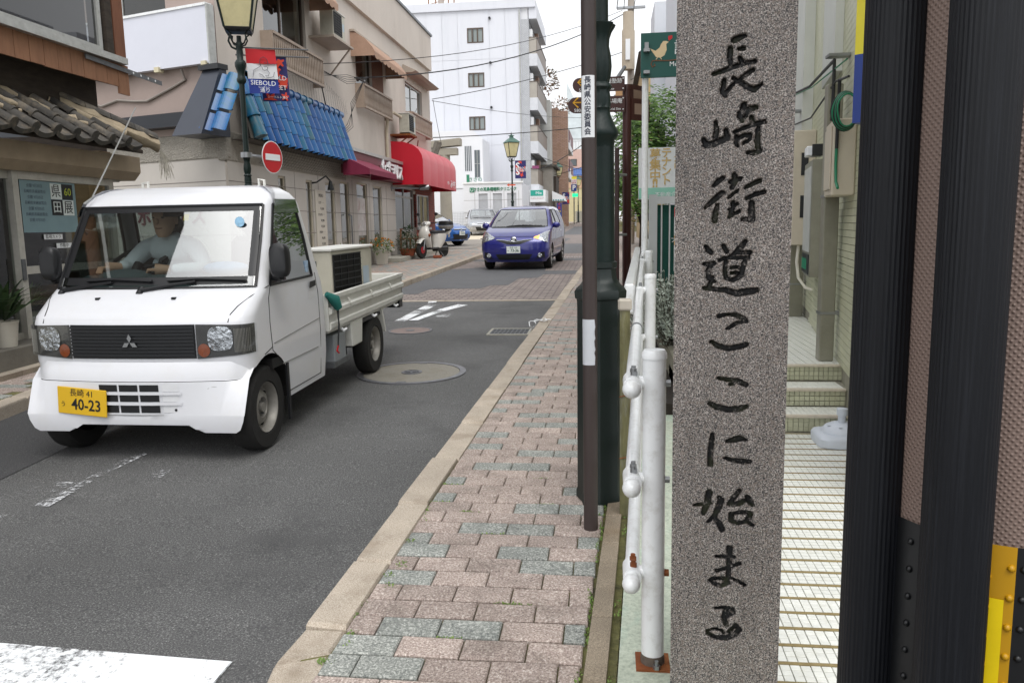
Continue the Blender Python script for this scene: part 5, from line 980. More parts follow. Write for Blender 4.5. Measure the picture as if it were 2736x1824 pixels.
def planter(label, loc, pr, h, mt, lf, lrad, ln, sz, lm, fl=0, name='potted_plant', sq=False):
    t = thing(name, label, 'potted plant', loc); n = 4 if sq else 18; ph = R(45) if sq else 0
    MB().lathe([(pr * .72, 0), (pr * .98, h * .9), (pr * 1.04, h * .91), (pr * 1.04, h), (pr * .9, h), (pr * .85, h * .85)], loc, n, ph=ph, cap=True).build('pot', mt, t, 40)
    rg = random.Random(int(loc[1] * 10)); mb = MB(); leaves(mb, (loc[0], loc[1], loc[2] + h + lrad[2] * .55), lrad, ln, sz, rg, shell=.2); mb.build('foliage', lm, t, fix=False)
    if fl:
        mb = MB()
        for k in range(fl):
            a = rg.uniform(0, 6.28); e = rg.uniform(-.1, 1.2); mb.sph((loc[0] + lrad[0] * math.cos(a) * math.cos(e), loc[1] + lrad[1] * math.sin(a) * math.cos(e), loc[2] + h + lrad[2] * (.55 + math.sin(e))), .022, nu=6, nv=5)
        mb.build('flowers', ORG, t)
    return t
planter('white planter of orange flowers at the shop wall near the vent', (-5.92, 20.5, gz(20.5) + SW), .22, .36, POTW, 0, (.30, .42, .22), 420, .07, LEAF_M, 40, sq=True)
planter('low planter of orange flowers beside the salon door', (-5.92, 17.2, gz(17.2) + SW), .2, .34, POTW, 0, (.24, .5, .2), 380, .06, LEAF_M, 34)
planter('wide terracotta bowl of dark trailing leaves at the doorway', (-5.72, 22.5, gz(22.5) + .2), .24, .2, TERRA, 0, (.34, .48, .30), 900, .055, LEAF_D)
stl = thing('wooden_stool', 'small wooden stand holding a potted succulent by the doorway', 'stand', (-5.92, 23.3, gz(23.3) + .2)); WOODS = mat('wood_stand', '#7c5238', .75, var=.2, vs=10, stretch=(1, 1, .3))
z0 = gz(23.3) + .2; mb = MB(); mb.box(-6.1, 23.0, z0 + .44, -5.75, 23.75, z0 + .48); mb.build('seat', WOODS, stl)
for (x, y) in ((-6.08, 23.02), (-5.8, 23.02), (-6.08, 23.7), (-5.8, 23.7)): MB().box(x, y, z0, x + .04, y + .05, z0 + (.76 if y < 23.1 and x < -6 else .44)).build('leg', WOODS, stl)
MB().box(-6.08, 23.0, z0 + .72, -6.04, 23.3, z0 + .76).build('back_rail', WOODS, stl)
pt2 = planter('white pot of spiky succulent on the wooden stand', (-5.92, 23.35, z0 + .48), .08, .16, POTW, 0, (.12, .13, .13), 60, .12, LEAF_D, name='potted_plant')
jr = thing('glass_jar', 'small clear jar beside the succulent pot on the stand', 'jar', (-5.9, 23.6, z0 + .48)); MB().lathe([(.05, 0), (.055, .1), (.045, .13)], (-5.9, 23.6, z0 + .48), 12).build('jar', GLASS, jr, 50)
brk = thing('loose_brick', 'weathered brick lying on the pavement in front of the scooter', 'brick', (-4.95, 22.9, gz(22.9) + SW)); MB().box(-5.06, 22.8, gz(22.9) + SW, -4.84, 23.02, gz(22.9) + SW + .08).build('brick', TERRA, brk, bevel=.01)
# ------------------------------------------------------------------ banners and no-entry sign on the left lamp
lx, ly, lz = -4.9, 10.6, gz(10.6) + SW
def bpl(dx, dy, ang): return Pl((lx + dx, ly + dy), (math.cos(R(ang)), math.sin(R(ang))))
BA = 34
b1 = thing('banner', 'red, white and blue banner with a line-drawn bearded man hanging on the near lamp', 'banner', (lx + .2, ly, 3.4)); BP = bpl(.05, .05, BA)
NVY = mat('banner_blue', '#263a8e', .7, var=.05); BRED = mat('banner_red', '#c41c26', .7, var=.05); BWH = mat('banner_white', '#d9dade', .7, var=.03)
def bstrip(n, pl, u0, u1, z0, z1, mt, p, sway=.0, w=0): return MB().grid(lambda a, b: pl.P(u0 + (u1 - u0) * a + .03 * (1 - (b * (z1 - z0) + z0 - 3.3) / .6), z0 + (z1 - z0) * b + .02 * a, w + .015 * math.sin(a * 3 + b * 2)), 6, 4).build(n, mt, p, 60, fix=False)
bw = .40
bstrip('red_field', BP, 0, bw, 3.71, 3.90, BRED, b1); bstrip('white_field', BP, 0, bw, 3.51, 3.71, BWH, b1); bstrip('blue_field', BP, 0, bw, 3.32, 3.51, NVY, b1)
text('lettering', 'SIEBOLD', .088, BP.M(bw * .53, 3.46, .03), WHITE, b1, .001); text('small_lettering', 'シーボルト', .032, BP.M(bw * .55, 3.405, .03), WHITE, b1, .001); text('lettering', '通り', .07, BP.M(bw * .58, 3.365, .03), WHITE, b1, .001)
LN = mat('line_ink', '#474754', .7); mb = MB()
for P in ([(.28, 3.60), (.26, 3.66), (.28, 3.72), (.34, 3.75), (.40, 3.72), (.42, 3.67), (.43, 3.645), (.42, 3.63)], [(.30, 3.60), (.31, 3.55), (.35, 3.53), (.40, 3.55), (.42, 3.60)], [(.35, 3.66), (.38, 3.665)], [(.40, 3.66), (.415, 3.665)], [(.28, 3.60), (.20, 3.56), (.14, 3.53), (.12, 3.42)], [(.40, 3.55), (.44, 3.50), (.42, 3.45), (.36, 3.46), (.40, 3.42), (.47, 3.43), (.52, 3.45), (.54, 3.52)], [(.24, 3.48), (.30, 3.46), (.34, 3.42)], [(.33, 3.6), (.36, 3.595), (.40, 3.6)]): mb.tube([BP.P(u * .68, 3.535 + (z - 3.42) * .82, .03) for u, z in P], .0035, 4)
mb.build('line_drawing', LN, b1); MB().tube([BP.P(-.08, 3.91, 0), BP.P(bw + .45, 3.95, 0)], .010, 6).build('rod', DSTEEL, b1)
b2 = thing('banner', 'navy banner with red flower blotches behind the portrait banner', 'banner', (lx + .4, ly + .5, 3.4)); B2 = bpl(.09, .37, BA)
def blot(pl, parent, u0, u1, z0, z1, mt, n, rg, w=.02):
    for k in range(n):
        cu, cz, r_ = rg.uniform(u0, u1), rg.uniform(z0, z1), rg.uniform(.06, .10) * (u1 - u0) / .5
        P = [(min(max(cu + r_ * (1 + .45 * math.cos(5 * a + k)) * math.cos(a), u0), u1), min(max(cz + r_ * (1 + .45 * math.cos(5 * a + k)) * math.sin(a), z0), z1)) for a in [i * 6.2832 / 20 for i in range(20)]]
        MB().poly([pl.P(u, z, w + k * .0006) for u, z in P]).build('flower_blotch', mt, parent, fix=False)
ORR = mat('blotch_red', '#d4432c', .7)
bstrip('field', B2, 0, .38, 3.26, 3.86, mat('banner_navy', '#2b2a66', .7), b2); blot(B2, b2, .02, .38, 3.28, 3.84, ORR, 13, random.Random(3), .03); text('lettering', 'SIEBOLD', .085, B2.M(.2, 3.58, .045), WHITE, b2, .001); text('lettering', 'STREET', .085, B2.M(.22, 3.45, .045), WHITE, b2, .001); text('small_lettering', 'シーボルト通り', .04, B2.M(.23, 3.32, .045), WHITE, b2, .001); MB().tube([B2.P(-.3, 3.86, 0), B2.P(.7, 3.9, 0)], .010, 6).build('rod', DSTEEL, b2)
ns = thing('no_entry_sign', 'round red no-entry sign with white bar clamped to the left lamp post', 'road sign', (lx + .3, ly + .1, 2.5)); n_ = Vector((.97, -.243, 0)); c_ = Vector((lx + .19, ly + .42, 2.50)); s_ = Vector((.243, .97, 0))
cir = lambda r, w, n=36: [c_ + s_ * (r * math.cos(2 * math.pi * k / n)) + Vector((0, 0, r * math.sin(2 * math.pi * k / n))) + n_ * w for k in range(n)]
MB().loft([cir(.225, -.006), cir(.225, 0)]).build('rim', WHITE, ns); MB().loft([cir(.213, .0005), cir(.213, .003)]).build('disc', RED, ns)
MB().hexa([c_ + s_ * a + Vector((0, 0, b)) + n_ * w for w in (.004, .010) for a, b in ((-.16, -.043), (.16, -.043), (.16, .043), (-.16, .043))]).build('bar', WHITE, ns)
mb = MB(); mb.tube([(lx + .04, ly, 2.5), (lx + .05, ly + .12, 2.5), c_ - n_ * .06, c_ - n_ * .012], .022, 6); mb.lathe([(.075, -.035), (.075, .035)], (lx, ly, 2.50), 16); mb.build('bracket', STEEL, ns, 40)
# ------------------------------------------------------------------ old house at the left edge
OW = Pl((-5.75, 0), (0, 1)); OF = Pl((-5.5, 0), (0, 1))
oh = thing('old_house', 'old wooden house with tiled lean-to roof and glass shop doors at the left edge', 'house', (-6.2, 7, gz(7)))
ORB = mat('board_orange', '#92694f', .8, var=.14, vs=5, stretch=(3, 3, .6), stain=('#6d4630', .4), ss=4); DWOOD = mat('wood_dark', '#3a322b', .9, var=.35, vs=6, stretch=(1, 1, 4), bump=.3, bs=30)
wallmesh(OW, 1.5, 8.7, 2.6, 3.3, [], .1).build('dark_wall', DWOOD, oh)
wallmesh(OF, 1.5, 8.85, 3.38, 6.5, [(4.2, 8.45, 3.42, 5.2)], .12).build('upper_wall', DWOOD, oh)
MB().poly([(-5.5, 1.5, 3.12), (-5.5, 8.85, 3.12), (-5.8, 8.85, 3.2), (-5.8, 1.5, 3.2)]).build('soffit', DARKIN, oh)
o = window(OF, oh, 4.2, 6.85, 3.42, 5.2, -.02, .055, (5.5,), ALU, GLASSD, DARKIN); o = window(OF, oh, 6.80, 8.45, 3.42, 5.2, .02, .065, (), ALU, GLASSD, mat('fly_screen', '#4b4a50', .9, var=.1, vs=3))
mb = MB(); OF.box(mb, 2, 8.8, 3.36, 3.43, 0, .10); mb.build('window_sill', ALU, oh); mb = MB(); OF.box(mb, 8.5, 8.62, 3.4, 6.5, 0, .06); mb.build('corner_post', DWOOD, oh); mb = MB(); OF.box(mb, 8.66, 8.85, 3.38, 6.5, 0, .05); mb.build('corner_board', mat('wood_red', '#7a4f3a', .8, var=.2, vs=6, stretch=(3, 3, .5)), oh)
rg = random.Random(6)
for k in range(33):
    u = 2.3 + k * .2; z0_ = 3.11 + rg.uniform(-.004, .004) - (.07 if k == 32 else 0); mb = MB(); OF.box(mb, u, u + .192, z0_, 3.365, .01, .03 + rg.uniform(0, .004)); mb.build('fascia_board', ORB, oh)
br = thing('perforated_bracket', 'dark perforated steel strip sticking out from the orange boards', 'bracket', OF.P(8.8, 3.3, .08)); mb = MB(); mb.hexa([OF.P(8.1, 3.30, .05), OF.P(9.55, 3.26, .05), OF.P(9.55, 3.26, .06), OF.P(8.1, 3.30, .06), OF.P(8.1, 3.35, .05), OF.P(9.55, 3.31, .05), OF.P(9.55, 3.31, .06), OF.P(8.1, 3.35, .06)]); mb.build('strip', DSTEEL, br)
for k in range(4):
    c = OF.P(8.95 + k * .15, 3.302 - k * .004, .0615); MB().cyl(c, (c[0] + .002, c[1], c[2]), .013, n=10).build('hole', WHITE, br)
# lean-to roof with round cover tiles
GT = mat('grey_roof_tile', '#4a4743', .8, .0, var=.3, vs=9, rnd=.35, bump=.4, bs=30, stain=('#8a7d6a', .85), ss=6); MORT = mat('roof_mortar', '#a3957f', .95, var=.25, vs=8, bump=.6, bs=25)
e0 = Vector((-5.2, 0, 2.44)); r0 = Vector((-5.78, 0, 2.79)); sd = (e0 - r0); sl = sd.length; sd.normalize(); nv = Vector((-sd.z, 0, sd.x)); nv = nv if nv.z > 0 else -nv
roof = MB().hexa([(-5.22, 2, 2.36), (-5.22, 8.65, 2.36), (-5.8, 8.2, 2.71), (-5.8, 2, 2.71), (-5.22, 2, 2.40), (-5.22, 8.65, 2.40), (-5.8, 8.2, 2.75), (-5.8, 2, 2.75)]).build('lean_to_roof', DWOOD, oh)
def half(mb, p, d, s, n, l, r, m=0, lift=.0):
    rings = []
    for t in (0, 1):
        c = p + d * l * t + n * lift * t; rings.append([c + s * (r * math.cos(math.pi * k / 8)) + n * (r * math.sin(math.pi * k / 8)) for k in range(9)])
    mb.loft(rings, m)
mc = MB(); half(mc, Vector((0, 0, 0)), Vector((1, 0, 0)), Vector((0, 1, 0)), Vector((0, 0, 1)), .26, .050); mc.cyl((.235, 0, .005), (.268, 0, .005), .054, n=14); cover = mc.mesh('cover_tile', GT, 45)
mp_ = MB(); mp_.grid(lambda a, b: (.27 * b, .26 * (a - .5), -.035 * math.sin(math.pi * a) + .035), 6, 1); i = mp_.pts([(.27, .26 * (k / 6 - .5), -.035 * math.sin(math.pi * k / 6) + .035) for k in range(7)] + [(.27, .26 * (k / 6 - .5), -.035 * math.sin(math.pi * k / 6) - .012) for k in range(7)])
for k in range(6): mp_.face((i + k, i + k + 1, i + 8 + k, i + 7 + k))
pan = mp_.mesh('pan_tile', GT, 45, False)
Mr = lambda p, dz=0: Matrix(((sd.x, 0, nv.x, p.x), (0, 1, 0, p.y), (sd.z, 0, nv.z, p.z), (0, 0, 0, 1)))
for k in range(22):
    y = 2.6 + k * .28
    for r_ in range(3):
        p = r0 + sd * (r_ * .245 + .0) + Vector((0, y, 0)) + nv * (.03 - .006 * r_ + rg.uniform(-.008, .008))
        if y > 8.2 + .13 * r_: continue
        o = bpy.data.objects.new('cover_tile', cover); C.objects.link(o); o.parent = roof; o.matrix_basis = Mr(p + nv * .03) @ Matrix.Rotation(rg.uniform(-.04, .04), 4, 'Z')
        o = bpy.data.objects.new('pan_tile', pan); C.objects.link(o); o.parent = roof; o.matrix_basis = Mr(p + Vector((0, .14, 0)) - nv * .01)
hip0, hip1 = Vector((-5.8, 8.1, 2.86)), Vector((-5.16, 8.85, 2.47)); hd = (hip1 - hip0).normalized()
mb = MB(); rings = []
for k in range(13):
    t = k / 12; c = hip0.lerp(hip1, t); s = Vector((hd.y, -hd.x, 0)).normalized(); rr_ = .10 + .02 * math.sin(k * 2.1) + rg.uniform(-.012, .012); rings.append([c + s * (rr_ * math.cos(math.pi * 2 * j / 10)) + Vector((0, 0, 1)) * (rr_ * .8 * math.sin(math.pi * 2 * j / 10)) for j in range(10)])
mb.loft(rings); mb.build('hip_mortar', MORT, roof, 40)
for k in range(4):
    p = hip0.lerp(hip1, k / 4) + Vector((0, 0, .06)); mb = MB(); s = Vector((hd.y, -hd.x, 0)).normalized(); half(mb, p, hd, s, Vector((0, 0, 1)), .26, .075); mb.build('hip_tile', GT, roof, 45)
for (a, b, r_) in (((-5.75, 7.9, 2.86), (-5.3, 8.45, 2.56), .05), ((-5.78, 7.2, 2.86), (-5.55, 7.6, 2.71), .04), ((-5.7, 6.8, 2.82), (-5.45, 7.05, 2.66), .035), ((-5.5, 6.6, 2.7), (-5.3, 6.9, 2.58), .03), ((-5.74, 6.5, 2.84), (-5.5, 6.62, 2.69), .035), ((-5.45, 7.75, 2.66), (-5.28, 7.95, 2.55), .03)):
    mb = MB(); P = [Vector(a).lerp(Vector(b), t / 6) + Vector((rg.uniform(-.015, .015), rg.uniform(-.02, .02), rg.uniform(-.01, .015))) for t in range(7)]; mb.tube(P, [r_ * rg.uniform(.6, 1.2) for _ in P], 8); mb.build('mortar_patch', MORT, roof, 50)
pl_ = thing('straw_tassel', 'frayed pale straw tassel hanging from the roof corner', 'tassel', (-5.12, 8.9, 2.4)); mb = MB()
for k in range(40):
    a = Vector((-5.14, 8.88, 2.42)); e = a + Vector((rg.uniform(-.05, .08), rg.uniform(-.02, .16), -rg.uniform(.18, .34))); mb.tube([a, (a + e) / 2 + Vector((rg.uniform(-.02, .02), .02, 0)), e], .003, 3)
mb.build('strands', mat('straw_pale', '#b9b4a8', .9, var=.2, vs=30), pl_, fix=False)
# beige fascia box over the shop doors
FAS = mat('fascia_beige', '#a5937c', .6, var=.14, vs=3, stain=('#84705a', .5), ss=2); mb = MB()
mb.loft([[(-5.75, y, 2.345), (-5.42, y, 2.345), (-5.42, y, 2.17), (-5.50, y, 2.08), (-5.75, y, 2.08)] for y in (1.5, 8.9)]); mb.build('fascia_box', FAS, oh); mb = MB(); mb.box(-5.6, 1.5, 2.06, -5.72, 8.75, 2.09); mb.build('door_head', ALU, oh)
mb = MB(); mb.box(-5.85, 8.55, .2, -5.68, 8.75, 2.4); mb.build('end_post', mat('post_wood', '#7d6a52', .8, var=.15, vs=6, stretch=(3, 3, .4)), oh)
# step
zst = gz(6) + .34
stp = MB().hexa([(-5.95, 2, .1), (-5.28, 2, .1), (-5.28, 8.7, .2), (-5.95, 8.7, .2), (-5.95, 2, zst - .06), (-5.28, 2, zst - .06), (-5.28, 8.7, zst + .04), (-5.95, 8.7, zst + .04)]).build('shop_step', mat('step_concrete', '#6e6a62', .9, var=.2, vs=4, bump=.3, bs=60, stain=('#4d4740', .6), ss=3), oh, bevel=.01)
for k in range(7): MB().hexa([(-5.28, 3.4 + k * .5, .15), (-5.20, 3.4 + k * .5, .15), (-5.20, 3.89 + k * .5, .15), (-5.28, 3.89 + k * .5, .15), (-5.28, 3.4 + k * .5, gz(3.4 + k * .5) + SW + .05), (-5.16, 3.4 + k * .5, gz(3.4 + k * .5) + SW + .05), (-5.16, 3.89 + k * .5, gz(3.9 + k * .5) + SW + .05), (-5.28, 3.89 + k * .5, gz(3.9 + k * .5) + SW + .05)]).build('kerb_block', KERB, stp)
# sliding glass doors
SD = Pl((-5.62, 0), (0, 1)); AL2 = mat('alu_white', '#bdbab2', .5, .2, var=.1, vs=8, stain=('#8d877a', .4), ss=9)
for k, (a, b) in enumerate(((5.35, 7.08), (7.0, 8.55))):
    w = 0 if k == 0 else .045; window(SD, oh, a, b, zst, 2.08, w, .075, (), AL2, GLASS, False, name='sliding_door', hbar=((1.14,) if k else ()))
mb = MB(); SD.box(mb, 7.0, 7.05, 1.05, 1.25, .066, .078); mb.build('door_pull', DSTEEL, oh)
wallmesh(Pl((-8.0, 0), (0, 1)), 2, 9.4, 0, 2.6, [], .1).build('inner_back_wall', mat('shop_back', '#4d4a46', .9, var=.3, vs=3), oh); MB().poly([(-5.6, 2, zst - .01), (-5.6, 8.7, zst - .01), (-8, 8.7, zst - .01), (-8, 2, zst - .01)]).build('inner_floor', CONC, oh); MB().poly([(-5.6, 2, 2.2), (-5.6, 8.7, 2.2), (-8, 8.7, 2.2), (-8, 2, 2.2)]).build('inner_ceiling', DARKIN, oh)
wallmesh(Pl((-5.7, 8.72), (-1, 0)), 0, 3, 0, 2.6, [], .1).build('end_wall', DWOOD, oh)
mb = MB()
for k in range(26): mb.tube([(-7.4, 5.6 + k * .11, zst + .25), (-7.4, 5.6 + k * .11, 1.6)], .035, 6)
mb.build('corrugated_screen', mat('corrugate', '#5e5d5a', .7, .3), oh, 50)
po = thing('exhibition_poster', 'pale blue exhibition poster with black and white character squares on the glass door', 'poster', SD.P(7.4, 1.5, .05)); P_ = lambda n, a, b, c, d, mt, w=.052: (lambda m: (SD.box(m, a, b, c, d, w, w + .002), m.build(n, mt, po))[1])(MB())
P_('sheet', 7.10, 7.90, 1.50, 2.0, mat('poster_blue', '#7d989f', .5, var=.06, vs=6)); PBK = mat('poster_black', '#1d2022', .6); PWH = mat('poster_paper', '#dfe6e4', .6)
for (a, c, mt) in ((7.52, 1.83, PWH), (7.69, 1.83, PBK), (7.52, 1.67, PBK), (7.69, 1.67, PWH)): P_('square', a, a + .165, c, c + .155, mt, .055)
text('character', '県', .14, SD.M(7.60, 1.905, .058), PBK, po, .001); text('character', '展', .14, SD.M(7.77, 1.745, .058), PBK, po, .001); text('number', '60', .11, SD.M(7.775, 1.905, .058), mat('poster_lime', '#b7c43a', .6), po, .001); text('character', '田', .13, SD.M(7.60, 1.745, .058), PWH, po, .001)
for k in range(7): text('text_row', '長崎県美術展覧会' if k % 2 else '会期 9月25日', .038, SD.M(7.30, 1.95 - k * .055, .055), mat('poster_ink', '#5a6a78', .6) if 'poster_ink' not in MT else MT['poster_ink'], po, .0005)
for k in range(2):
    nt2 = thing('paper_notice', ['small white camera notice strip below the poster', 'lower white notice strip on the glass door'][k], 'notice', SD.P(7.5, 1.45 - .1 * k, .05)); mb = MB(); SD.box(mb, 7.37 + .17 * k, 7.64 + .13 * k, 1.43 - .09 * k, 1.48 - .09 * k, .05, .053); mb.build('strip', STICK, nt2); text('lettering', ['監視カメラ', '作動中'][k], .045, SD.M(7.505 + .15 * k, 1.455 - .09 * k, .0535), INK, nt2, .0005)
yn = thing('yellow_notice', 'yellow handwritten card among the plants in the left window', 'notice', (-5.7, 6.25, 1.45)); mb = MB(); SD.box(mb, 6.15, 6.55, 1.42, 1.55, -.15, -.148); mb.build('card', mat('card_yellow', '#c2a23a', .7), yn)
# plants in and before the window
rp = random.Random(21)
def spiky(label, loc, h, n, lw, lm, pot, ph, pr):
    t = thing('potted_plant', label, 'potted plant', loc); MB().lathe([(pr * .75, 0), (pr, ph), (pr * 1.06, ph), (pr * 1.0, ph * .9)], loc, 16).build('pot', pot, t, 40); mb = MB()
    for k in range(n):
        a = rp.uniform(0, 6.28); e = rp.uniform(.5, 1.35); l = h * rp.uniform(.6, 1.1); d = Vector((math.cos(a) * math.cos(e), math.sin(a) * math.cos(e), math.sin(e))); s = Vector((-math.sin(a), math.cos(a), 0)); b0 = Vector((loc[0], loc[1], loc[2] + ph)); m_ = b0 + d * l * .55; e_ = b0 + d * l + Vector((0, 0, -l * .25)); mb.poly([b0, m_ + s * lw, e_, m_ - s * lw])
    mb.build('foliage', lm, t, fix=False); return t
PW2 = mat('bucket_white', '#c3c6c4', .5, var=.06); PRD = mat('pot_maroon', '#4d231e', .6, var=.1)
spiky('maroon pot of long-bladed leaves on the step of the old house', (-5.42, 6.05, zst), .62, 46, .028, LEAF_D, PRD, .28, .15); spiky('white bucket pot with blade leaves at the far left on the step', (-5.40, 5.62, zst), .5, 30, .022, LEAF_D, PW2, .26, .12); spiky('pale pot of dark leaves beside the sliding door frame', (-5.42, 6.55, zst), .55, 50, .024, LEAF_D, POTW, .24, .11)
t = thing('leafy_shrub', 'large dark leafy house plant inside the left shop window', 'plant', (-6.0, 6.1, zst)); mb = MB()
for c in ((-6.0, 6.0, 1.55), (-6.05, 6.4, 1.2), (-5.95, 5.6, 1.3), (-5.9, 6.1, .8)): leaves(mb, c, (.28, .45, .4), 260, .13, rp, shell=.1)
mb.build('foliage', LEAF_D, t, fix=False); mb = MB()
for k in range(6): mb.tube([(-6.0, 5.6 + k * .16, zst), (-6.0 + rp.uniform(-.1, .1), 5.6 + k * .17, 1.7)], .014, 6)
mb.build('stem', DWOOD, t); mb = MB(); mb.box(-5.95, 5.4, 1.28, -5.88, 7.0, 1.33); mb.box(-5.95, 5.4, .92, -5.6, 7.0, .97); mb.build('shelf', DWOOD, t)
spiky('yellow-green leafy pot behind the glass sliding door', (-6.1, 7.7, zst), .5, 40, .03, LEAF_M, POTW, .2, .12)
# ------------------------------------------------------------------ right side: signs, planting, fence
ft = thing('direction_post', 'brown direction post with arrow boards behind the green lamp', 'sign post', (.228, 10.3, gz(10.3) + SW))
MB().lathe([(.055, 0), (.055, 2.92)], (.228, 10.3, gz(10.3)), 20).build('post', SIGN_BR, ft, 50); MB().lathe([(.057, 2.9), (.05, 2.95), (0, 2.96)], (.228, 10.3, gz(10.3)), 20).build('cap', SIGN_BR, ft, 50)
FY = Pl((0, 10.24), (1, 0)); YEL = mat('arrow_yellow', '#e0a92c', .5)
def arm(z, x0, x1, h, txt, sub, arrow):
    P = [(x1, z - h / 2), (x1, z + h / 2)] + [(x0 + h / 2 + h / 2 * math.cos(a), z + h / 2 * math.sin(a)) for a in [math.pi / 2 + math.pi * k / 10 for k in range(11)]]
    mb = MB(); mb.prism(P, lambda u, v, w: FY.P(u, v, w), 0, .03); o = mb.build('arrow_board', SIGN_BR, ft)
    if arrow:
        mb = MB(); c = x0 + .13; mb.tube([FY.P(c + .09, z + .03, .033), FY.P(c - .06, z + .03, .033)], .009, 5); mb.tube([FY.P(c, z + .09, .033), FY.P(c - .065, z + .03, .033), FY.P(c, z - .03, .033)], .009, 5); mb.build('arrow', YEL, o)
        text('distance', '580m', .055, FY.M(x0 + .14, z - .065, .032), WHITE, o, .001)
    text('place_name', txt, .065, FY.M(x1 - .16, z + .03, .032), WHITE, o, .001); text('sub_name', sub, .04, FY.M(x1 - .16, z - .06, .032), WHITE, o, .001)
    mb = MB()
    for (u, v) in ((x1 - .02, z + h * .35), (x1 - .02, z - h * .35)): mb.sph(FY.P(u, v, .032), .009, nu=6, nv=4)
    mb.build('bolts', WHITE, o)
arm(2.94, -.50, .20, .19, '桜馬場庵', 'Memorial Site', 1); arm(3.18 - .0, -.44, .20, .17, '鳴滝塾跡', 'Site', 1)
for k, (z, a) in enumerate(((3.05, -35), (2.88, 40))):
    q = Pl((.25, 10.26), (math.cos(R(a + (0 if k else 90))), math.sin(R(a + (0 if k else 90))))); mb = MB(); q.box(mb, .03, .33, z - .13, z + .13, -.015, .015); mb.build('side_arrow_board', SIGN_BR, ft); mb = MB(); q.box(mb, .08, .28, z - .06, z + .07, .016, .018); mb.build('side_lettering', mat('faint_print', '#8d7668', .6) if 'faint_print' not in MT else MT['faint_print'], ft)
mbd = thing('map_board', 'tall brown map board seen edge-on beside the green lamp shaft', 'map board', (.11, 9.9, gz(9.9) + SW))
MB().box(.075, 9.6, gz(9.8) + .12, .125, 10.2, 2.36).build('board', mat('board_brown', '#2f1613', .45, var=.08), mbd, bevel=.01); mb = MB()
for z in (2.05, 1.35): mb.cyl((.12, 9.62, z), (.21, 9.7, z), .014, n=8)
mb.build('fixing_bolt', STEEL, mbd)
gs = thing('clinic_sign', 'dark green sign with a cream bird and red heart on a white pole', 'sign', (.372, 8.5, gz(8.5) + SW)); MB().lathe([(.033, 0), (.033, 3.06)], (.372, 8.5, gz(8.5)), 20).build('pole', WHITE_M, gs, 50)
GY = Pl((0, 8.46), (1, 0)); GRN = mat('sign_dkgreen', '#12514a', .4, var=.03); mb = MB(); GY.box(mb, .325, 1.30, 2.93, 3.36, -.02, .02); mb.build('panel', GRN, gs); mb = MB(); GY.box(mb, .36, .40, 3.2, 3.26, .02, .08); GY.box(mb, .35, .41, 2.96, 2.99, .02, .09); GY.box(mb, .35, .41, 3.17, 3.2, .02, .09); mb.build('clamp', STEEL, gs)
CRB = mat('bird_cream', '#dcc49c', .5); bird = [(.415, 3.21), (.47, 3.185), (.51, 3.215), (.525, 3.25), (.545, 3.275), (.575, 3.275), (.60, 3.265), (.575, 3.245), (.58, 3.19), (.56, 3.14), (.52, 3.115), (.475, 3.125), (.45, 3.16)]
MB().poly([GY.P(u, v, .0215) for u, v in bird]).build('bird', CRB, gs); mb = MB(); mb.tube([GY.P(.49, 3.12, .022), GY.P(.475, 3.10, .022)], .005, 4); mb.tube([GY.P(.52, 3.115, .022), GY.P(.53, 3.10, .022)], .005, 4); mb.build('bird_legs', CRB, gs)
mb = MB(); mb.tube([GY.P(.76, 3.10, .022), GY.P(.6, 3.085, .022), GY.P(.5, 3.09, .022), GY.P(.44, 3.09, .022), GY.P(.425, 3.06, .022), GY.P(.44, 3.03, .022), GY.P(.465, 3.04, .022), GY.P(.46, 3.06, .022)], .006, 5); mb.build('branch', mat('branch_brown', '#7a5138', .6), gs)
MB().poly([GY.P(.60 + .0, 3.275, .022), GY.P(.635, 3.30, .022), GY.P(.635, 3.325, .022), GY.P(.62, 3.33, .022), GY.P(.612, 3.32, .022), GY.P(.598, 3.325, .022), GY.P(.592, 3.305, .022)]).build('heart', RED, gs)
text('lettering', '諏訪', .15, GY.M(.80, 3.20, .022), WHITE, gs, .001); text('small_lettering', 'Mental Clinic', .065, GY.M(.78, 3.05, .022), WHITE, gs, .001)
rs = thing('for_rent_sign', 'white for-rent board with faded gold lettering above the grey fence', 'sign', (.6, 9.0, 1.75)); RY = Pl((0, 9.0), (1, 0)); mb = MB(); RY.box(mb, .33, 1.25, 1.74, 2.29, -.16, .0); mb.build('board', mat('board_offwhite', '#dcdfe0', .5, var=.03), rs); mb = MB(); RY.box(mb, .33, 1.25, 1.745, 1.86, .001, .004); mb.build('green_band', mat('band_mint', '#8fc7b4', .5), rs)
GOLD = mat('gold_letter', '#c9ab6c', .5, var=.1, vs=12)
for k, ch in enumerate('募集中'): text('letter', ch, .125, RY.M(.505, 2.21 - k * .115, .004), GOLD, rs, .001, bold=.002)
text('letter', '!!', .12, RY.M(.505, 1.905, .004), GOLD, rs, .001, bold=.004)
for k, ch in enumerate('テナント'): text('letter', ch, .115, RY.M(.625, 2.225 - k * .098, .004), GOLD, rs, .001, bold=.002)
for k, ch in enumerate('2F'): text('letter', ch, .085, RY.M(.725, 2.16 - k * .075, .004), GOLD, rs, .001)
text('small_lettering', '不動産企画', .06, RY.M(.65, 1.78, .005), WHITE, rs, .001)
fe = thing('grey_fence', 'light grey steel fence backed with dark green net', 'fence', (.6, 8.9, gz(9) + SW)); FYp = Pl((0, 8.8), (1, 0)); FG = mat('fence_grey', '#b9bcbd', .45, .2, var=.05); mb = MB(); FYp.box(mb, .43, .52, .3, 1.78, -.05, .0); mb.build('post', FG, fe); mb = MB(); FYp.box(mb, .52, 1.6, 1.68, 1.76, -.05, 0); mb.build('top_rail', FG, fe)
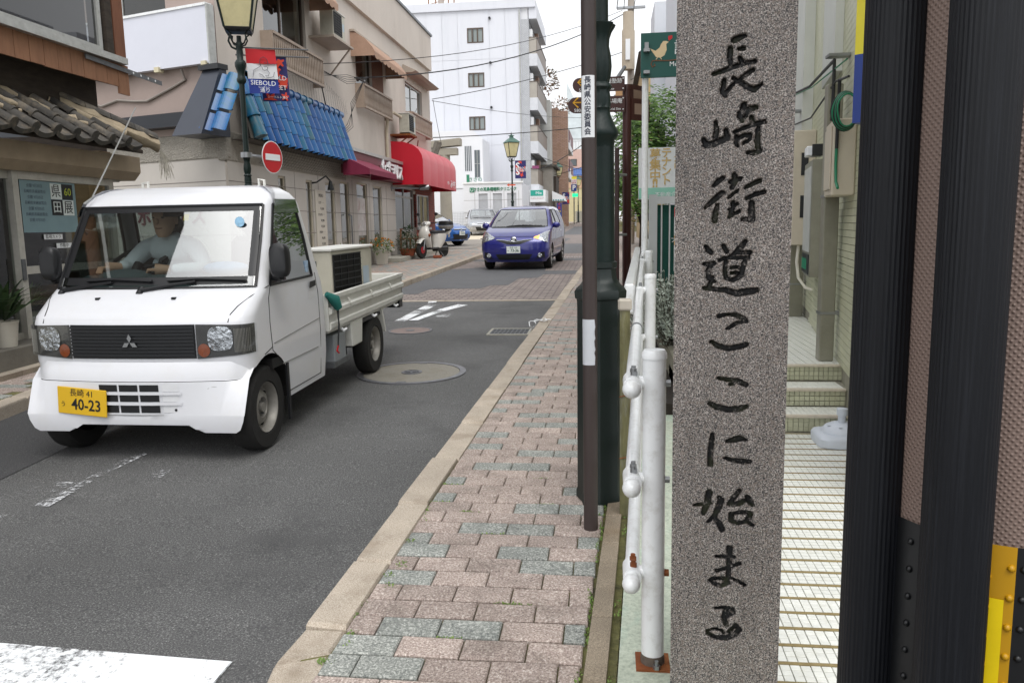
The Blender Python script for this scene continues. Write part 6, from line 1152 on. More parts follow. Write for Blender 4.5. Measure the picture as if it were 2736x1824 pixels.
for k in range(8):
    mb = MB(); FYp.box(mb, .56 + k * .085, .575 + k * .085, .4, 1.68, -.03, -.015); mb.build('picket', FG, fe)
MB().grid(lambda a, b: FYp.P(.5 + 1.1 * a, .4 + 1.27 * b, -.08 + .012 * math.sin(a * 30)), 30, 2).build('net', mat('net_green', '#175046', .8, var=.25, vs=25, stretch=(1, 1, 6)), fe, 60, fix=False)
for k, (z, mt, tx) in enumerate(((1.5, RED, '注意'), (1.2, mat('tag_orange', '#d99a1e', .5), 'フラワー'))):
    tg = thing('fence_notice', ['white notice with red heading on the fence', 'white notice with orange heading on the fence'][k], 'notice', FYp.P(.75, z, .01)); mb = MB(); FYp.box(mb, .70, .90, z - .24, z + .14, .002, .008); mb.build('plate', STICK, tg); mb = MB(); FYp.box(mb, .70, .90, z + .04, z + .14, .009, .011); mb.build('heading', mt, tg); text('lettering', tx, .06, FYp.M(.78, z + .09, .012), WHITE, tg, .001)
# silver shrub behind the rail
rl = random.Random(31); SIL = leafmat('leaf_silver', '#98a498', '#ccd4ca', .7); sh = thing('silver_shrub', 'silvery grey lavender shrub behind the white guard rail', 'shrub', (.5, 6.6, gz(6.6) + SW))
mb = MB(); sm = MB()
for k in range(260):
    a, e = rl.uniform(0, 6.28), rl.uniform(.15, 1.5); b0 = Vector((.52 + rl.uniform(-.08, .08), 6.7 + rl.uniform(-.4, .4), gz(6.7) + .35)); d = Vector((math.cos(a) * math.cos(e) * .42, math.sin(a) * math.cos(e) * .8, math.sin(e) * .55)); tip = b0 + d * rl.uniform(.75, 1.08); sm.tube([b0, (b0 + tip) / 2 + Vector((0, 0, .03)), tip], .003, 3)
    for j in range(22):
        t = rl.uniform(.3, 1); p = b0.lerp(tip, t); dd = Vector((rl.uniform(-1, 1), rl.uniform(-1, 1), rl.uniform(0, 1.2))).normalized(); s = dd.orthogonal().normalized(); l = rl.uniform(.022, .042); mb.poly([p, p + dd * l * .5 + s * l * .22, p + dd * l, p + dd * l * .5 - s * l * .22])
mb.build('foliage', SIL, sh, fix=False); sm.build('stems', mat('stem_grey', '#4d4a40', .9), sh, fix=False)
SOIL = mat('soil', '#2a241e', .95, var=.4, vs=20, bump=.5, bs=50); bed = MB(); bed.hexa([(.36, 5.2, .1), (1.05, 5.2, .1), (1.2, 8.7, .2), (.42, 8.7, .2), (.36, 5.2, .30), (1.05, 5.2, .30), (1.2, 8.7, .36), (.42, 8.7, .36)]); struct(bed.build('planting_bed', SOIL))
# trees behind the for-rent sign
def tree(label, loc, h, crowns, n, sz, lm, seed, asp=.4):
    t = thing('tree', label, 'tree', loc, group='trees along the right side'); rg = random.Random(seed); mb = MB(); b0 = Vector(loc); mb.tube([b0, b0 + Vector((.03, 0, h * .3)), b0 + Vector((-.04, .05, h * .6)), b0 + Vector((0, 0, h * .85))], [.07, .055, .04, .015], 8)
    for c, r_ in crowns: mb.tube([b0 + Vector((0, 0, h * .35)), b0.lerp(Vector(c), .6) + Vector((0, 0, h * .15)), Vector(c)], [.035, .025, .01], 6)
    mb.build('trunk', DWOOD, t, 60); cr = MB()
    for c, r_ in crowns:
        for k in range(n):
            a, e = rg.uniform(0, 6.28), rg.uniform(-.6, 1.4); p = Vector(c) + Vector((math.cos(a) * math.cos(e) * r_[0], math.sin(a) * math.cos(e) * r_[1], math.sin(e) * r_[2])) * rg.uniform(.45, 1.05); d = Vector((math.cos(a), math.sin(a), rg.uniform(-.7, .3))).normalized()
            for j in range(7):
                q = p + d * j * sz * .55; s = d.cross(Vector((0, 0, 1))).normalized() * (1 if j % 2 else -1); dd = (d * .5 + s + Vector((0, 0, rg.uniform(-.4, .2)))).normalized(); nn = dd.orthogonal().normalized(); l = sz * rg.uniform(.7, 1.2); cr.poly([q, q + dd * l * .5 + nn * l * asp * .5, q + dd * l, q + dd * l * .5 - nn * l * asp * .5])
    cr.build('crown', lm, t, fix=False); return t
LEAF_T = leafmat('leaf_tree', '#2f5220', '#7da04a')
tree('fresh green feathery tree between the brown post and the rent sign', (.55, 13, gz(13)), 3.2, [((.55, 13, 2.5), (.42, .6, .55)), ((.8, 13, 3.1), (.35, .5, .42)), ((.35, 12.8, 1.9), (.3, .5, .5)), ((.95, 13.2, 2.4), (.35, .5, .5)), ((.6, 12.9, 2.0), (.4, .5, .4)), ((.45, 13.1, 2.9), (.35, .5, .4))], 230, .085, LEAF_T, 5)
tree('darker thin tree farther along the right pavement', (.75, 19, gz(19)), 3.6, [((.75, 19, 2.6), (.5, .8, .8)), ((.6, 19, 1.7), (.35, .8, .5)), ((1.1, 19, 3.3), (.5, .7, .6))], 110, .09, leafmat('leaf_autumn', '#4c4a22', '#8d7a3c'), 6)
# right-hand houses seen in slivers, utility pole with transformer
hb = thing('far_house', 'ochre house upper corner behind the utility pole on the right', 'house', (1.6, 26, gz(26))); MB().box(1.02, 24, 1, 6, 30, 6.3).build('wall', mat('wall_ochre', '#b09a72', .85, var=.08), hb); mb = MB(); mb.hexa([(.85, 23.8, 6.3), (6.2, 23.8, 6.3), (6.2, 30.2, 6.3), (.85, 30.2, 6.3), (2.6, 23.8, 7.4), (6.2, 23.8, 7.4), (6.2, 30.2, 7.4), (2.6, 30.2, 7.4)]); mb.build('roof', mat('roof_grey', '#4d4d4d', .8), hb)
wh = thing('white_house', 'pale house wall behind the green sign', 'house', (2.6, 15, gz(15))); MB().box(1.15, 14.5, .3, 7, 17, 6.0).build('wall', mat('wall_pale', '#d6d9df', .8, var=.03), wh); MB().box(.95, 17.5, 3.5, 7, 19, 6.0).build('upper_storey', MT['wall_pale'], wh)
up = thing('utility_pole', 'distant concrete utility pole carrying a ribbed beige transformer', 'utility pole', (.75, 30, gz(30)))
MB().lathe([(.15, 0), (.11, 10)], (.80, 30, gz(30)), 14).build('shaft', mat('pole_concrete', '#a39a90', .85, var=.08), up, 50)
TRF = mat('transformer_beige', '#b3a693', .55, var=.06); mb = MB(); rings = []
for z in (6.9, 6.95, 8.2, 8.3, 8.85): rings.append([(.70 + (.22 if z < 8.25 else .19) * (1 + (.06 if k % 2 and 6.92 < z < 8.25 else 0)) * math.cos(2 * math.pi * k / 32), 29.7 + .2 * (1 + (.06 if k % 2 and 6.92 < z < 8.25 else 0)) * math.sin(2 * math.pi * k / 32), z) for k in range(32)])
mb.loft(rings); mb.build('transformer', TRF, up, 30); MB().box(.60, 29.44, 7.2, .76, 29.47, 7.9).build('label_plate', STICK, up); MB().box(.2, 29.8, 6.0, 1.4, 29.9, 6.08).build('cross_arm', STEEL, up); MB().box(.3, 29.8, 9.0, 1.3, 29.9, 9.08).build('cross_arm', STEEL, up); MB().box(.25, 29.5, 5.9, .55, 29.8, 6.4).build('junction_box', mat('box_tan', '#a8845e', .7), up)
MB().box(.68, 29.5, 5.2, .95, 29.7, 5.7).build('meter_box', ALU, up); mb = MB()
for k in range(9): mb.tube([(.3 + rl.uniform(-.2, .6), 29.6, 5.9), (.4 + rl.uniform(-.3, .5), 29.5, 5.5), (.3 + rl.uniform(-.2, .6), 29.6, 5.1)], .02, 4)
mb.build('cable_tangle', WIREM, up)
# ------------------------------------------------------------------ overhead wires
def wire(name, label, P, Q, sag, r, n=14):
    P, Q = Vector(P), Vector(Q); return tag(MB().tube([P.lerp(Q, k / n) - Vector((0, 0, sag * 4 * (k / n) * (1 - k / n))) for k in range(n + 1)], r, 5).build(name, WIREM, None, 60), label, 'cable', 'overhead cables')
Wi = [((-6.1, 19.4, 5.1), (.6, 30, 8.9), .5, .016, 'twisted overhead cable from the beige facade up toward the utility pole'), ((-6.15, 16.9, 4.95), (.5, 30, 9.0), .4, .009, 'thin overhead wire just above the twisted facade cable'), ((-6.1, 28.1, 5.9), (.6, 30, 7.6), .15, .012, 'overhead wire from the beige building corner crossing the white block'), ((-6.1, 28.1, 5.85), (1, 52, 8.2), .3, .01, 'thin wire slanting from the building corner to the far right'), ((-6.1, 28.1, 4.6), (.6, 34, 5.6), .08, .016, 'lower thick wire crossing in front of the white block'), ((-6.1, 28.3, 5.9), (-6.6, 32, 4.7), .1, .01, 'wire dropping from the building corner to the wooden stump'), ((.3, 29.9, 9.05), (.3, -8, 5.5), .9, .016, 'black overhead cable sagging toward the camera left of the brown pole'), ((.55, 29.9, 9.05), (.1, -8, 6.2), 1.0, .013, 'second black overhead cable left of the brown pole'), ((.9, 29.9, 9.05), (.45, -8, 6.5), .8, .013, 'third black overhead cable close to the brown pole'), ((.8, 29.9, 6.6), (2.4, 8, 4.3), .2, .012, 'cable from the transformer pole down behind the green sign'), ((-4.6, 53.8, 5.2), (.6, 30, 5.6), .3, .02, 'thick cable in front of the far balconies'), ((-5.1, 54, 6.3), (-1.2, 70, 6.0), .2, .02, 'cable above the far shop roofs'), ((-4.0, 60, 5.2), (.5, 45, 5.5), .2, .018, 'cable running behind the far lamp')]
for P, Q, s, r, lb in Wi: wire('overhead_cable', lb, P, Q, s, r)
cj = thing('cable_joint', 'black cable joint box hanging left of the transformer pole', 'cable joint', (.3, 20, 4.6)); MB().cyl((.16, 18.0, 4.55), (.38, 19.8, 5.15), .045, n=10).build('sleeve', BLACK, cj, 50)
# ------------------------------------------------------------------ parking lot, shrine gate, clinic
mb = MB(); PKS = speckle('parking_paving', [(.3, '#77706a'), (.5, '#8d867e'), (.7, '#a29b92')], 60, .9, big=.15, bscale=1, bump=.2)
for a, b in ((28.2, 36.6),): sheet(mb, [(-16, a), (-4.75, a), (-4.75, b), (-16, b)], SW + .006)
sheet(mb, [(-16, 36.6), (-4.75, 36.6), (-4.75, 46), (-16, 46)], SW + .008, 1)
struct(mb.build('parking_lot', [PKS, speckle('parking_pale', [(.3, '#b8ab96'), (.5, '#c9bda8'), (.7, '#d6ccba')], 40, .9, bump=.1)]))
for k, (a, b, c, d) in enumerate(((-6.3, 28.9, -4.95, 28.98), (-5.6, 30.4, -4.95, 30.48), (-6.2, 29.6, -5.4, 29.66), (-6.0, 26.6, -5.2, 26.66))): mark('parking_line', '', [(a, b), (c, b), (c, d), (a, d)], PAINT3, SW + .012)
gd = thing('drain_slot', 'dark drain slot in the parking lot paving', 'drain', (-5.4, 37.0, gz(37) + SW)); MB().box(-5.9, 36.8, gz(37) + SW, -4.9, 37.1, gz(37) + SW + .04).build('grating', DSTEEL, gd)
TOR = mat('stone_torii', '#a8a294', .9, var=.15, vs=3, bump=.4, bs=20, stain=('#6f6a5c', .6), ss=1.5); tr = thing('stone_gate', 'old grey stone shrine gate pillar and lintel behind the red awning', 'shrine gate', (-6.8, 33.5, gz(33.5)))
MB().lathe([(.27, 0), (.22, 3.85)], (-6.80, 33.5, gz(33.5)), 24).build('pillar', TOR, tr, 50); mb = MB()
def lint(z0, z1, x0, x1, d, up_): return [[(x, 33.5 - d, z0 + up_ * t * t), (x, 33.5 + d, z0 + up_ * t * t), (x, 33.5 + d, z1 + up_ * 1.25 * t * t), (x, 33.5 - d, z1 + up_ * 1.25 * t * t)] for x, t in [(x0 + (x1 - x0) * k / 10, k / 10) for k in range(11)]]
MB().loft(lint(4.45, 4.72, -9.2, -6.25, .22, .02)).build('tie_beam', TOR, tr); MB().loft(lint(4.72, 4.98, -9.4, -6.10, .27, .12)).build('lintel', TOR, tr)
wd = thing('weathered_stump', 'leaning weathered grey wooden post top behind the red awning', 'post', (-6.6, 31, 3.5)); mb = MB(); mb.tube([(-6.95, 31, 3.4), (-6.73, 31, 4.2), (-6.53, 31, 4.77)], [.15, .15, .15], 8); mb.build('post', mat('wood_grey', '#7d7870', .95, var=.35, vs=10, stretch=(4, 4, .8), bump=.5, bs=30), wd, 40)
mf = thing('mesh_fence', 'low black and grey wire mesh fence behind the parked cars', 'fence', (-8, 44.4, gz(44))); Z = gz(44) + SW; mb = MB()
for k in range(70): mb.tube([(-11 + k * .09, 44.4, Z + .1), (-11 + k * .09, 44.4, Z + 1.25)], .006, 3)
for k in range(14): mb.tube([(-11, 44.4, Z + .1 + k * .088), (-4.7, 44.4, Z + .1 + k * .088)], .006, 3)
tag(mb.build('mesh', mat('fence_mesh_grey', '#9aa0a2', .6, .3), mf, fix=False), kind='stuff')
for k in range(4): MB().lathe([(.035, 0), (.035, 1.4)], (-10.6 + k * 1.9, 44.35, Z), 8).build('post', BLACKM, mf)
cl = thing('clinic', 'white ear-nose-throat clinic with green lettering behind the silver car', 'building', (-7, 47, gz(47))); WPN = mat('panel_white_wall', '#d9dade', .7, var=.03, vs=1); C1 = Pl((0, 46), (1, 0)); dw = [(-7.43, -6.9, .9, 3.37), (-6.59, -6.07, .9, 3.37), (-5.77, -5.24, .9, 3.37)]
wallmesh(C1, -8.3, -4.9, .9, 3.94, dw, .08).build('front_wall', WPN, cl); MB().box(-8.3, 46.08, .9, -4.9, 50, 3.93).build('low_block', WPN, cl); mb = MB(); C1.box(mb, -8.36, -4.84, 3.94, 4.03, -.2, .06); mb.build('coping', WHITE_M, cl)
for a, b, c, d in dw:
    mb = MB(); C1.box(mb, a, b, c, d, -.075, -.06); mb.build('frosted_window', mat('frost', '#b2b4b8', .3) if 'frost' not in MT else MT['frost'], cl)
mb = MB()
for z in (1.6, 2.3, 3.0): C1.box(mb, -8.3, -4.9, z - .008, z + .008, 0, .002)
for u in (-7.65, -6.75, -5.95, -5.1): C1.box(mb, u - .008, u + .008, .9, 3.5, .0005, .0025)
mb.build('panel_joints', MT['joint_grey'], cl); SGN = mat('clinic_green', '#2f7a5c', .5); text('sign_lettering', 'ささの耳鼻咽喉科クリニック', .23, C1.M(-6.47, 3.60, .01), SGN, cl, .02, sx=.84, bold=.004)
mb = MB(); C1.box(mb, -7.93, -7.68, 3.46, 3.72, .01, .03); mb.build('emblem', SGN, cl); mb = MB(); mb.tube([C1.P(-7.88, 3.66, .033), C1.P(-7.87, 3.55, .033), C1.P(-7.805, 3.5, .033), C1.P(-7.74, 3.55, .033), C1.P(-7.73, 3.66, .033)], .014, 4); mb.build('emblem_mark', WHITE, cl)
C2 = Pl((0, 50), (1, 0)); mh_ = [(-8.87 + k * .115, -8.80 + k * .115, 4.94, 6.46) for k in range(4)] + [(-8.27, -7.93, 4.55, 6.2)]
MB().poly([(-14, 50, 7.45), (-8.33, 50, 7.40), (-7.75, 50, 6.9), (-7.75, 50, 3.9), (-14, 50, 3.9)]).build('main_wall', WPN, cl); MB().box(-14, 50.05, .9, -7.75, 53, 6.9).build('main_block', WPN, cl)
for a, b, c, d in mh_:
    mb = MB(); C2.box(mb, a, b, c, d, .0, .015); mb.build('slit_window', mat('slit_glass', '#5d6468', .3) if 'slit_glass' not in MT else MT['slit_glass'], cl)
mb = MB(); C2.box(mb, -8.115, -8.085, 4.55, 6.2, .016, .03); C2.box(mb, -8.27, -7.93, 5.36, 5.39, .016, .03); mb.build('window_bars', ALU, cl); text('side_lettering', 'ささの', .30, C2.M(-8.25, 4.4, .01), SGN, cl, .01); mb = MB(); C2.box(mb, -8.8, -8.62, 4.2, 4.72, .01, .02); mb.build('side_emblem', SGN, cl)
# ------------------------------------------------------------------ tall white block with balconies
wb = thing('apartment_block', 'tall white-panelled apartment block with brown-railed balconies', 'building', (-9, 56, gz(56))); W1 = Pl((0, 54), (1, 0)); PANW = mat('panel_wall', '#d4d6dd', .7, var=.025, vs=.6, rnd=.02, stain=('#b4b7c0', .35), ss=1.2, stretch=(1.5, 1.5, .15))
TILEW = bricktex('white_tiles', '#b9bbbf', '#c2c4c8', '#9b9da1', .11, .07, .012, 'XZ', dirt=.05)
MB().box(-16, 54.06, 1, -5.2, 62, 15.6).build('core', WPN, wb)
cu = [-16, -14.5, -13.0, -11.95, -10.9, -9.85, -8.8, -7.75, -6.7, -5.64]; cz = [1, 6.86, 12.4, 15.5]
wn_ = [(-9.22, -8.14, 13.45, 14.4), (-9.22, -8.14, 10.64, 11.56), (-9.22, -8.14, 7.87, 8.76)]
for a, b in zip(cu[:-1], cu[1:]):
    for c, d in zip(cz[:-1], cz[1:]):
        hs_ = [(max(h[0], a), min(h[1], b), h[2], h[3]) for h in wn_ if h[1] > a and h[0] < b and c < h[2] < d]
        wallmesh(W1, a + .006, b - .006, c + .006, d - .006, [h for h in hs_ if h[1] - h[0] > .02], .06).build('wall_panel', PANW, wb)
for h in wn_:
    window(W1, wb, *h, -.0, .07, ((h[0] + h[1]) / 2 - .2, (h[0] + h[1]) / 2 + .15), BZ, GLASS, mat('curtain_pale', '#c3c6c8', .9, var=.12, vs=3) if 'curtain_pale' not in MT else MT['curtain_pale'])
window(W1, wb, -8.35, -7.95, 5.1, 5.97, .02, .05, (), BZ, GLASSD)
for z in (14.95, 12.15, 9.3):
    MB().cyl((-7.7, 54, z), (-7.7, 53.85, z), .08, n=12).build('vent_cap', BLACKM, wb)
mb = MB(); W1.box(mb, -16, -4.7, 15.5, 16.0, -8, .14); mb.build('roof_fascia', PANW, wb); mb = MB(); W1.box(mb, -5.64, -5.15, 1, 14.78, -.3, .03); mb.build('tile_strip', TILEW, wb)
mb = MB(); W1.box(mb, -5.15, -4.62, 14.8, 15.5, -8, .0); mb.build('roof_canopy', PANW, wb)
BRP = mat('balcony_brown', '#6f6258', .5, var=.08)
for k, (zt, zb) in enumerate(((12.62, 11.85), (9.84, 9.04), (7.04, 6.26), (4.24, 3.5))):
    MB().box(-5.15, 54.0, zb, -4.62, 61.8, zt).build('balcony_slab', mat('balcony_white', '#c9cbd0', .7) if 'balcony_white' not in MT else MT['balcony_white'], wb)
    MB().box(-4.66, 54.05, zt, -4.63, 61.8, zt + 1.0).build('balcony_panel', BRP, wb); MB().box(-5.15, 54.02, zt, -4.66, 54.05, zt + 1.0).build('balcony_end_panel', mat('frosted_panel', '#a39d94', .4) if 'frosted_panel' not in MT else MT['frosted_panel'], wb)
    mb = MB(); mb.tube([(-5.15, 54, zt + 1.03), (-4.62, 54, zt + 1.03), (-4.62, 61.8, zt + 1.03)], .03, 5); mb.build('handrail', BZ, wb)
    MB().box(-5.14, 54.3, zt + 1.0, -4.95, 54.8, zt + 1.6).build('water_heater', WHITE_M, wb)
    MB().box(-4.95, 56, zt + 1.0, -4.72, 56.8, zt + 1.7).build('balcony_unit', mat('brown_box', '#6b5344', .7) if 'brown_box' not in MT else MT['brown_box'], wb)
    MB().box(-5.3, 54.06, zt, -5.16, 61.8, zt + 2.0).build('balcony_recess', mat('recess_grey', '#6d7074', .8, var=.3, vs=1.5) if 'recess_grey' not in MT else MT['recess_grey'], wb)
ld = thing('hung_laundry', 'blue and red laundry hanging on a middle balcony', 'laundry', (-4.9, 54.2, 7.4)); MB().box(-5.0, 54.1, 7.35, -4.85, 54.3, 7.95).build('blue_cloth', mat('cloth_blue', '#3a62b5', .9), ld); MB().box(-5.05, 53.92, 5.25, -4.6, 53.98, 5.45).build('red_cloth', mat('cloth_red', '#8a4a6e', .9, var=.5, vs=12), ld)
MB().cyl((-5.75, 53.95, 1), (-5.75, 53.95, 15.4), .05, n=8).build('downpipe', ALU, wb)
# antenna tower on the roof
at = thing('roof_tower', 'rusty lattice antenna tower base on the white roof', 'tower', (-11.5, 57, 16)); TR_ = mat('tower_rust', '#8f6a55', .8, var=.2)
for x in (-12.4, -11.9, -11.0, -10.6): MB().tube([(x, 57, 16), (x + .05, 57, 18.5)], .05, 5).build('leg', TR_, at)
mb = MB()
for k in range(6): mb.tube([(-12.4, 57, 16 + k * .4), (-10.6, 57, 16.4 + k * .4)], .025, 4)
mb.build('brace', TR_, at); MB().cyl((-11.5, 57, 16), (-11.5, 57, 17.6), .2, n=10).build('drum', mat('drum_grey', '#a59a92', .7), at)
# small sign on the block's corner
mi = thing('shop_sign', 'teal and white patchwork shop sign on the white block corner', 'sign', (-4.9, 53.6, 3.3)); S1 = Pl((0, 53.5), (1, 0)); MB().box(-5.2, 53.5, 3.05, -4.15, 56, 3.85).build('box', WHITE_M, mi); mb = MB(); S1.box(mb, -5.15, -4.3, 3.45, 3.83, .004, .012); mb.build('teal_field', mat('teal', '#27a08e', .5), mi); text('lettering', 'Mie', .28, S1.M(-4.6, 3.63, .014), WHITE, mi, .004); text('small_lettering', 'パッチワークショップ', .11, S1.M(-4.72, 3.28, .006), mat('ink_red', '#a4484c', .6), mi, .004, sx=.8)
# ------------------------------------------------------------------ buildings farther up the street
def block(name, label, cat, x0, x1, y0, y1, h, mt, wins=(), roof=None):
    t = thing(name, label, cat, ((x0 + x1) / 2, y0, gz(y0))); MB().box(x0, y0, gz(y0) - .2, x1, y1, h).build('wall', mt, t)
    f = Pl((0, y0), (1, 0)); sdp = Pl((x1, 0), (0, 1))
    for (pl, a, b, c, d, mt2) in wins:
        q = f if pl == 'f' else sdp; mb = MB(); q.box(mb, a, b, c, d, .0, .03); o = mb.build('window', BZ, t); mb = MB(); q.box(mb, a + .06, b - .06, c + .06, d - .06, .031, .034); mb.build('pane', mt2 or MT['slit_glass'], o)
    if roof: MB().box(x0 - .15, y0 - .15, h, x1 + .3, y1 + .15, h + .15).build('roof', roof, t)
    return t
BTL = bricktex('brown_tiles', '#9a7c68', '#a6887a', '#7d665a', .3, .1, .012, 'XZ', dirt=.06)
b = block('tile_building', 'tall brown-tiled building with maroon balconies past the white block', 'building', -6.5, -3.9, 64.5, 74, 10.6, BTL); MB().box(-3.9, 64.6, 1, -3.2, 65.6, 10.4).build('pier', BTL, b)
for k, z in enumerate((5.3, 7.6)):
    MB().box(-3.9, 66, z, -3.15, 73, z + .5).build('balcony_base', WPN, b); MB().box(-3.2, 66, z + .5, -3.13, 73, z + 1.5).build('balcony_panel', mat('maroon', '#5c1f24', .5) if 'maroon' not in MT else MT['maroon'], b); MB().box(-3.95, 66.2, z + 1.5, -3.88, 72.8, z + 2.2).build('recess', DARKIN, b)
    mb = MB(); mb.prism([(66.2 + 1.5 * a, z - .1 + .9 * math.sin(math.pi * a)) for a in [k2 / 8 for k2 in range(9)]], lambda u, v, w: (-3.14 + w, u, v), 0, .04); mb.build('shell_arch', WPN, b)
block('concrete_building', 'grey concrete top storey with roof plants beyond the white block', 'building', -6.5, -4.4, 62.2, 64.4, 10.9, mat('conc_light', '#b3b3af', .9, var=.1, vs=2))
rpn = thing('roof_garden', 'reddish and green shrubs along the far roof edge', 'roof plants', (-4.6, 63, 11)); mb = MB(); leaves(mb, (-4.7, 62.6, 12.3), (.9, 1, 1.0), 260, .3, rl, shell=.1); leaves(mb, (-3.8, 66, 10.9), (.8, 1, .6), 160, .3, rl, shell=.1); mb.build('foliage', leafmat('leaf_red', '#5c5a34', '#96705c'), rpn, fix=False)
dk = block('dark_house', 'old dark timber house with wooden shutters behind the second far lamp', 'house', -5.6, -3.95, 57.6, 62, 5.6, mat('wall_grey', '#8d8880', .9, var=.1, vs=2), roof=GT)
MB().box(-3.94, 58.5, 3.6, -3.75, 61.5, 5.0).build('shutter_box', DWOOD, dk)
sh_ = thing('shop_awning', 'white shop awning with small coloured print far up the street', 'awning', (-3.5, 57, 3.2)); MB().hexa([(-3.95, 57, 3.2), (-3.05, 57, 3.2), (-3.05, 60, 3.2), (-3.95, 60, 3.2), (-3.95, 57, 3.9), (-3.2, 57, 3.55), (-3.2, 60, 3.55), (-3.95, 60, 3.9)]).build('canopy', WHITE_M, sh_); mb = MB()
for k in range(5): mb.box(-3.9 + k * .17, 56.98, 3.22, -3.8 + k * .17, 56.99, 3.3)
mb.build('print', mat('print_teal', '#2a8a90', .5), sh_)
bn = thing('sale_banner', 'blue and orange sale banner reading 20 percent beside the far shop', 'banner', (-3.6, 57, 2)); MB().box(-3.62, 56.9, 1.75, -3.28, 56.94, 3.05).build('cloth', mat('banner_royal', '#22418c', .6), bn); BNP = Pl((0, 56.89), (1, 0)); OY = mat('print_yellow', '#e0c23a', .6)
for k, (ch, mt) in enumerate((('水', ORR), ('金', ORR), ('20', OY), ('%', OY), ('引', OY))): text('letter', ch, .24, BNP.M(-3.45, 2.95 - k * .25, .002), mt, bn, .002)
def sbanner(label, x, y, z0, z1, w):
    t = thing('banner', label, 'banner', (x, y, z0), group=None); q = Pl((x, y), (1, 0)); mb = MB(); q.box(mb, 0, w, z0, z1, -.01, 0); mb.build('field', MT['banner_navy'], t); blot(q, t, .02, w - .02, z0 + .03, z1 - .03, ORR, 9, random.Random(int(y)), .003); text('lettering', 'S', (z1 - z0) * .5, q.M(w * .25, z0 + (z1 - z0) * .68, .012), WHITE, t, .002, bold=.01); text('lettering', 'S', (z1 - z0) * .5, q.M(w * .25, z0 + (z1 - z0) * .36, .012), WHITE, t, .002, bold=.01); text('small_lettering', 'IEBOLD\nTREET', (z1 - z0) * .16, q.M(w * .68, z0 + (z1 - z0) * .5, .012), WHITE, t, .002); MB().tube([(x - .3, y + .03, z1), (x + w + .3, y + .03, z1)], .012, 5).build('rod', DSTEEL, t)
sbanner('red and navy banner on the lamp behind the purple car', -4.40, 38.3, 3.72, 4.55, .52); sbanner('small red banner on the second far lamp', -3.55, 62.5, 3.1, 4.0, .55); sbanner('tiny red banner at the farthest lamp', -2.75, 86, 3.3, 4.3, .6)
ar = thing('arrow_sign', 'small orange left arrow sign on the lamp behind the purple car', 'sign', (-4.6, 38.2, 3.3)); MB().poly([(-4.8, 38.2, 3.42), (-4.68, 38.2, 3.50), (-4.68, 38.2, 3.45), (-4.38, 38.2, 3.45), (-4.38, 38.2, 3.39), (-4.68, 38.2, 3.39), (-4.68, 38.2, 3.34)]).build('plate', mat('arrow_orange', '#d65a35', .6), ar)
psn = thing('parking_sign', 'far coin-parking sign with yellow top and blue P', 'sign', (-2.97, 70, 4)); PP = Pl((0, 70), (1, 0))
for n, a, b, mt in (('yellow_panel', 5.40, 5.62, MT['sign_yellow']), ('price_panel', 4.98, 5.40, WHITE), ('blue_panel', 4.38, 4.96, MT['sign_blue'])): MB().box(-3.2, 70, a, -2.73, 70.1, b).build(n, mt, psn)
text('letter', 'P', .55, PP.M(-2.96, 4.67, .005), WHITE, psn, .004, bold=.02); text('price', '100', .26, PP.M(-2.96, 5.25, .005), RED, psn, .004); text('price', '駐車場', .14, PP.M(-2.96, 5.07, .005), RED, psn, .004); MB().cyl((-2.96, 70.05, 1.2), (-2.96, 70.05, 4.4), .05, n=8).build('post', STEEL, psn)
gn = thing('led_sign', 'lit green vacancy sign below the far parking sign', 'sign', (-2.85, 70, 3.9)); MB().box(-3.1, 69.9, 3.9, -2.62, 70, 4.18).build('panel', mat('led_green', '#1fd48a', .5, emit=1.2), gn)
pk = block('pink_building', 'pale pink building with a railing on its roof at the street end', 'building', -6, -1.2, 95, 103, 10.2, mat('wall_pink', '#c9aba0', .85, var=.05), wins=(('f', -4.4, -3.65, 8.3, 9.1, None),)); mb = MB()
for k in range(16): mb.tube([(-6 + k * .32, 95, 10.2), (-6 + k * .32, 95, 11.1)], .02, 4)
mb.tube([(-6, 95, 11.1), (-1.2, 95, 11.1)], .03, 4); tag(mb.build('roof_railing', STEEL, pk, fix=False), kind='stuff')
br_ = block('blue_roof_house', 'cream house with blue tiled roof and arched porch at the street end', 'house', -5, -1.0, 91, 94, 5.6, mat('wall_cream', '#c9bf98', .85, var=.05)); BR2 = mat('roof_blue', '#3a5c96', .6, var=.2, vs=6)
for k in range(18): MB().hexa([(-5 + k * .24, 90.4, 6.9), (-4.78 + k * .24, 90.4, 6.9), (-4.78 + k * .24, 93, 7.8), (-5 + k * .24, 93, 7.8), (-5 + k * .24, 90.4, 7.02), (-4.78 + k * .24, 90.4, 7.02), (-4.78 + k * .24, 93, 7.95), (-5 + k * .24, 93, 7.95)]).build('roof_tile', BR2, br_)
MB().box(-5, 90.9, 5.6, -1, 93, 6.9).build('upper_wall', mat('wall_peach', '#cfae92', .85), br_); MB().box(-3.6, 88, 1.2, -2.2, 88.2, 3.0).build('garden_wall', CONC, br_)
gb = block('glass_tower', 'pale distant building with a sloping glazed roof above the street end', 'building', -6, 0, 120, 130, 14, mat('pale_far', '#d5d9dc', .8)); MB().hexa([(-6, 119.9, 14), (0, 119.9, 14), (0, 128, 14), (-6, 128, 14), (-6, 120, 22), (-3.2, 120, 16), (-3.2, 128, 16), (-6, 128, 22)]).build('glazed_roof', mat('far_glass', '#c5ced2', .3, var=.15, vs=.7), gb)
block('far_house', 'long pale low house along the right side up the street', 'house', 1.9, 8, 33, 60, 5, MT['wall_pale'], roof=MT['roof_grey']); block('far_house', 'cream house beyond the long pale one on the right', 'house', 2.4, 8, 61, 90, 6, MT['wall_cream'], roof=MT['roof_grey'])
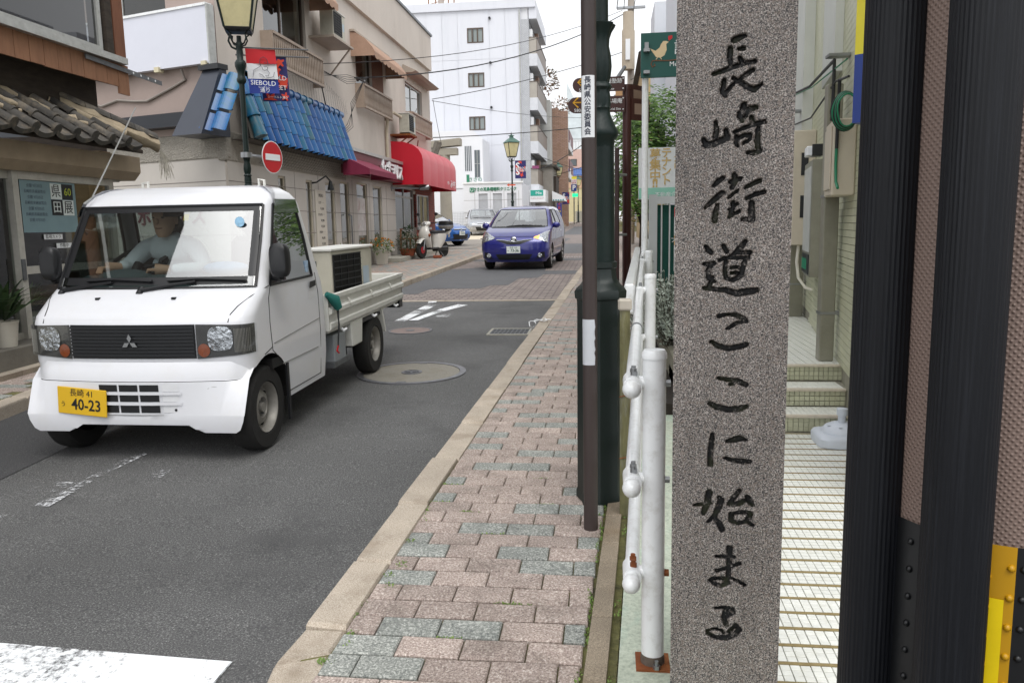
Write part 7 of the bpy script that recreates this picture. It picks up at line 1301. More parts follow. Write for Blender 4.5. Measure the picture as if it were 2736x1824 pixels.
# ------------------------------------------------------------------ vehicles
class Shell:
    """body described by plan rings at rising heights: (z, front y, rear y, half width, front corner r, rear corner r, front bow, side breaks...)"""
    def __init__(s, rows, sub=3, nf=10, nc=5, ns=3):
        s.rows = rows; s.nf, s.nc, s.ns = nf, nc, ns; s.zs = []
        for a, b in zip(rows[:-1], rows[1:]):
            for k in range(sub): s.zs.append(a[0] + (b[0] - a[0]) * k / sub)
        s.zs.append(rows[-1][0]); s.nb = len(rows[0]) - 7
    def par(s, z):
        r = s.rows
        if z <= r[0][0]: return r[0]
        for i, (a, b) in enumerate(zip(r[:-1], r[1:])):
            if z <= b[0]:
                t = (z - a[0]) / (b[0] - a[0]); return [x + (y - x) * t for x, y in zip(a, b)]
        return r[-1]
    def fy(s, x, z):
        _, yf, yr, w, cf, cr, bow, *_b = s.par(z); x = abs(x); lin = w - cf
        base = lambda q: yf + bow * (q / w) ** 2
        if x <= lin: return base(x)
        q = min((x - lin) / cf, 1); return base(lin) + cf * 1.0 * (1 - math.sqrt(max(0, 1 - q * q)))
    def ring(s, z):
        _, yf, yr, w, cf, cr, bow, *br = s.par(z); P = []; lin = w - cf; y0 = yf + bow * (lin / w) ** 2
        half = [(lin * k / s.nf, yf + bow * (lin * k / s.nf / w) ** 2) for k in range(s.nf)]
        half += [(lin + cf * math.sin(a), y0 + cf * (1 - math.cos(a))) for a in [math.pi / 2 * k / s.nc for k in range(s.nc)]]
        ys = [y0 + cf] + list(br) + [yr - cr]
        for a, b in zip(ys[:-1], ys[1:]): half += [(w, a + (b - a) * k / s.ns) for k in range(s.ns)]
        half += [(w - cr + cr * math.cos(a), yr - cr + cr * math.sin(a)) for a in [math.pi / 2 * k / s.nc for k in range(s.nc)]]
        half += [((w - cr) * (1 - k / 4), yr) for k in range(5)]
        full = half + [(-x, y) for x, y in reversed(half[1:-1])]
        return [(x, y, z) for x, y in full]
    def idx(s):
        """index ranges on the half outline: windscreen span, side bays, rear"""
        a = s.nf + s.nc; return a, [(a + s.ns * k, a + s.ns * (k + 1)) for k in range(s.nb + 1)], a + s.ns * (s.nb + 1) + s.nc
def bake_bool(ob, cutters):
    for c in cutters:
        md = ob.modifiers.new('b', 'BOOLEAN'); md.operation = 'DIFFERENCE'; md.solver = 'EXACT'; md.object = c
    bpy.context.view_layer.update(); dg = bpy.context.evaluated_depsgraph_get(); me = bpy.data.meshes.new_from_object(ob.evaluated_get(dg)); ob.modifiers.clear(); ob.data = me
    for c in cutters: bpy.data.objects.remove(c)
def car_body(root, sh, belt, paint, arches, ar, wz, screen, bays, rear, gl, names=('windscreen', 'side_window', 'rear_window'), arch_in=None, trim=True):
    """lower solid with wheel arches cut, upper shell with glazed openings; screen/bays/rear give the z range of the openings"""
    zs = sh.zs; low = [z for z in zs if z <= belt + 1e-6]; upz = [z for z in zs if z >= belt - 1e-6]
    mb = MB(); mb.loft([sh.ring(z) for z in low]); ob = mb.build('body', [paint, DARKIN], root, None, local=True)
    cut = []
    for y in arches:
        for sx in (-1, 1):
            c = MB().cyl((sx * (sh.par(.4)[3] - .24), y, wz), (sx * (sh.par(.4)[3] + .2), y, wz), ar, n=40).build('cut', DARKIN); c.matrix_world = Matrix(); cut.append(c)
    o2 = ob.parent; ob.parent = None; bake_bool(ob, cut); ob.parent = o2
    me = ob.data; b = bmesh.new(); b.from_mesh(me); top = [f for f in b.faces if abs(f.normal.z - 1) < .01 and abs(f.calc_center_median().z - belt) < 1e-4]; bmesh.ops.delete(b, geom=top, context='FACES')
    rings = [sh.ring(z) for z in upz]; n = len(rings[0]); V = [[b.verts.new(p) for p in r] for r in rings]; a0, sb, r0 = sh.idx(); nh = n // 2
    holes = {}
    for j in range(len(upz) - 1):
        zm = (upz[j] + upz[j + 1]) / 2
        for k in range(n):
            kk = k if k < nh else n - 1 - k; key = None
            if kk < sh.nf + 2 and screen and screen[0] < zm < screen[1]: key = 'S'
            for bi, bz in bays.items():
                if sb[bi][0] <= kk < sb[bi][1] and bz[0] < zm < bz[1]: key = ('B', bi, k < nh)
            if kk >= r0 and rear and rear[0] < zm < rear[1]: key = 'R'
            q = (V[j][k], V[j][(k + 1) % n], V[j + 1][(k + 1) % n], V[j + 1][k])
            if key: holes.setdefault(key, []).append([v.co.copy() for v in q])
            else: b.faces.new(q)
    b.faces.new(V[-1]); bmesh.ops.remove_doubles(b, verts=b.verts, dist=1e-4); bmesh.ops.recalc_face_normals(b, faces=b.faces); b.to_mesh(me); b.free(); me.shade_smooth(); me.set_sharp_from_angle(angle=R(38))
    for key, qs in holes.items():
        bm = bmesh.new()
        for q in qs: bm.faces.new([bm.verts.new(c) for c in q])
        bmesh.ops.remove_doubles(bm, verts=bm.verts, dist=1e-4); bmesh.ops.recalc_face_normals(bm, faces=bm.faces)
        bd = [e for e in bm.edges if e.is_boundary]; segs = [(e.verts[0].co.copy(), e.verts[1].co.copy()) for e in bd]
        gm = bpy.data.meshes.new('glass'); bm.to_mesh(gm); bm.free(); gm.materials.append(gl); gm.shade_smooth()
        go = link(names[0] if key == 'S' else names[2] if key == 'R' else names[1], gm, root, True); cc = sum((v.co for v in gm.vertices), Vector()) / len(gm.vertices)
        if trim:
            tb = MB()
            for p, q in segs: tb.tube([p, q], .011, 5)
            tb.build('rubber_trim', BLACK, go, local=True)
    return ob
def wheel(root, x, y, z, r, wd, side, style, rimr):
    """side = +1 when the outer face looks to +x"""
    o = x; mb = MB(); h = wd / 2; s = side
    t = MB().lathe([(rimr * .98, -h * s), (r * .93, -h * s), (r * .985, -h * .8 * s), (r, -h * .5 * s), (r, h * .5 * s), (r * .985, h * .8 * s), (r * .93, h * s), (rimr * 1.02, h * s), (rimr * .98, h * .8 * s)], (x, y, z), 36, axis='X', cap=False).build('tyre', RUBBER, root, 40, local=True)
    RM = MT.get('rim_steel') or mat('rim_steel', '#8f8c86', .5, .35, var=.15, vs=10, stain=('#5f5a52', .4), ss=9); AL = MT.get('rim_alloy') or mat('rim_alloy', '#b9bcc0', .3, .6, var=.05)
    if style == 'steel':
        rim = MB().lathe([(rimr, h * .75 * s), (rimr * .96, h * .95 * s), (rimr * .9, h * .8 * s), (rimr * .86, h * .1 * s), (rimr * .74, -h * .05 * s), (rimr * .62, h * .35 * s), (rimr * .40, h * .5 * s), (rimr * .34, h * .15 * s), (rimr * .2, h * .15 * s), (rimr * .19, h * .6 * s), (.0, h * .62 * s)], (x, y, z), 36, axis='X', cap=False).build('rim', RM, root, 40, local=True)
        hb = MB()
        for k in range(10):
            a = 2 * math.pi * k / 10; c = (x + h * .14 * s, y + rimr * .73 * math.cos(a), z + rimr * .73 * math.sin(a)); hb2 = MB().cyl((c[0] - .01, c[1], c[2]), (x + h * .17 * s, c[1], c[2]), rimr * .075, n=10); hb2.build('vent_hole', DARKIN, rim, local=True)
        for k in range(4):
            a = 2 * math.pi * k / 4 + .4; c = (y + rimr * .28 * math.cos(a), z + rimr * .28 * math.sin(a)); MB().cyl((x + h * .15 * s, *c), (x + h * .4 * s, *c), rimr * .05, n=6).build('lug_nut', DSTEEL, rim, local=True)
    else:
        rim = MB().lathe([(rimr, h * .8 * s), (rimr * .93, h * .9 * s), (rimr * .9, h * .3 * s), (0, h * .25 * s)], (x, y, z), 30, axis='X', cap=False).build('rim', mat('rim_dark', '#3a3b3d', .6) if 'rim_dark' not in MT else MT['rim_dark'], root, 40, local=True)
        for k in range(8):
            a = 2 * math.pi * k / 8 + .2; c, sn = math.cos(a), math.sin(a); tb = MB(); w0, w1 = rimr * .10, rimr * .17
            P = lambda rr, ww, xx: [(xx, y + rr * c - ww * sn, z + rr * sn + ww * c), (xx, y + rr * c + ww * sn, z + rr * sn - ww * c)]
            a1, a2 = P(rimr * .1, w0, x + h * .62 * s), P(rimr * .92, w1, x + h * .9 * s); b1, b2 = P(rimr * .1, w0, x + h * .3 * s), P(rimr * .92, w1, x + h * .4 * s)
            tb.hexa([b1[0], b1[1], b2[1], b2[0], a1[0], a1[1], a2[1], a2[0]]).build('spoke', AL, rim, local=True)
        MB().lathe([(rimr * .2, h * .3 * s), (rimr * .2, h * .65 * s), (rimr * .1, h * .75 * s), (0, h * .75 * s)], (x, y, z), 16, axis='X').build('hub_cap', AL, rim, 40, local=True)
    return t
def fpatch(sh, name, root, P, mt, off=.006, n=(10, 4), smooth=60, thick=0):
    """patch on the nose: P = corners (x,z) bl, br, tr, tl"""
    if P[0][0] > P[1][0]: P = [P[1], P[0], P[3], P[2]]
    def f(u, v):
        x = (P[0][0] * (1 - u) + P[1][0] * u) * (1 - v) + (P[3][0] * (1 - u) + P[2][0] * u) * v; z = (P[0][1] * (1 - u) + P[1][1] * u) * (1 - v) + (P[3][1] * (1 - u) + P[2][1] * u) * v
        y = sh.fy(x, z); e = .004; nx = -(sh.fy(x + e, z) - sh.fy(x - e, z)) / (2 * e); nx = max(-3, min(3, nx)); nn = Vector((math.copysign(abs(nx), x), -1, 0)).normalized()
        return (x + nn.x * off, y + nn.y * off, z)
    return MB().grid(f, *n).build(name, mt, root, smooth, local=True, fix=False)
def fdisc(sh, name, root, cx, cz, rx, rz, pw, mt, off):
    n = 28; rings = []
    for k in (0.02, .5, .85, 1):
        r_ = []
        for j in range(n):
            a = 2 * math.pi * j / n; x = cx + rx * k * math.copysign(abs(math.cos(a)) ** (2 / pw), math.cos(a)); z = cz + rz * k * math.copysign(abs(math.sin(a)) ** (2 / pw), math.sin(a)); r_.append((x, sh.fy(x, z) - off * (1.25 - .25 * k), z))
        rings.append(r_)
    return MB().loft(rings, 0, True, True).build(name, mt, root, 50, local=True)
def spatch(sh, name, root, P, side, mt, off=.005, n=(6, 6)):
    """patch on the flank: P = corners (y,z)"""
    def f(u, v):
        y = (P[0][0] * (1 - u) + P[1][0] * u) * (1 - v) + (P[3][0] * (1 - u) + P[2][0] * u) * v; z = (P[0][1] * (1 - u) + P[1][1] * u) * (1 - v) + (P[3][1] * (1 - u) + P[2][1] * u) * v
        return (side * (sh.par(z)[3] + off), y, z)
    return MB().grid(f, *n).build(name, mt, root, 60, local=True, fix=False)
def seam(sh, root, P, side, mt=None, r=.0035): return MB().tube([(side * (sh.par(z)[3] + .0005), y, z) for y, z in P], r, 4).build('panel_gap', mt or MT['gap_dark'], root, local=True)
mat('gap_dark', '#3c3c3c', .9); HL = mat('lamp_chrome', '#c2c5c8', .12, .9, var=.45, vs=28, bump=.8, bs=22, bd=.03); LENS = glass('lamp_lens', (.92, .93, .94), 1.2); AMB = mat('lamp_amber', '#8a3f12', .3, var=.15, vs=40, coat=.5); LSM = mat('lamp_smoke', '#3d3d3c', .25, var=.1, coat=.6)
def plate(root, c, w, h, top, bot, kana, bg_, fg, M4=None):
    """number plate centred at c facing -y (local)"""
    M0 = Matrix.Translation(c) @ (M4 or Matrix()); mb = MB(); mb.box(-w / 2, -.004, -h / 2, w / 2, .004, h / 2); mb.v = [tuple(M0 @ Vector(p)) for p in mb.v]; pl = mb.build('number_plate', bg_, root, local=True, bevel=.003)
    F4 = M0 @ Matrix(((1, 0, 0, 0), (0, 0, -1, -.0045), (0, 1, 0, 0), (0, 0, 0, 1)))
    text('plate_top_line', top, h * .30, F4 @ Matrix.Translation((0, h * .30, 0)), fg, pl, .0008, local=True); text('plate_number', bot, h * .58, F4 @ Matrix.Translation((w * .09, -h * .13, 0)), fg, pl, .0008, local=True, sx=.9, bold=.0016); text('plate_kana', kana, h * .22, F4 @ Matrix.Translation((-w * .38, -h * .15, 0)), fg, pl, .0008, local=True)
    return pl
# ------------------------------------------------------------------ white kei truck
def truck():
    t = thing('light_truck', 'small white cab-over pickup truck with yellow plate carrying an air conditioner', 'truck', (-2.82, 4.64, gz(4.64)), 0, None, math.atan(G))
    PT = mat('truck_white', '#d9dade', .3, var=.03, vs=3, coat=.5, stain=('#bdb9af', .3), ss=3); PTB = mat('truck_bed_white', '#d2d2cc', .45, var=.05, vs=4, stain=('#a8a294', .4), ss=5)
    #      z     yf    yr    w    cf   cr   bow  b0(front win) b1(rear win)
    rows = [(.26, -.16, 1.10, .69, .12, .03, .05, .20, .95), (.45, -.20, 1.12, .704, .12, .03, .05, .18, .98), (.62, -.235, 1.12, .708, .12, .03, .05, .16, .98), (.84, -.235, 1.11, .708, .12, .03, .06, .14, .97), (.88, -.215, 1.11, .707, .12, .03, .06, .12, .96), (.97, -.09, 1.09, .705, .11, .03, .06, .14, .92), (1.03, .015, 1.06, .702, .09, .03, .06, .175, .90), (1.30, .165, .97, .678, .08, .04, .07, .30, .845), (1.53, .295, .885, .655, .08, .05, .07, .415, .775), (1.565, .325, .865, .650, .09, .06, .07, .43, .76), (1.61, .39, .84, .625, .10, .08, .06, .46, .74), (1.645, .47, .80, .575, .11, .09, .05, .5, .70), (1.66, .55, .74, .50, .10, .08, .03, .56, .68)]
    sh = Shell(rows, 3, 12, 6, 4); L = dict(local=True)
    body = car_body(t, sh, 1.03, PT, (.07,), .335, .275, (1.035, 1.525), {1: (1.05, 1.525)}, (1.12, 1.5), MT.get('truck_glass') or glass('truck_glass', (.60, .67, .66), 3.4))
    # side window: cut a lower front corner with a black sail panel
    for s in (-1, 1): spatch(sh, 'mirror_sail', t, [(.16, 1.045), (.34, 1.045), (.335, 1.12), (.205, 1.12)], s, BLACK, .006)
    # nose: bumper
    br_ = [(.195, -.245, .10, .635), (.215, -.262, .10, .665), (.265, -.275, .10, .688), (.30, -.283, .10, .696), (.305, -.291, .10, .699), (.50, -.291, .10, .704), (.508, -.281, .10, .703), (.56, -.275, .10, .706), (.615, -.25, .12, .708)]
    bs = Shell([(z, y, .5, w - .012, .16, .02, .07) for z, y, _, w in br_], 1, 12, 6, 2); mb = MB(); rings = []
    for z, y, _, w in br_:
        r_ = bs.ring(z); n = len(r_); half = r_[:12 + 6 + 1]; ye = .05 - math.sqrt(max(0, .335 ** 2 - (z - .275) ** 2)); half[-1] = (w, max(ye, half[-1][1]), z); half = [q if q[1] <= ye else (min(q[0], half[i - 1][0] + .012), ye, z) for i, q in enumerate(half)]; lef = [(-x, yy, zz) for x, yy, zz in reversed(half[1:])]; rings.append(lef + half)
    # underside notch in the middle
    rings[0] = [(x, y, z + (.045 if abs(x) < .36 else .045 * max(0, 1 - (abs(x) - .36) / .06) if abs(x) < .42 else 0)) for x, y, z in rings[0]]; rings[1] = [(x, y, z + (.025 if abs(x) < .36 else 0)) for x, y, z in rings[1]]
    mb.loft(rings, 0, False, False); bp = mb.build('bumper', PT, t, 35, fix=False, local=True)
    for x0 in (-.55, .55):
        fdisc(bs, 'fog_lamp_blank', bp, x0 * .92, .40, .066, .066, 2, PT, .004); MB().tube([(x0 * .92 + .07 * math.cos(a), bs.fy(x0 * .92 + .07 * math.cos(a), .4 + .07 * math.sin(a)) - .001, .4 + .07 * math.sin(a)) for a in [2 * math.pi * k / 24 for k in range(25)]], .0035, 4).build('fog_lamp_groove', MT['gap_soft'] if 'gap_soft' in MT else mat('gap_soft', '#8a8a88', .6), bp, **L)
    for z, mt in ((.504, MT['gap_dark']), (.302, MT['gap_soft'])): MB().tube([(x, bs.fy(x, z) - .001, z) for x in [-.66 + 1.32 * k / 30 for k in range(31)]], .003, 4).build('bumper_crease_line', mt, bp, **L)  # dark tubes draw the shade of the bumper's creases in colour
    # intake openings: dark recess boxes behind white bars
    for zi, (z0, z1) in enumerate(((.318, .362), (.385, .425), (.447, .487))):
        for k in range(3):
            x0 = -.205 + k * .13; y0 = bs.fy(x0 + .06, z0) - .003; fpatch(bs, 'intake', bp, [(x0, z0), (x0 + .118, z0), (x0 + .118, z1), (x0, z1)], BLACK, .003, (4, 2))
        fpatch(bs, 'recess', bp, [(.195, z0), (.30, z0), (.29, z1), (.195, z1)], mat('truck_plain_white', '#d5d6d8', .35) if 'truck_plain_white' not in MT else MT['truck_plain_white'], .0025, (4, 2))  # flat patches in a slightly greyer white
    for z0 in (.366, .428): fpatch(bs, 'intake_bar', bp, [(-.26, z0), (.31, z0), (.31, z0 + .018), (-.26, z0 + .018)], PT, .012, (10, 2))
    mb = MB(); mb.cyl((.27, bs.fy(.27, .335) - .002, .335), (.27, bs.fy(.27, .335) - .006, .335), .008, n=10); mb.build('tow_hole', BLACK, bp, **L)
    # grille and lamps
    fpatch(sh, 'grille', t, [(-.395, .635), (.395, .635), (.395, .838), (-.395, .838)], BLACK, .004, (16, 2)); ob = None
    for k in range(9): z = .652 + k * .0205; fpatch(sh, 'grille_slat', t, [(-.39, z), (.39, z), (.39, z + .012), (-.39, z + .012)], BLACKM, .016, (16, 1))
    for s in (-1, 1):
        P = [(s * .40, .632), (s * .706, .655), (s * .706, .83), (s * .40, .838)]
        fpatch(sh, 'lamp_housing', t, P, LSM, .005, (16, 4))
        fdisc(sh, 'head_lamp', t, s * .545, .752, .074, .072, 3.0, HL, .012)
        fdisc(sh, 'turn_signal', t, s * .445, .683, .036, .04, 2, AMB, .012)
        fpatch(sh, 'lamp_lens', t, P, LENS, .022, (16, 4))
        mb = MB()
        for k in range(12): x = s * (.622 + k * .0065); mb.tube([(x + s * .010, sh.fy(abs(x), .68) - .018, .67), (x + s * .010, sh.fy(abs(x), .8) - .018, .81)], .0016, 4)
        mb.build('lens_ribs', mat('rib_grey', '#8c8a82', .4) if 'rib_grey' not in MT else MT['rib_grey'], t, **L)
    mb = MB(); cy = sh.fy(0, .735) - .022
    for a in (90, 210, 330):
        c = Vector((.028 * math.cos(R(a)) * 1.0, 0, .026 * math.sin(R(a)))); d1 = Vector((math.cos(R(a)), 0, math.sin(R(a)))); d2 = Vector((-d1.z, 0, d1.x)); P = [c - d1 * .026, c + d2 * .014, c + d1 * .026, c - d2 * .014]; mb.loft([[(p.x, cy, .735 + p.z) for p in P], [(p.x, cy - .004, .735 + p.z) for p in P]])
    mb.build('emblem', CHROME, t, **L)
    plate(t, (-.315, bs.fy(.315, .40) - .022, .385), .33, .165, '長崎 41', '40-23', 'う', mat('plate_yellow', '#d9ae22', .45, var=.04), mat('plate_black', '#16161a', .5), Matrix.Rotation(R(4), 4, 'Y') @ Matrix.Rotation(R(-4), 4, 'Z'))
    # panel gaps
    for s in (-1, 1):
        seam(sh, t, [(.19, 1.045), (.135, .95), (.125, .80), (.14, .62), (.20, .58)], s); seam(sh, t, [(.985, .3), (.99, .62), (.985, .9), (.955, 1.045)], s); seam(sh, t, [(.36, .30), (.985, .30)], s); seam(sh, t, [(.30, .505), (.93, .505)], s, mat('gap_soft', '#bdbdbb', .6) if 'gap_soft' not in MT else MT['gap_soft'], .005)
        seam(sh, t, [(.17, .66), (.98, .71)], s, MT['gap_soft'], .004); seam(sh, t, [(-.05, .60), (-.30, .50)][::-1] if False else [(.02, .615), (.13, .64)], s)
        spatch(sh, 'door_handle', t, [(.80, .945), (.93, .955), (.93, .995), (.82, .99)], s, BLACK, .012, (6, 3)); spatch(sh, 'handle_recess', t, [(.80, .87), (.94, .88), (.94, .945), (.80, .935)], s, MT['truck_plain_white'], .002, (4, 3))
        spatch(sh, 'window_visor', t, [(.36, 1.475), (.79, 1.475), (.765, 1.565), (.42, 1.565)], s, CHROME, .02, (8, 4))
        # mirror
        mb = MB(); mx = s * (sh.par(1.1)[3] + (.10 if s > 0 else .05)); q = lambda k, y: [(mx + .062 * k * math.copysign(abs(math.cos(a)) ** .6, math.cos(a)), y, 1.185 + .108 * k * math.copysign(abs(math.sin(a)) ** .6, math.sin(a))) for a in [2 * math.pi * j / 24 for j in range(24)]]
        mb.loft([q(.80, .10), q(.98, .115), q(1, .14), q(.96, .165)]); mr_ = mb.build('mirror', BLACK, t, 45, **L); mb = MB(); mb.tube([(s * (sh.par(1.07)[3] - .01), .23, 1.075), (s * (sh.par(1.07)[3] + .07), .18, 1.065), (mx, .15, 1.08)], .018, 8); mb.build('mirror_arm', BLACK, mr_, 50, **L)
        mb = MB(); mb.box(s * .70, .33, .12, s * .715, .36, .5); mb.build('mud_flap', BLACK, t, **L)
        # roof hook
        mb = MB(); mb.tube([(s * .45, .78, 1.64), (s * .45, .78, 1.70), (s * .41, .78, 1.71), (s * .41, .78, 1.64)], .010, 6); mb.build('roof_hook', PTB, t, 50, **L)
    for s in (-1, 1): MB().tube([(s * x, sh.fy(x, z) - .0015, z) for x, z in ((.71, 1.03), (.66, .98), (.615, .93), (.595, .89), (.59, .845))], .0032, 4).build('panel_gap', MT['gap_dark'], t, **L)
    # hood washer nozzles, wipers
    for x in (-.30, .20): MB().box(x - .012, sh.fy(x, .975) - .012, .972, x + .012, sh.fy(x, .975) + .01, .985).build('washer_nozzle', BLACK, t, **L)
    for x0, x1 in ((-.60, -.02), (-.05, .57)):
        f = lambda x, z: (x, sh.fy(x, z) - .02, z); mb = MB(); mb.cyl((x0, sh.fy(x0, 1.02) - .03, 1.0), (x0, sh.fy(x0, 1.02) + .01, 1.03), .022, n=10); mb.tube([f(x0, 1.02), f(x0 + .15, 1.045), f(x0 + .34, 1.07)], [.014, .011, .008], 6); mb.build('wiper_arm', BLACK, t, 50, **L)
        mb = MB(); mb.tube([f(x0 + .16, 1.078), f(x0 + .36, 1.088), f(min(x1 + .03, .60), 1.075)], .009, 5); mb.build('wiper_blade', BLACK, t, 50, **L)
    # black frit around the windscreen
    fpatch(sh, 'screen_border', t, [(-.66, 1.05), (.66, 1.05), (.655, 1.095), (-.655, 1.095)], BLACK, .002, (16, 2)); fpatch(sh, 'screen_border', t, [(-.60, 1.495), (.60, 1.495), (.595, 1.525), (-.595, 1.525)], BLACK, .002, (16, 2))
    for s in (-1, 1): fpatch(sh, 'screen_border', t, [(s * .60, 1.095), (s * .655, 1.095), (s * .605, 1.495), (s * .565, 1.495)], BLACK, .002, (6, 6))
    mb = MB(); mb.lathe([(.0, 0), (.032, 0), (.032, -.002), (0, -.002)], (.50, sh.fy(.50, 1.43) - .026, 1.425), 22, axis='Y'); mb.build('inspection_sticker', mat('sticker_blue', '#93bedb', .5, var=.35, vs=60), t, **L); fpatch(sh, 'yellow_tag', t, [(.12, 1.44), (.155, 1.44), (.155, 1.48), (.12, 1.48)], mat('tag_yellow', '#c8b43c', .6), -.006, (2, 2))
    mb = MB(); mb.box(sh.par(1.08)[3] - .01, .80, 1.06, sh.par(1.08)[3] + .006, .84, 1.14); mb.build('fuel_sticker', mat('sticker_mixed', '#9fb6cf', .6, var=.4, vs=30), t, **L)
    # antenna on the far pillar
    mb = MB(); mb.tube([(-.60, .33, 1.56), (-.56, .36, 1.60), (-.28, .50, 2.18)], [.008, .005, .004], 6); mb.build('antenna', ALU, t, 50, **L)
    # interior
    IN = mat('cab_trim', '#4f5a5c', .8, var=.1); SEAT = mat('cab_seat', '#35373b', .9, var=.1)
    mb = MB(); mb.loft([[(-.64, .12, .9), (.64, .12, .9), (.64, .40, .9), (-.64, .40, .9)], [(-.64, .12, 1.06), (.64, .12, 1.06), (.64, .34, 1.10), (-.64, .34, 1.10)]]); mb.build('dashboard', IN, t, bevel=.03, **L)
    mb = MB(); mb.sph((-.33, .28, 1.075), .19, .12, .06, 16, 8); mb.build('instrument_hood', IN, t, 60, **L)
    for x in (-.33, .33):
        mb = MB(); mb.box(x - .23, .45, .75, x + .23, .86, .92); mb.build('seat_cushion', SEAT, t, bevel=.04, **L); mb = MB(); mb.hexa([(x - .22, .80, .9), (x + .22, .80, .9), (x + .22, .92, .9), (x - .22, .92, .9), (x - .20, .84, 1.32), (x + .20, .84, 1.32), (x + .20, .92, 1.32), (x - .20, .92, 1.32)]); mb.build('seat_back', SEAT, t, bevel=.04, **L); mb = MB(); mb.box(x - .11, .83, 1.33, x + .11, .90, 1.46); mb.build('head_rest', SEAT, t, bevel=.03, **L)
    c = Vector((-.34, .46, 1.155)); ax = Vector((0, -.55, .83)).normalized(); e1 = Vector((1, 0, 0)); e2 = ax.cross(e1); mb = MB(); mb.tube([c + e1 * (.19 * math.cos(a)) + e2 * (.19 * math.sin(a)) for a in [2 * math.pi * k / 24 for k in range(25)]], .014, 8); mb.tube([c - e1 * .18, c - ax * .03, c + e1 * .18], .012, 6); mb.tube([c, c - Vector((0, .2, .2))], .03, 8); mb.build('steering_wheel', BLACK, t, 60, **L)
    fpatch(sh, 'rear_mirror', t, [(-.05, 1.465), (.1, 1.465), (.1, 1.50), (-.05, 1.50)], BLACK, -.05, (4, 2))
    MB().box(-.70, .14, .5, .70, 1.05, .56).build('cab_floor', DARKIN, t, **L); MB().box(-.69, 1.0, .56, .69, 1.04, 1.12).build('cab_rear_panel', IN, t, **L)
    mb = MB(); mb.sph((.36, .30, 1.13), .16, .09, .045, 12, 8); mb.build('blue_cloth', mat('cloth_ltblue', '#6f90b5', .9, var=.2, vs=14, bump=.4, bs=18, bd=.03), t, 60, **L)
    # chassis, bed
    mb = MB(); mb.box(-.32, .2, .30, -.24, 3.3, .42); mb.build('chassis_rail', BLACKM, t, **L); MB().box(.24, .2, .30, .32, 3.3, .42).build('chassis_rail', BLACKM, t, **L); mb = MB(); mb.cyl((-.6, 2.45, .28), (.6, 2.45, .28), .05, n=10); mb.build('rear_axle', BLACKM, t, **L)
    X, y0, y1, zb, zt = .70, 1.22, 3.40, .575, .845
    MB().box(-X + .02, y0, zb - .02, X - .02, y1 - .02, zb + .03).build('bed_floor', PTB, t, **L)
    def side(nm, s):
        mb = MB(); prof = [(.0, zb), (.012, zb + .02), (.012, zb + .055), (.0, zb + .065), (.0, zb + .12), (.022, zb + .135), (.022, zb + .165), (.0, zb + .18), (.0, zt - .05), (.018, zt - .03), (.018, zt), (-.028, zt), (-.028, zb)]
        mb.loft([[(s * (X + a), y, z) for a, z in prof] for y in (y0, y1)]); return mb.build(nm, PTB, t, 30, **L)
    for s in (-1, 1):
        sd_ = side('side_board', s)
        for k in range(3): mb = MB(); y = 1.65 + k * .62; mb.tube([(s * (X + .005), y, zt - .06), (s * (X + .022), y, zt - .07), (s * (X + .022), y, zt - .105), (s * (X + .022), y + .03, zt - .12)], .007, 6); mb.build('rope_hook', PTB, sd_, 50, **L)
        for y in (1.5, 2.35, 3.1): mb = MB(); mb.tube([(s * (X - .01), y, zb - .02), (s * (X + .015), y - .01, zb - .035), (s * (X + .015), y + .05, zb - .03)], .011, 6); mb.build('hinge', WHITE, sd_, 50, **L)
    MB().box(-X, y1 - .03, zb, X, y1, zt).build('tail_board', PTB, t, bevel=.006, **L); MB().box(-X, y0 - .02, zb, X, y0 + .01, zt + .01).build('head_board', PTB, t, **L)
    for s in (-1, 1):
        mb = MB(); mb.hexa([(s * .70, 1.75, .36), (s * .70, 2.0, .36), (s * .62, 2.0, .36), (s * .62, 1.75, .36), (s * .70, 1.72, zb), (s * .70, 2.04, zb), (s * .5, 2.04, zb), (s * .5, 1.72, zb)]); mb.build('front_splash_guard', PTB, t, bevel=.01, **L)
        mb = MB(); mb.hexa([(s * .70, 2.72, .34), (s * .70, 2.75, .34), (s * .45, 2.75, .34), (s * .45, 2.72, .34), (s * .70, 2.62, zb), (s * .70, 2.66, zb), (s * .45, 2.66, zb), (s * .45, 2.62, zb)]); mb.build('rear_splash_guard', PTB, t, **L)
        MB().box(s * .25, 2.05, zb - .06, s * .68, 2.66, zb - .03).build('wheel_house', BLACKM, t, **L)
        MB().box(s * .40, 3.28, .50, s * .70, 3.40, .57).build('tail_lamp_bracket', BLACKM, t, **L)
    MB().box(.50, 1.35, .30, .68, 1.62, .52).build('battery_box', mat('battery_grey', '#8d9296', .5, var=.1), t, bevel=.01, **L); MB().box(.36, 1.3, .27, .69, 1.66, .31).build('battery_tray', DSTEEL, t, **L)
    MB().box(-.52, .3, .24, .52, 2.1, .5).build('underbody_shade_block', BLACKM, t, **L)  # solid block added to stop light and deepen the shade under the truck
    mb = MB(); mb.tube([(.70, 1.18, zt + .02), (.74, 1.24, zt - .03), (.755, 1.28, zt - .1)], [.02, .045, .03], 8); mb.build('green_strap', mat('strap_green', '#1f6a62', .7), t, 50, **L)
    mb = MB(); mb.tube([(.745, 1.27, zt - .1), (.755, 1.27, .62), (.748, 1.24, .45), (.76, 1.25, .62), (.75, 1.29, zt - .1)], .006, 5); mb.build('bungee_cord', BLACK, t, 50, **L); mb = MB(); mb.tube([(.75, 1.24, .46), (.74, 1.23, .42), (.75, 1.25, .40)], .007, 5); mb.build('bungee_hook', RED, t, 50, **L)
    for y in (.07, 2.45):
        for s in (-1, 1): wheel(t, s * .61, y, .268, .268, .145, s, 'steel', .165)
    return t
TRK = truck()
TM = WM[TRK.name]
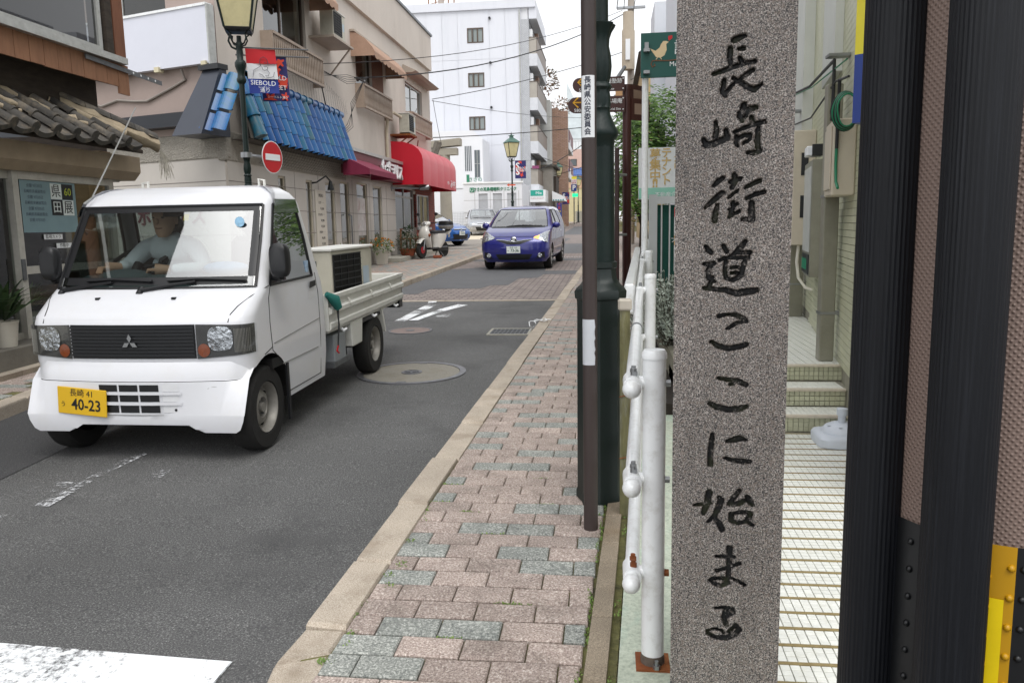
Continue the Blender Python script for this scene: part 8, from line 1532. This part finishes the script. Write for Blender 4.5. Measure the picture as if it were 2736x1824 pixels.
mdl = TM @ Matrix.Translation((.47, 2.12, .635)) @ Matrix.Rotation(R(82), 4, 'Z')
ac_unit(mdl, 'used air conditioner unit with black grille standing on the truck bed', name='air_conditioner')
cov = thing('folded_tarp', 'pale patterned sheet lying on the truck bed behind the air conditioner', 'sheet', TM @ Vector((.2, 2.8, .6))); mb = MB(); rg = random.Random(2); mb.grid(lambda a, b: tuple(TM @ Vector((-.3 + .9 * a, 2.3 + .85 * b, .74 + .03 * math.sin(a * 9 + b * 5) + .02 * math.sin(b * 14)))), 16, 16); mb.build('sheet', mat('sheet_pale', '#cfcabc', .9, var=.25, vs=14), cov, 60, fix=False)
# ------------------------------------------------------------------ driver
def skin_body(name, verts, edges, rad, mt, parent, M4, sub=2):
    me = bpy.data.meshes.new(name); me.from_pydata([tuple(M4 @ Vector(v)) for v in verts], edges, []); o = bpy.data.objects.new(name, me); C.objects.link(o)
    md = o.modifiers.new('skin', 'SKIN'); md.use_smooth_shade = True
    lay = me.skin_vertices[0].data if me.skin_vertices else None
    if lay is None:
        bm = bmesh.new(); bm.from_mesh(me); bm.verts.layers.skin.verify(); bm.to_mesh(me); bm.free(); lay = me.skin_vertices[0].data
    for i, r in enumerate(rad): lay[i].radius = (r, r) if not isinstance(r, tuple) else r; lay[i].use_root = (i == 0)
    s = o.modifiers.new('sub', 'SUBSURF'); s.levels = sub; s.render_levels = sub; bpy.context.view_layer.update(); dg = bpy.context.evaluated_depsgraph_get(); m2 = bpy.data.meshes.new_from_object(o.evaluated_get(dg)); bpy.data.objects.remove(o); m2.materials.clear(); m2.materials.append(mt); m2.shade_smooth()
    return link(name, m2, parent)
def driver():
    loc = TM @ Vector((-.20, .62, .90)); t = thing('person', 'driver in a white shirt leaning over the steering wheel of the white truck', 'person', loc); SK = mat('skin', '#d0a488', .6, var=.06, vs=10); SHT = mat('shirt_white', '#dfe2e6', .85, var=.05, vs=6, bump=.4, bs=14, bd=.03); HR = mat('hair_black', '#15130f', .6, var=.3, vs=40, bump=.5, bs=90)
    M4 = TM @ Matrix.Translation((-.22, .66, .88))
    V = [(0, 0, 0), (.02, -.03, .15), (.05, -.07, .30), (.06, -.09, .40), (.065, -.12, .47), (-.12, -.08, .38), (-.22, -.16, .26), (-.20, -.28, .26), (.23, -.08, .38), (.33, -.14, .24), (.16, -.30, .24), (-.1, -.15, -.02), (-.12, -.35, -.03), (.12, -.15, -.02), (.16, -.38, -.03)]
    E = [(0, 1), (1, 2), (2, 3), (3, 4), (3, 5), (5, 6), (6, 7), (3, 8), (8, 9), (9, 10), (0, 11), (11, 12), (0, 13), (13, 14)]
    skin_body('body', V, E, [(.14, .11), (.15, .11), (.155, .105), (.11, .08), .05, .07, .055, .038, .07, .055, .038, .08, .06, .08, .06], SHT, t, M4)
    hc = M4 @ Vector((.075, -.16, .575)); mb = MB(); rings = []
    for z, rx, ry, dy in ((-.125, .025, .03, -.045), (-.10, .048, .05, -.03), (-.06, .062, .075, -.012), (0, .074, .093, 0), (.05, .075, .097, .004), (.09, .062, .083, .008), (.115, .035, .05, .01)): rings.append([(hc.x + rx * math.cos(a), hc.y + dy + ry * math.sin(a), hc.z + z) for a in [2 * math.pi * k / 18 for k in range(18)]])
    mb.loft(rings); mb.sph((hc.x, hc.y - .1, hc.z - .02), .012, .018, .02, 8, 6)
    for s in (-1, 1): mb.sph((hc.x + s * .076, hc.y + .005, hc.z - .01), .01, .022, .032, 8, 6)
    mb.build('head', SK, t, 60); mb = MB(); mb.sph((hc.x, hc.y + .02, hc.z + .045), .084, .10, .088, 16, 10); mb.sph((hc.x, hc.y + .045, hc.z - .02), .08, .07, .08, 14, 8); mb.build('hair', HR, t, 60)
    mb = MB()
    for s in (-1, 1): mb.sph((hc.x + s * .03, hc.y - .083, hc.z + .005), .011, .006, .006, 8, 5)
    mb.build('eyes', DARKIN, t); MB().tube([(hc.x - .022, hc.y - .083, hc.z - .065), (hc.x, hc.y - .088, hc.z - .067), (hc.x + .022, hc.y - .083, hc.z - .065)], .004, 5).build('mouth', mat('lip', '#8a5548', .6), t)
    for (w, d) in (((-.20, -.28, .26), (-.13, -.20, .0)), ((.16, -.30, .24), (-.6, -.25, .02))):
        p = M4 @ Vector(w); dv = Vector(d).normalized(); mb = MB(); mb.tube([p, p + dv * .09], [.03, .04], 8); up_ = Vector((0, 0, 1)); s_ = dv.cross(up_).normalized()
        for k in range(4):
            b0 = p + dv * .085 + s_ * ((k - 1.5) * .02); mb.tube([b0, b0 + dv * .045, b0 + dv * .06 - up_ * .03, b0 + dv * .035 - up_ * .05], [.010, .0095, .009, .007], 6)
        mb.tube([p + dv * .03 + s_ * .03, p + dv * .06 + s_ * .055, p + dv * .085 + s_ * .05 - up_ * .02], [.012, .011, .008], 6); mb.build('hand', SK, t, 60)
    mb = MB(); mb.tube([M4 @ Vector((.19, -.02, .42)), M4 @ Vector((.04, -.19, .30)), M4 @ Vector((-.10, -.14, .06))], .018, 5); mb.build('seat_belt', BLACK, t, 60)
driver()
# ------------------------------------------------------------------ passenger cars (nose towards -y, origin under the front axle)
def car(name, label, loc, rotz, paint, rows, belt, wb, ar, wr, screen, bays, rear, wtrack, rim, extra, style='alloy'):
    t = thing(name, label, 'car', loc, rotz, None, math.atan(G) * math.cos(rotz)); sh = Shell(rows, 3, 10, 6, 3); car_body(t, sh, belt, paint, (0, wb), ar, wr, screen, bays, rear, MT.get('car_glass2') or glass('car_glass2', (.8, .86, .86), 2.4))
    for y in (0, wb):
        for s in (-1, 1): wheel(t, s * wtrack, y, wr, wr, .185, s, style, rim)
    L = dict(local=True); w = sh.par(.5)[3]
    MB().box(-w + .2, -.5, .22, w - .2, wb + .4, .34).build('floor_pan', DARKIN, t, **L); SE = MT.get('car_seat') or mat('car_seat', '#5c5c5e', .9); zz = belt - .28
    for x in (-.36, .36):
        for y in (.95, 1.75):
            mb = MB(); mb.box(x - .22, y, .45, x + .22, y + .42, zz); mb.build('seat', SE, t, bevel=.04, **L); mb = MB(); mb.hexa([(x - .21, y + .36, zz), (x + .21, y + .36, zz), (x + .21, y + .46, zz), (x - .21, y + .46, zz), (x - .19, y + .44, zz + .42), (x + .19, y + .44, zz + .42), (x + .19, y + .52, zz + .42), (x - .19, y + .52, zz + .42)]); mb.build('seat_back', SE, t, bevel=.03, **L)
    mb = MB(); mb.box(-w + .15, .35, belt - .35, w - .15, .70, belt - .05); mb.build('dashboard', mat('dash_grey', '#4a4a4c', .8) if 'dash_grey' not in MT else MT['dash_grey'], t, bevel=.03, **L)
    extra(t, sh, L); return t
PUR = mat('paint_purple', '#1e2178', .3, .25, var=.03, vs=40, coat=1); BLU = mat('paint_blue', '#1560b4', .25, .35, var=.03, vs=40, coat=1); SIL2 = mat('paint_silver', '#a9abb0', .3, .6, var=.03, vs=40, coat=1)
PWB = mat('plate_white', '#dfe5e2', .45); PGR = mat('plate_green', '#1d4a34', .5)
#             z     yf    yr    w    cf   cr   bow  breaks
R_rac = [(.20, -.68, 3.08, .74, .22, .12, .12, .42, 1.0, 1.12, 2.0), (.30, -.76, 3.14, .815, .25, .14, .14, .40, 1.0, 1.12, 2.0), (.50, -.78, 3.16, .84, .26, .14, .15, .38, 1.0, 1.12, 2.0), (.68, -.75, 3.15, .845, .27, .14, .16, .36, 1.0, 1.12, 2.02), (.80, -.66, 3.13, .84, .28, .14, .16, .34, 1.0, 1.12, 2.04), (.90, -.45, 3.11, .835, .28, .14, .15, .30, 1.0, 1.12, 2.06), (.97, -.20, 3.10, .83, .26, .14, .13, .30, 1.0, 1.12, 2.08), (1.02, .02, 3.09, .825, .22, .14, .11, .32, 1.0, 1.12, 2.10), (1.22, .36, 3.02, .755, .18, .16, .10, .62, 1.06, 1.16, 2.06), (1.43, .74, 2.92, .665, .16, .18, .09, .95, 1.12, 1.22, 1.95), (1.47, .86, 2.88, .63, .17, .2, .08, 1.05, 1.15, 1.25, 1.9), (1.51, 1.05, 2.80, .56, .2, .22, .06, 1.26, 1.4, 1.5, 1.9), (1.53, 1.3, 2.6, .45, .2, .2, .03, 1.51, 1.6, 1.7, 2.0)]
def ex_rac(t, sh, L):
    HLc = HL
    for s in (-1, 1):
        P = [(s * .46, .775), (s * .80, .66), (s * .80, .93), (s * .70, .905)]
        fpatch(sh, 'lamp_housing', t, P, HLc, .006, (12, 6)); fpatch(sh, 'lamp_lens', t, P, LENS, .016, (12, 6))
        fpatch(sh, 'turn_signal', t, [(s * .47, .775), (s * .60, .74), (s * .60, .83), (s * .49, .80)], mat('indicator_lit', '#ffa040', .4, emit=2.0) if s > 0 and 'indicator_lit' not in MT else HLc, .010, (4, 3))
        mb = MB(); mx, mz = s * .90, 1.05; mb.sph((mx, .40, mz), .10, .06, .075, 14, 10); m_ = mb.build('mirror', PUR, t, 60, **L); mb = MB(); mb.tube([(s * .80, .42, 1.0), (s * .86, .42, 1.03)], .03, 6); mb.build('mirror_arm', BLACK, m_, **L)
        x = s * .62; mb = MB(); mb.lathe([(.0, -.02), (.045, -.02), (.055, -.008)], (x, sh.fy(.62, .36), .36), 18, axis='Y'); mb.build('fog_lamp', HLc, t, 40, **L); fpatch(sh, 'fog_recess', t, [(s * .50, .27), (s * .74, .29), (s * .73, .44), (s * .63, .43)], BLACK, .004, (6, 4))
        for P2 in ([(.36, .95), (.40, .62), (.46, .36)], [(1.06, 1.0), (1.06, .35)], [(1.98, 1.0), (2.02, .7)]): seam(sh, t, P2, s)
        spatch(sh, 'door_handle', t, [(.86, .86), (1.0, .865), (1.0, .89), (.86, .885)], s, CHROME, .018, (4, 2)); spatch(sh, 'door_handle', t, [(1.75, .87), (1.9, .875), (1.9, .9), (1.75, .895)], s, CHROME, .018, (4, 2))
    fpatch(sh, 'upper_grille', t, [(-.14, .625), (.14, .625), (.42, .72), (-.42, .72)], BLACK, .006, (10, 3)); MB().tube([(x, sh.fy(x, z) - .014, z) for x, z in ((-.43, .735), (-.25, .725), (-.08, .695), (0, .685), (.08, .695), (.25, .725), (.43, .735))], .009, 6).build('grille_trim', CHROME, t, 60, **L)
    fpatch(sh, 'lower_grille', t, [(-.36, .255), (.36, .255), (.45, .39), (-.45, .39)], BLACK, .006, (12, 3))
    for k in range(4): fpatch(sh, 'grille_slat', t, [(-.38, .275 + k * .028), (.38, .275 + k * .028), (.39, .283 + k * .028), (-.39, .283 + k * .028)], BLACKM, .014, (10, 1))
    c = Vector((0, sh.fy(0, .74) - .03, .745)); mb = MB()
    for (a, b) in ((.068, .046), (.022, .043), (.05, .018)): mb.tube([c + Vector((a * math.cos(q), -.004, b * math.sin(q) + (.0 if a > .06 else .012 if a == .05 else 0))) for q in [2 * math.pi * k / 20 for k in range(21)]], .0065, 5)
    mb.build('emblem', CHROME, t, 60, **L); MB().lathe([(.06, .0), (.06, -.004)], (0, c.y + .012, c.z), 20, axis='Y').build('emblem_base', BLACKM, t, **L)
    plate(t, (.0, sh.fy(0, .5) - .02, .50), .33, .165, '長崎 500', '73-36', 'み', PWB, PGR)
    f = lambda x, z: (x, sh.fy(x, z) - .02, z); mb = MB(); mb.tube([f(-.30, 1.04), f(0, 1.06), f(.30, 1.05), f(.58, 1.045)], .012, 5); mb.tube([f(.08, 1.06), f(.35, 1.05)], .02, 5); mb.build('wiper', BLACK, t, 50, **L)
    fpatch(sh, 'cowl', t, [(-.66, 1.0), (.66, 1.0), (.66, 1.035), (-.66, 1.035)], BLACK, .006, (14, 2))
    fpatch(sh, 'hood_gap', t, [(-.60, .80), (.60, .80), (.60, .806), (-.60, .806)], MT['gap_dark'], .003, (14, 1))
car('purple_car', 'purple-blue compact hatchback driving towards the camera in the street', (-2.22, 19.85, gz(19.85)), R(-3), PUR, R_rac, 1.02, 2.45, .335, .30, (1.03, 1.44), {1: (1.06, 1.42), 3: (1.06, 1.42)}, (1.06, 1.42), .735, .215, ex_rac)
R_hat = [(.20, -.66, 3.0, .74, .24, .12, .14, .4, 1.0, 1.1, 1.95), (.32, -.78, 3.05, .81, .28, .14, .18, .4, 1.0, 1.1, 1.95), (.52, -.80, 3.06, .835, .3, .14, .2, .4, 1.0, 1.1, 1.95), (.66, -.74, 3.05, .835, .3, .14, .2, .4, 1.0, 1.1, 1.97), (.76, -.55, 3.04, .83, .3, .14, .19, .4, 1.0, 1.1, 2.0), (.84, -.22, 3.03, .82, .28, .14, .16, .42, 1.0, 1.1, 2.02), (.90, .10, 3.02, .81, .24, .14, .13, .46, 1.0, 1.1, 2.05), (1.12, .55, 2.9, .75, .18, .16, .11, .84, 1.06, 1.16, 2.0), (1.32, .95, 2.72, .66, .16, .18, .09, 1.20, 1.26, 1.34, 1.9), (1.38, 1.12, 2.62, .6, .18, .2, .07, 1.38, 1.45, 1.55, 1.9), (1.41, 1.35, 2.4, .48, .2, .2, .04, 1.58, 1.68, 1.75, 1.95)]
def ex_hat(paint, plt, big):
    def f(t, sh, L):
        for s in (-1, 1):
            P = [(s * .50, .665), (s * .79, .58), (s * .80, .80), (s * .72, .79)] if big else [(s * .48, .60), (s * .76, .58), (s * .76, .72), (s * .60, .73)]
            fpatch(sh, 'lamp_housing', t, P, HL, .006, (10, 5)); fpatch(sh, 'lamp_lens', t, P, LENS, .016, (10, 5)); fpatch(sh, 'fog_lamp', t, [(s * .60, .36), (s * .68, .36), (s * .68, .47), (s * .60, .47)], HL, .01, (4, 4))
            mb = MB(); mb.sph((s * .88, .55, .96), .09, .055, .065, 12, 8); mb.build('mirror', paint, t, 60, **L); seam(sh, t, [(.45, .85), (.5, .35)], s); seam(sh, t, [(1.05, .9), (1.05, .35)], s)
        fpatch(sh, 'lower_grille', t, [(-.40, .26), (.40, .26), (.46, .46), (-.46, .46)], BLACK, .006, (10, 3)); fpatch(sh, 'upper_grille', t, [(-.36, .61), (.36, .61), (.38, .655), (-.38, .655)], BLACK, .006, (10, 2)); fpatch(sh, 'grille_trim', t, [(-.36, .645), (.36, .645), (.37, .66), (-.37, .66)], CHROME, .012, (10, 1))
        MB().lathe([(.05, 0), (.05, -.006)], (0, sh.fy(0, .63) - .012, .635), 16, axis='Y').build('emblem', CHROME, t, **L); plate(t, (0, sh.fy(0, .5) - .02, .50), .33, .165, plt[0], plt[1], plt[2], PWB, PGR)
        g_ = lambda x, z: (x, sh.fy(x, z) - .015, z); mb = MB(); mb.tube([g_(-.5, .93), g_(0, .95), g_(.4, .93)], .012, 5); mb.build('wiper', BLACK, t, 50, **L)
    return f
BL_ = car('blue_car', 'bright blue hatchback parked behind the scooter with its nose out', (-6.25, 30.5, gz(30.5) + SW), R(62), BLU, R_hat, .90, 2.45, .335, .30, (.92, 1.33), {1: (.95, 1.3), 3: (.95, 1.3)}, (.98, 1.3), .73, .215, ex_hat(BLU, ('長崎 500', '24-18', 'さ'), True))
car('silver_car', 'silver hatchback parked facing the street in front of the mesh fence', (-6.65, 42.6, gz(42.6) + SW), R(12), SIL2, R_hat, .90, 2.45, .335, .30, (.92, 1.33), {1: (.95, 1.3), 3: (.95, 1.3)}, (.98, 1.3), .73, .215, ex_hat(SIL2, ('長崎 501', '41-71', 'ぬ'), False))
# ------------------------------------------------------------------ scooter
def scooter():
    t = thing('scooter', 'white motor scooter with black top box parked on its stand before the brick shop', 'scooter', (-5.15, 23.2, gz(23.2) + SW), R(-19)); L = dict(local=True); SW_ = mat('scooter_white', '#d0cdc6', .3, var=.03, coat=.6); SB = mat('scooter_black', '#1a1a1c', .5); ST = mat('scooter_seat', '#2b2c30', .55)
    # local: front to -y, x across
    def whl(y, r):
        o = MB().lathe([(r * .7, -.045), (r * .92, -.05), (r, -.025), (r, .025), (r * .92, .05), (r * .7, .045)], (0, y, r), 28, axis='X').build('wheel', RUBBER, t, 40, **L); MB().lathe([(r * .72, -.03), (r * .66, -.035), (r * .6, -.01), (r * .6, .01), (r * .66, .035), (r * .72, .03)], (0, y, r), 28, axis='X', cap=False).build('rim', mat('rim_white', '#c9c9c6', .4) if 'rim_white' not in MT else MT['rim_white'], o, 40, **L)
        for k in range(5):
            a = 2 * math.pi * k / 5; MB().tube([(0, y, r), (0, y + r * .63 * math.cos(a), r + r * .63 * math.sin(a))], .014, 5).build('spoke', DSTEEL, o, **L)
        return o
    w = whl(-.62, .235); whl(.62, .23); MB().lathe([(.1, .04), (.1, .055)], (0, -.62, .235), 18, axis='X').build('brake_disc', mat('disc_red', '#a3202c', .4), w, **L)
    for s in (-1, 1): MB().tube([(s * .075, -.62, .235), (s * .07, -.55, .45), (s * .05, -.47, .68)], .02, 8).build('fork_leg', STEEL, t, 50, **L)
    mb = MB(); mb.loft([[(x * k, y, z) for x, y, z in ((-.085, -.80, .42), (-.05, -.82, .44), (.05, -.82, .44), (.085, -.80, .42))] for k in (1,)] + [[(-.09, -.66, .53), (-.05, -.68, .555), (.05, -.68, .555), (.09, -.66, .53)], [(-.09, -.46, .55), (-.05, -.46, .58), (.05, -.46, .58), (.09, -.46, .55)], [(-.08, -.36, .50), (-.05, -.36, .52), (.05, -.36, .52), (.08, -.36, .50)]], 0, False, False); mb.build('front_fender', SW_, t, 60, fix=False, **L)
    ring = lambda z, y, w, d: [(w * math.cos(a), y + d * math.sin(a), z) for a in [2 * math.pi * k / 20 for k in range(20)]]
    mb = MB(); mb.loft([ring(.30, -.30, .15, .06), ring(.50, -.40, .20, .09), ring(.68, -.44, .20, .11), ring(.84, -.42, .13, .09), ring(.93, -.36, .08, .07)]); mb.build('leg_shield', SW_, t, 50, **L)
    mb = MB(); mb.loft([ring(.90, -.36, .09, .08), ring(.98, -.34, .15, .10), ring(1.03, -.31, .13, .085), ring(1.06, -.28, .06, .05)]); mb.build('handlebar_cover', SW_, t, 50, **L); MB().lathe([(.0, -.11), (.05, -.105), (.06, -.09)], (0, -.34, .97), 16, axis='Y').build('headlamp', HL, t, 40, **L)
    for s in (-1, 1):
        MB().tube([(s * .12, -.32, 1.0), (s * .33, -.24, 1.0)], .016, 7).build('handle_grip', SB, t, 50, **L); MB().tube([(s * .22, -.28, 1.02), (s * .25, -.28, 1.14), (s * .30, -.27, 1.22)], .007, 5).build('mirror_stem', SB, t, **L); mb = MB(); mb.sph((s * .31, -.26, 1.26), .06, .02, .045, 12, 8); mb.build('mirror', SB, t, 60, **L)
        mb = MB(); mb.sph((s * .19, -.47, .66), .035, .04, .05, 8, 6); mb.build('turn_signal', AMB, t, 60, **L)
    MB().box(-.16, -.34, .24, .16, .14, .30).build('foot_board', SB, t, bevel=.02, **L)
    mb = MB(); mb.loft([ring(.28, .20, .14, .16), ring(.42, .30, .17, .24), ring(.58, .36, .17, .34), ring(.70, .38, .15, .38)]); mb.build('rear_body', SW_, t, 50, **L); mb = MB(); mb.loft([ring(.70, .32, .14, .38), ring(.76, .32, .145, .39), ring(.80, .36, .12, .34)]); mb.build('seat', ST, t, 50, **L)
    mb = MB(); mb.loft([[(-.14, .72, .66), (.14, .72, .66), (.10, .95, .76), (-.10, .95, .76)], [(-.14, .70, .72), (.14, .70, .72), (.10, .92, .82), (-.10, .92, .82)]]); mb.build('tail', SW_, t, 40, **L); mb = MB(); mb.box(-.08, .80, .28, -.16, .45, .40); mb.cyl((-.14, .35, .30), (-.15, .92, .38), .06, n=14); mb.build('muffler', SB, t, 40, **L); MB().box(-.1, .1, .18, .1, .75, .32).build('engine', BLACKM, t, bevel=.03, **L)
    q = lambda k, z: [(k * .20 * math.copysign(abs(math.cos(a)) ** .5, math.cos(a)), .80 + k * .19 * math.copysign(abs(math.sin(a)) ** .5, math.sin(a)), z) for a in [2 * math.pi * j / 24 for j in range(24)]]
    MB().loft([q(.82, .82), q(1, .88), q(1, .93)]).build('top_box', mat('box_grey', '#8d8a86', .4, coat=.4), t, 40, **L); MB().loft([q(1, .935), q(1.0, .97), q(.92, 1.04), q(.6, 1.07)]).build('top_box_lid', SB, t, 40, **L)
    for s in (-1, 1): MB().tube([(s * .05, .3, .2), (s * .16, .38, 0)], .014, 6).build('stand_leg', DSTEEL, t, **L)
scooter()
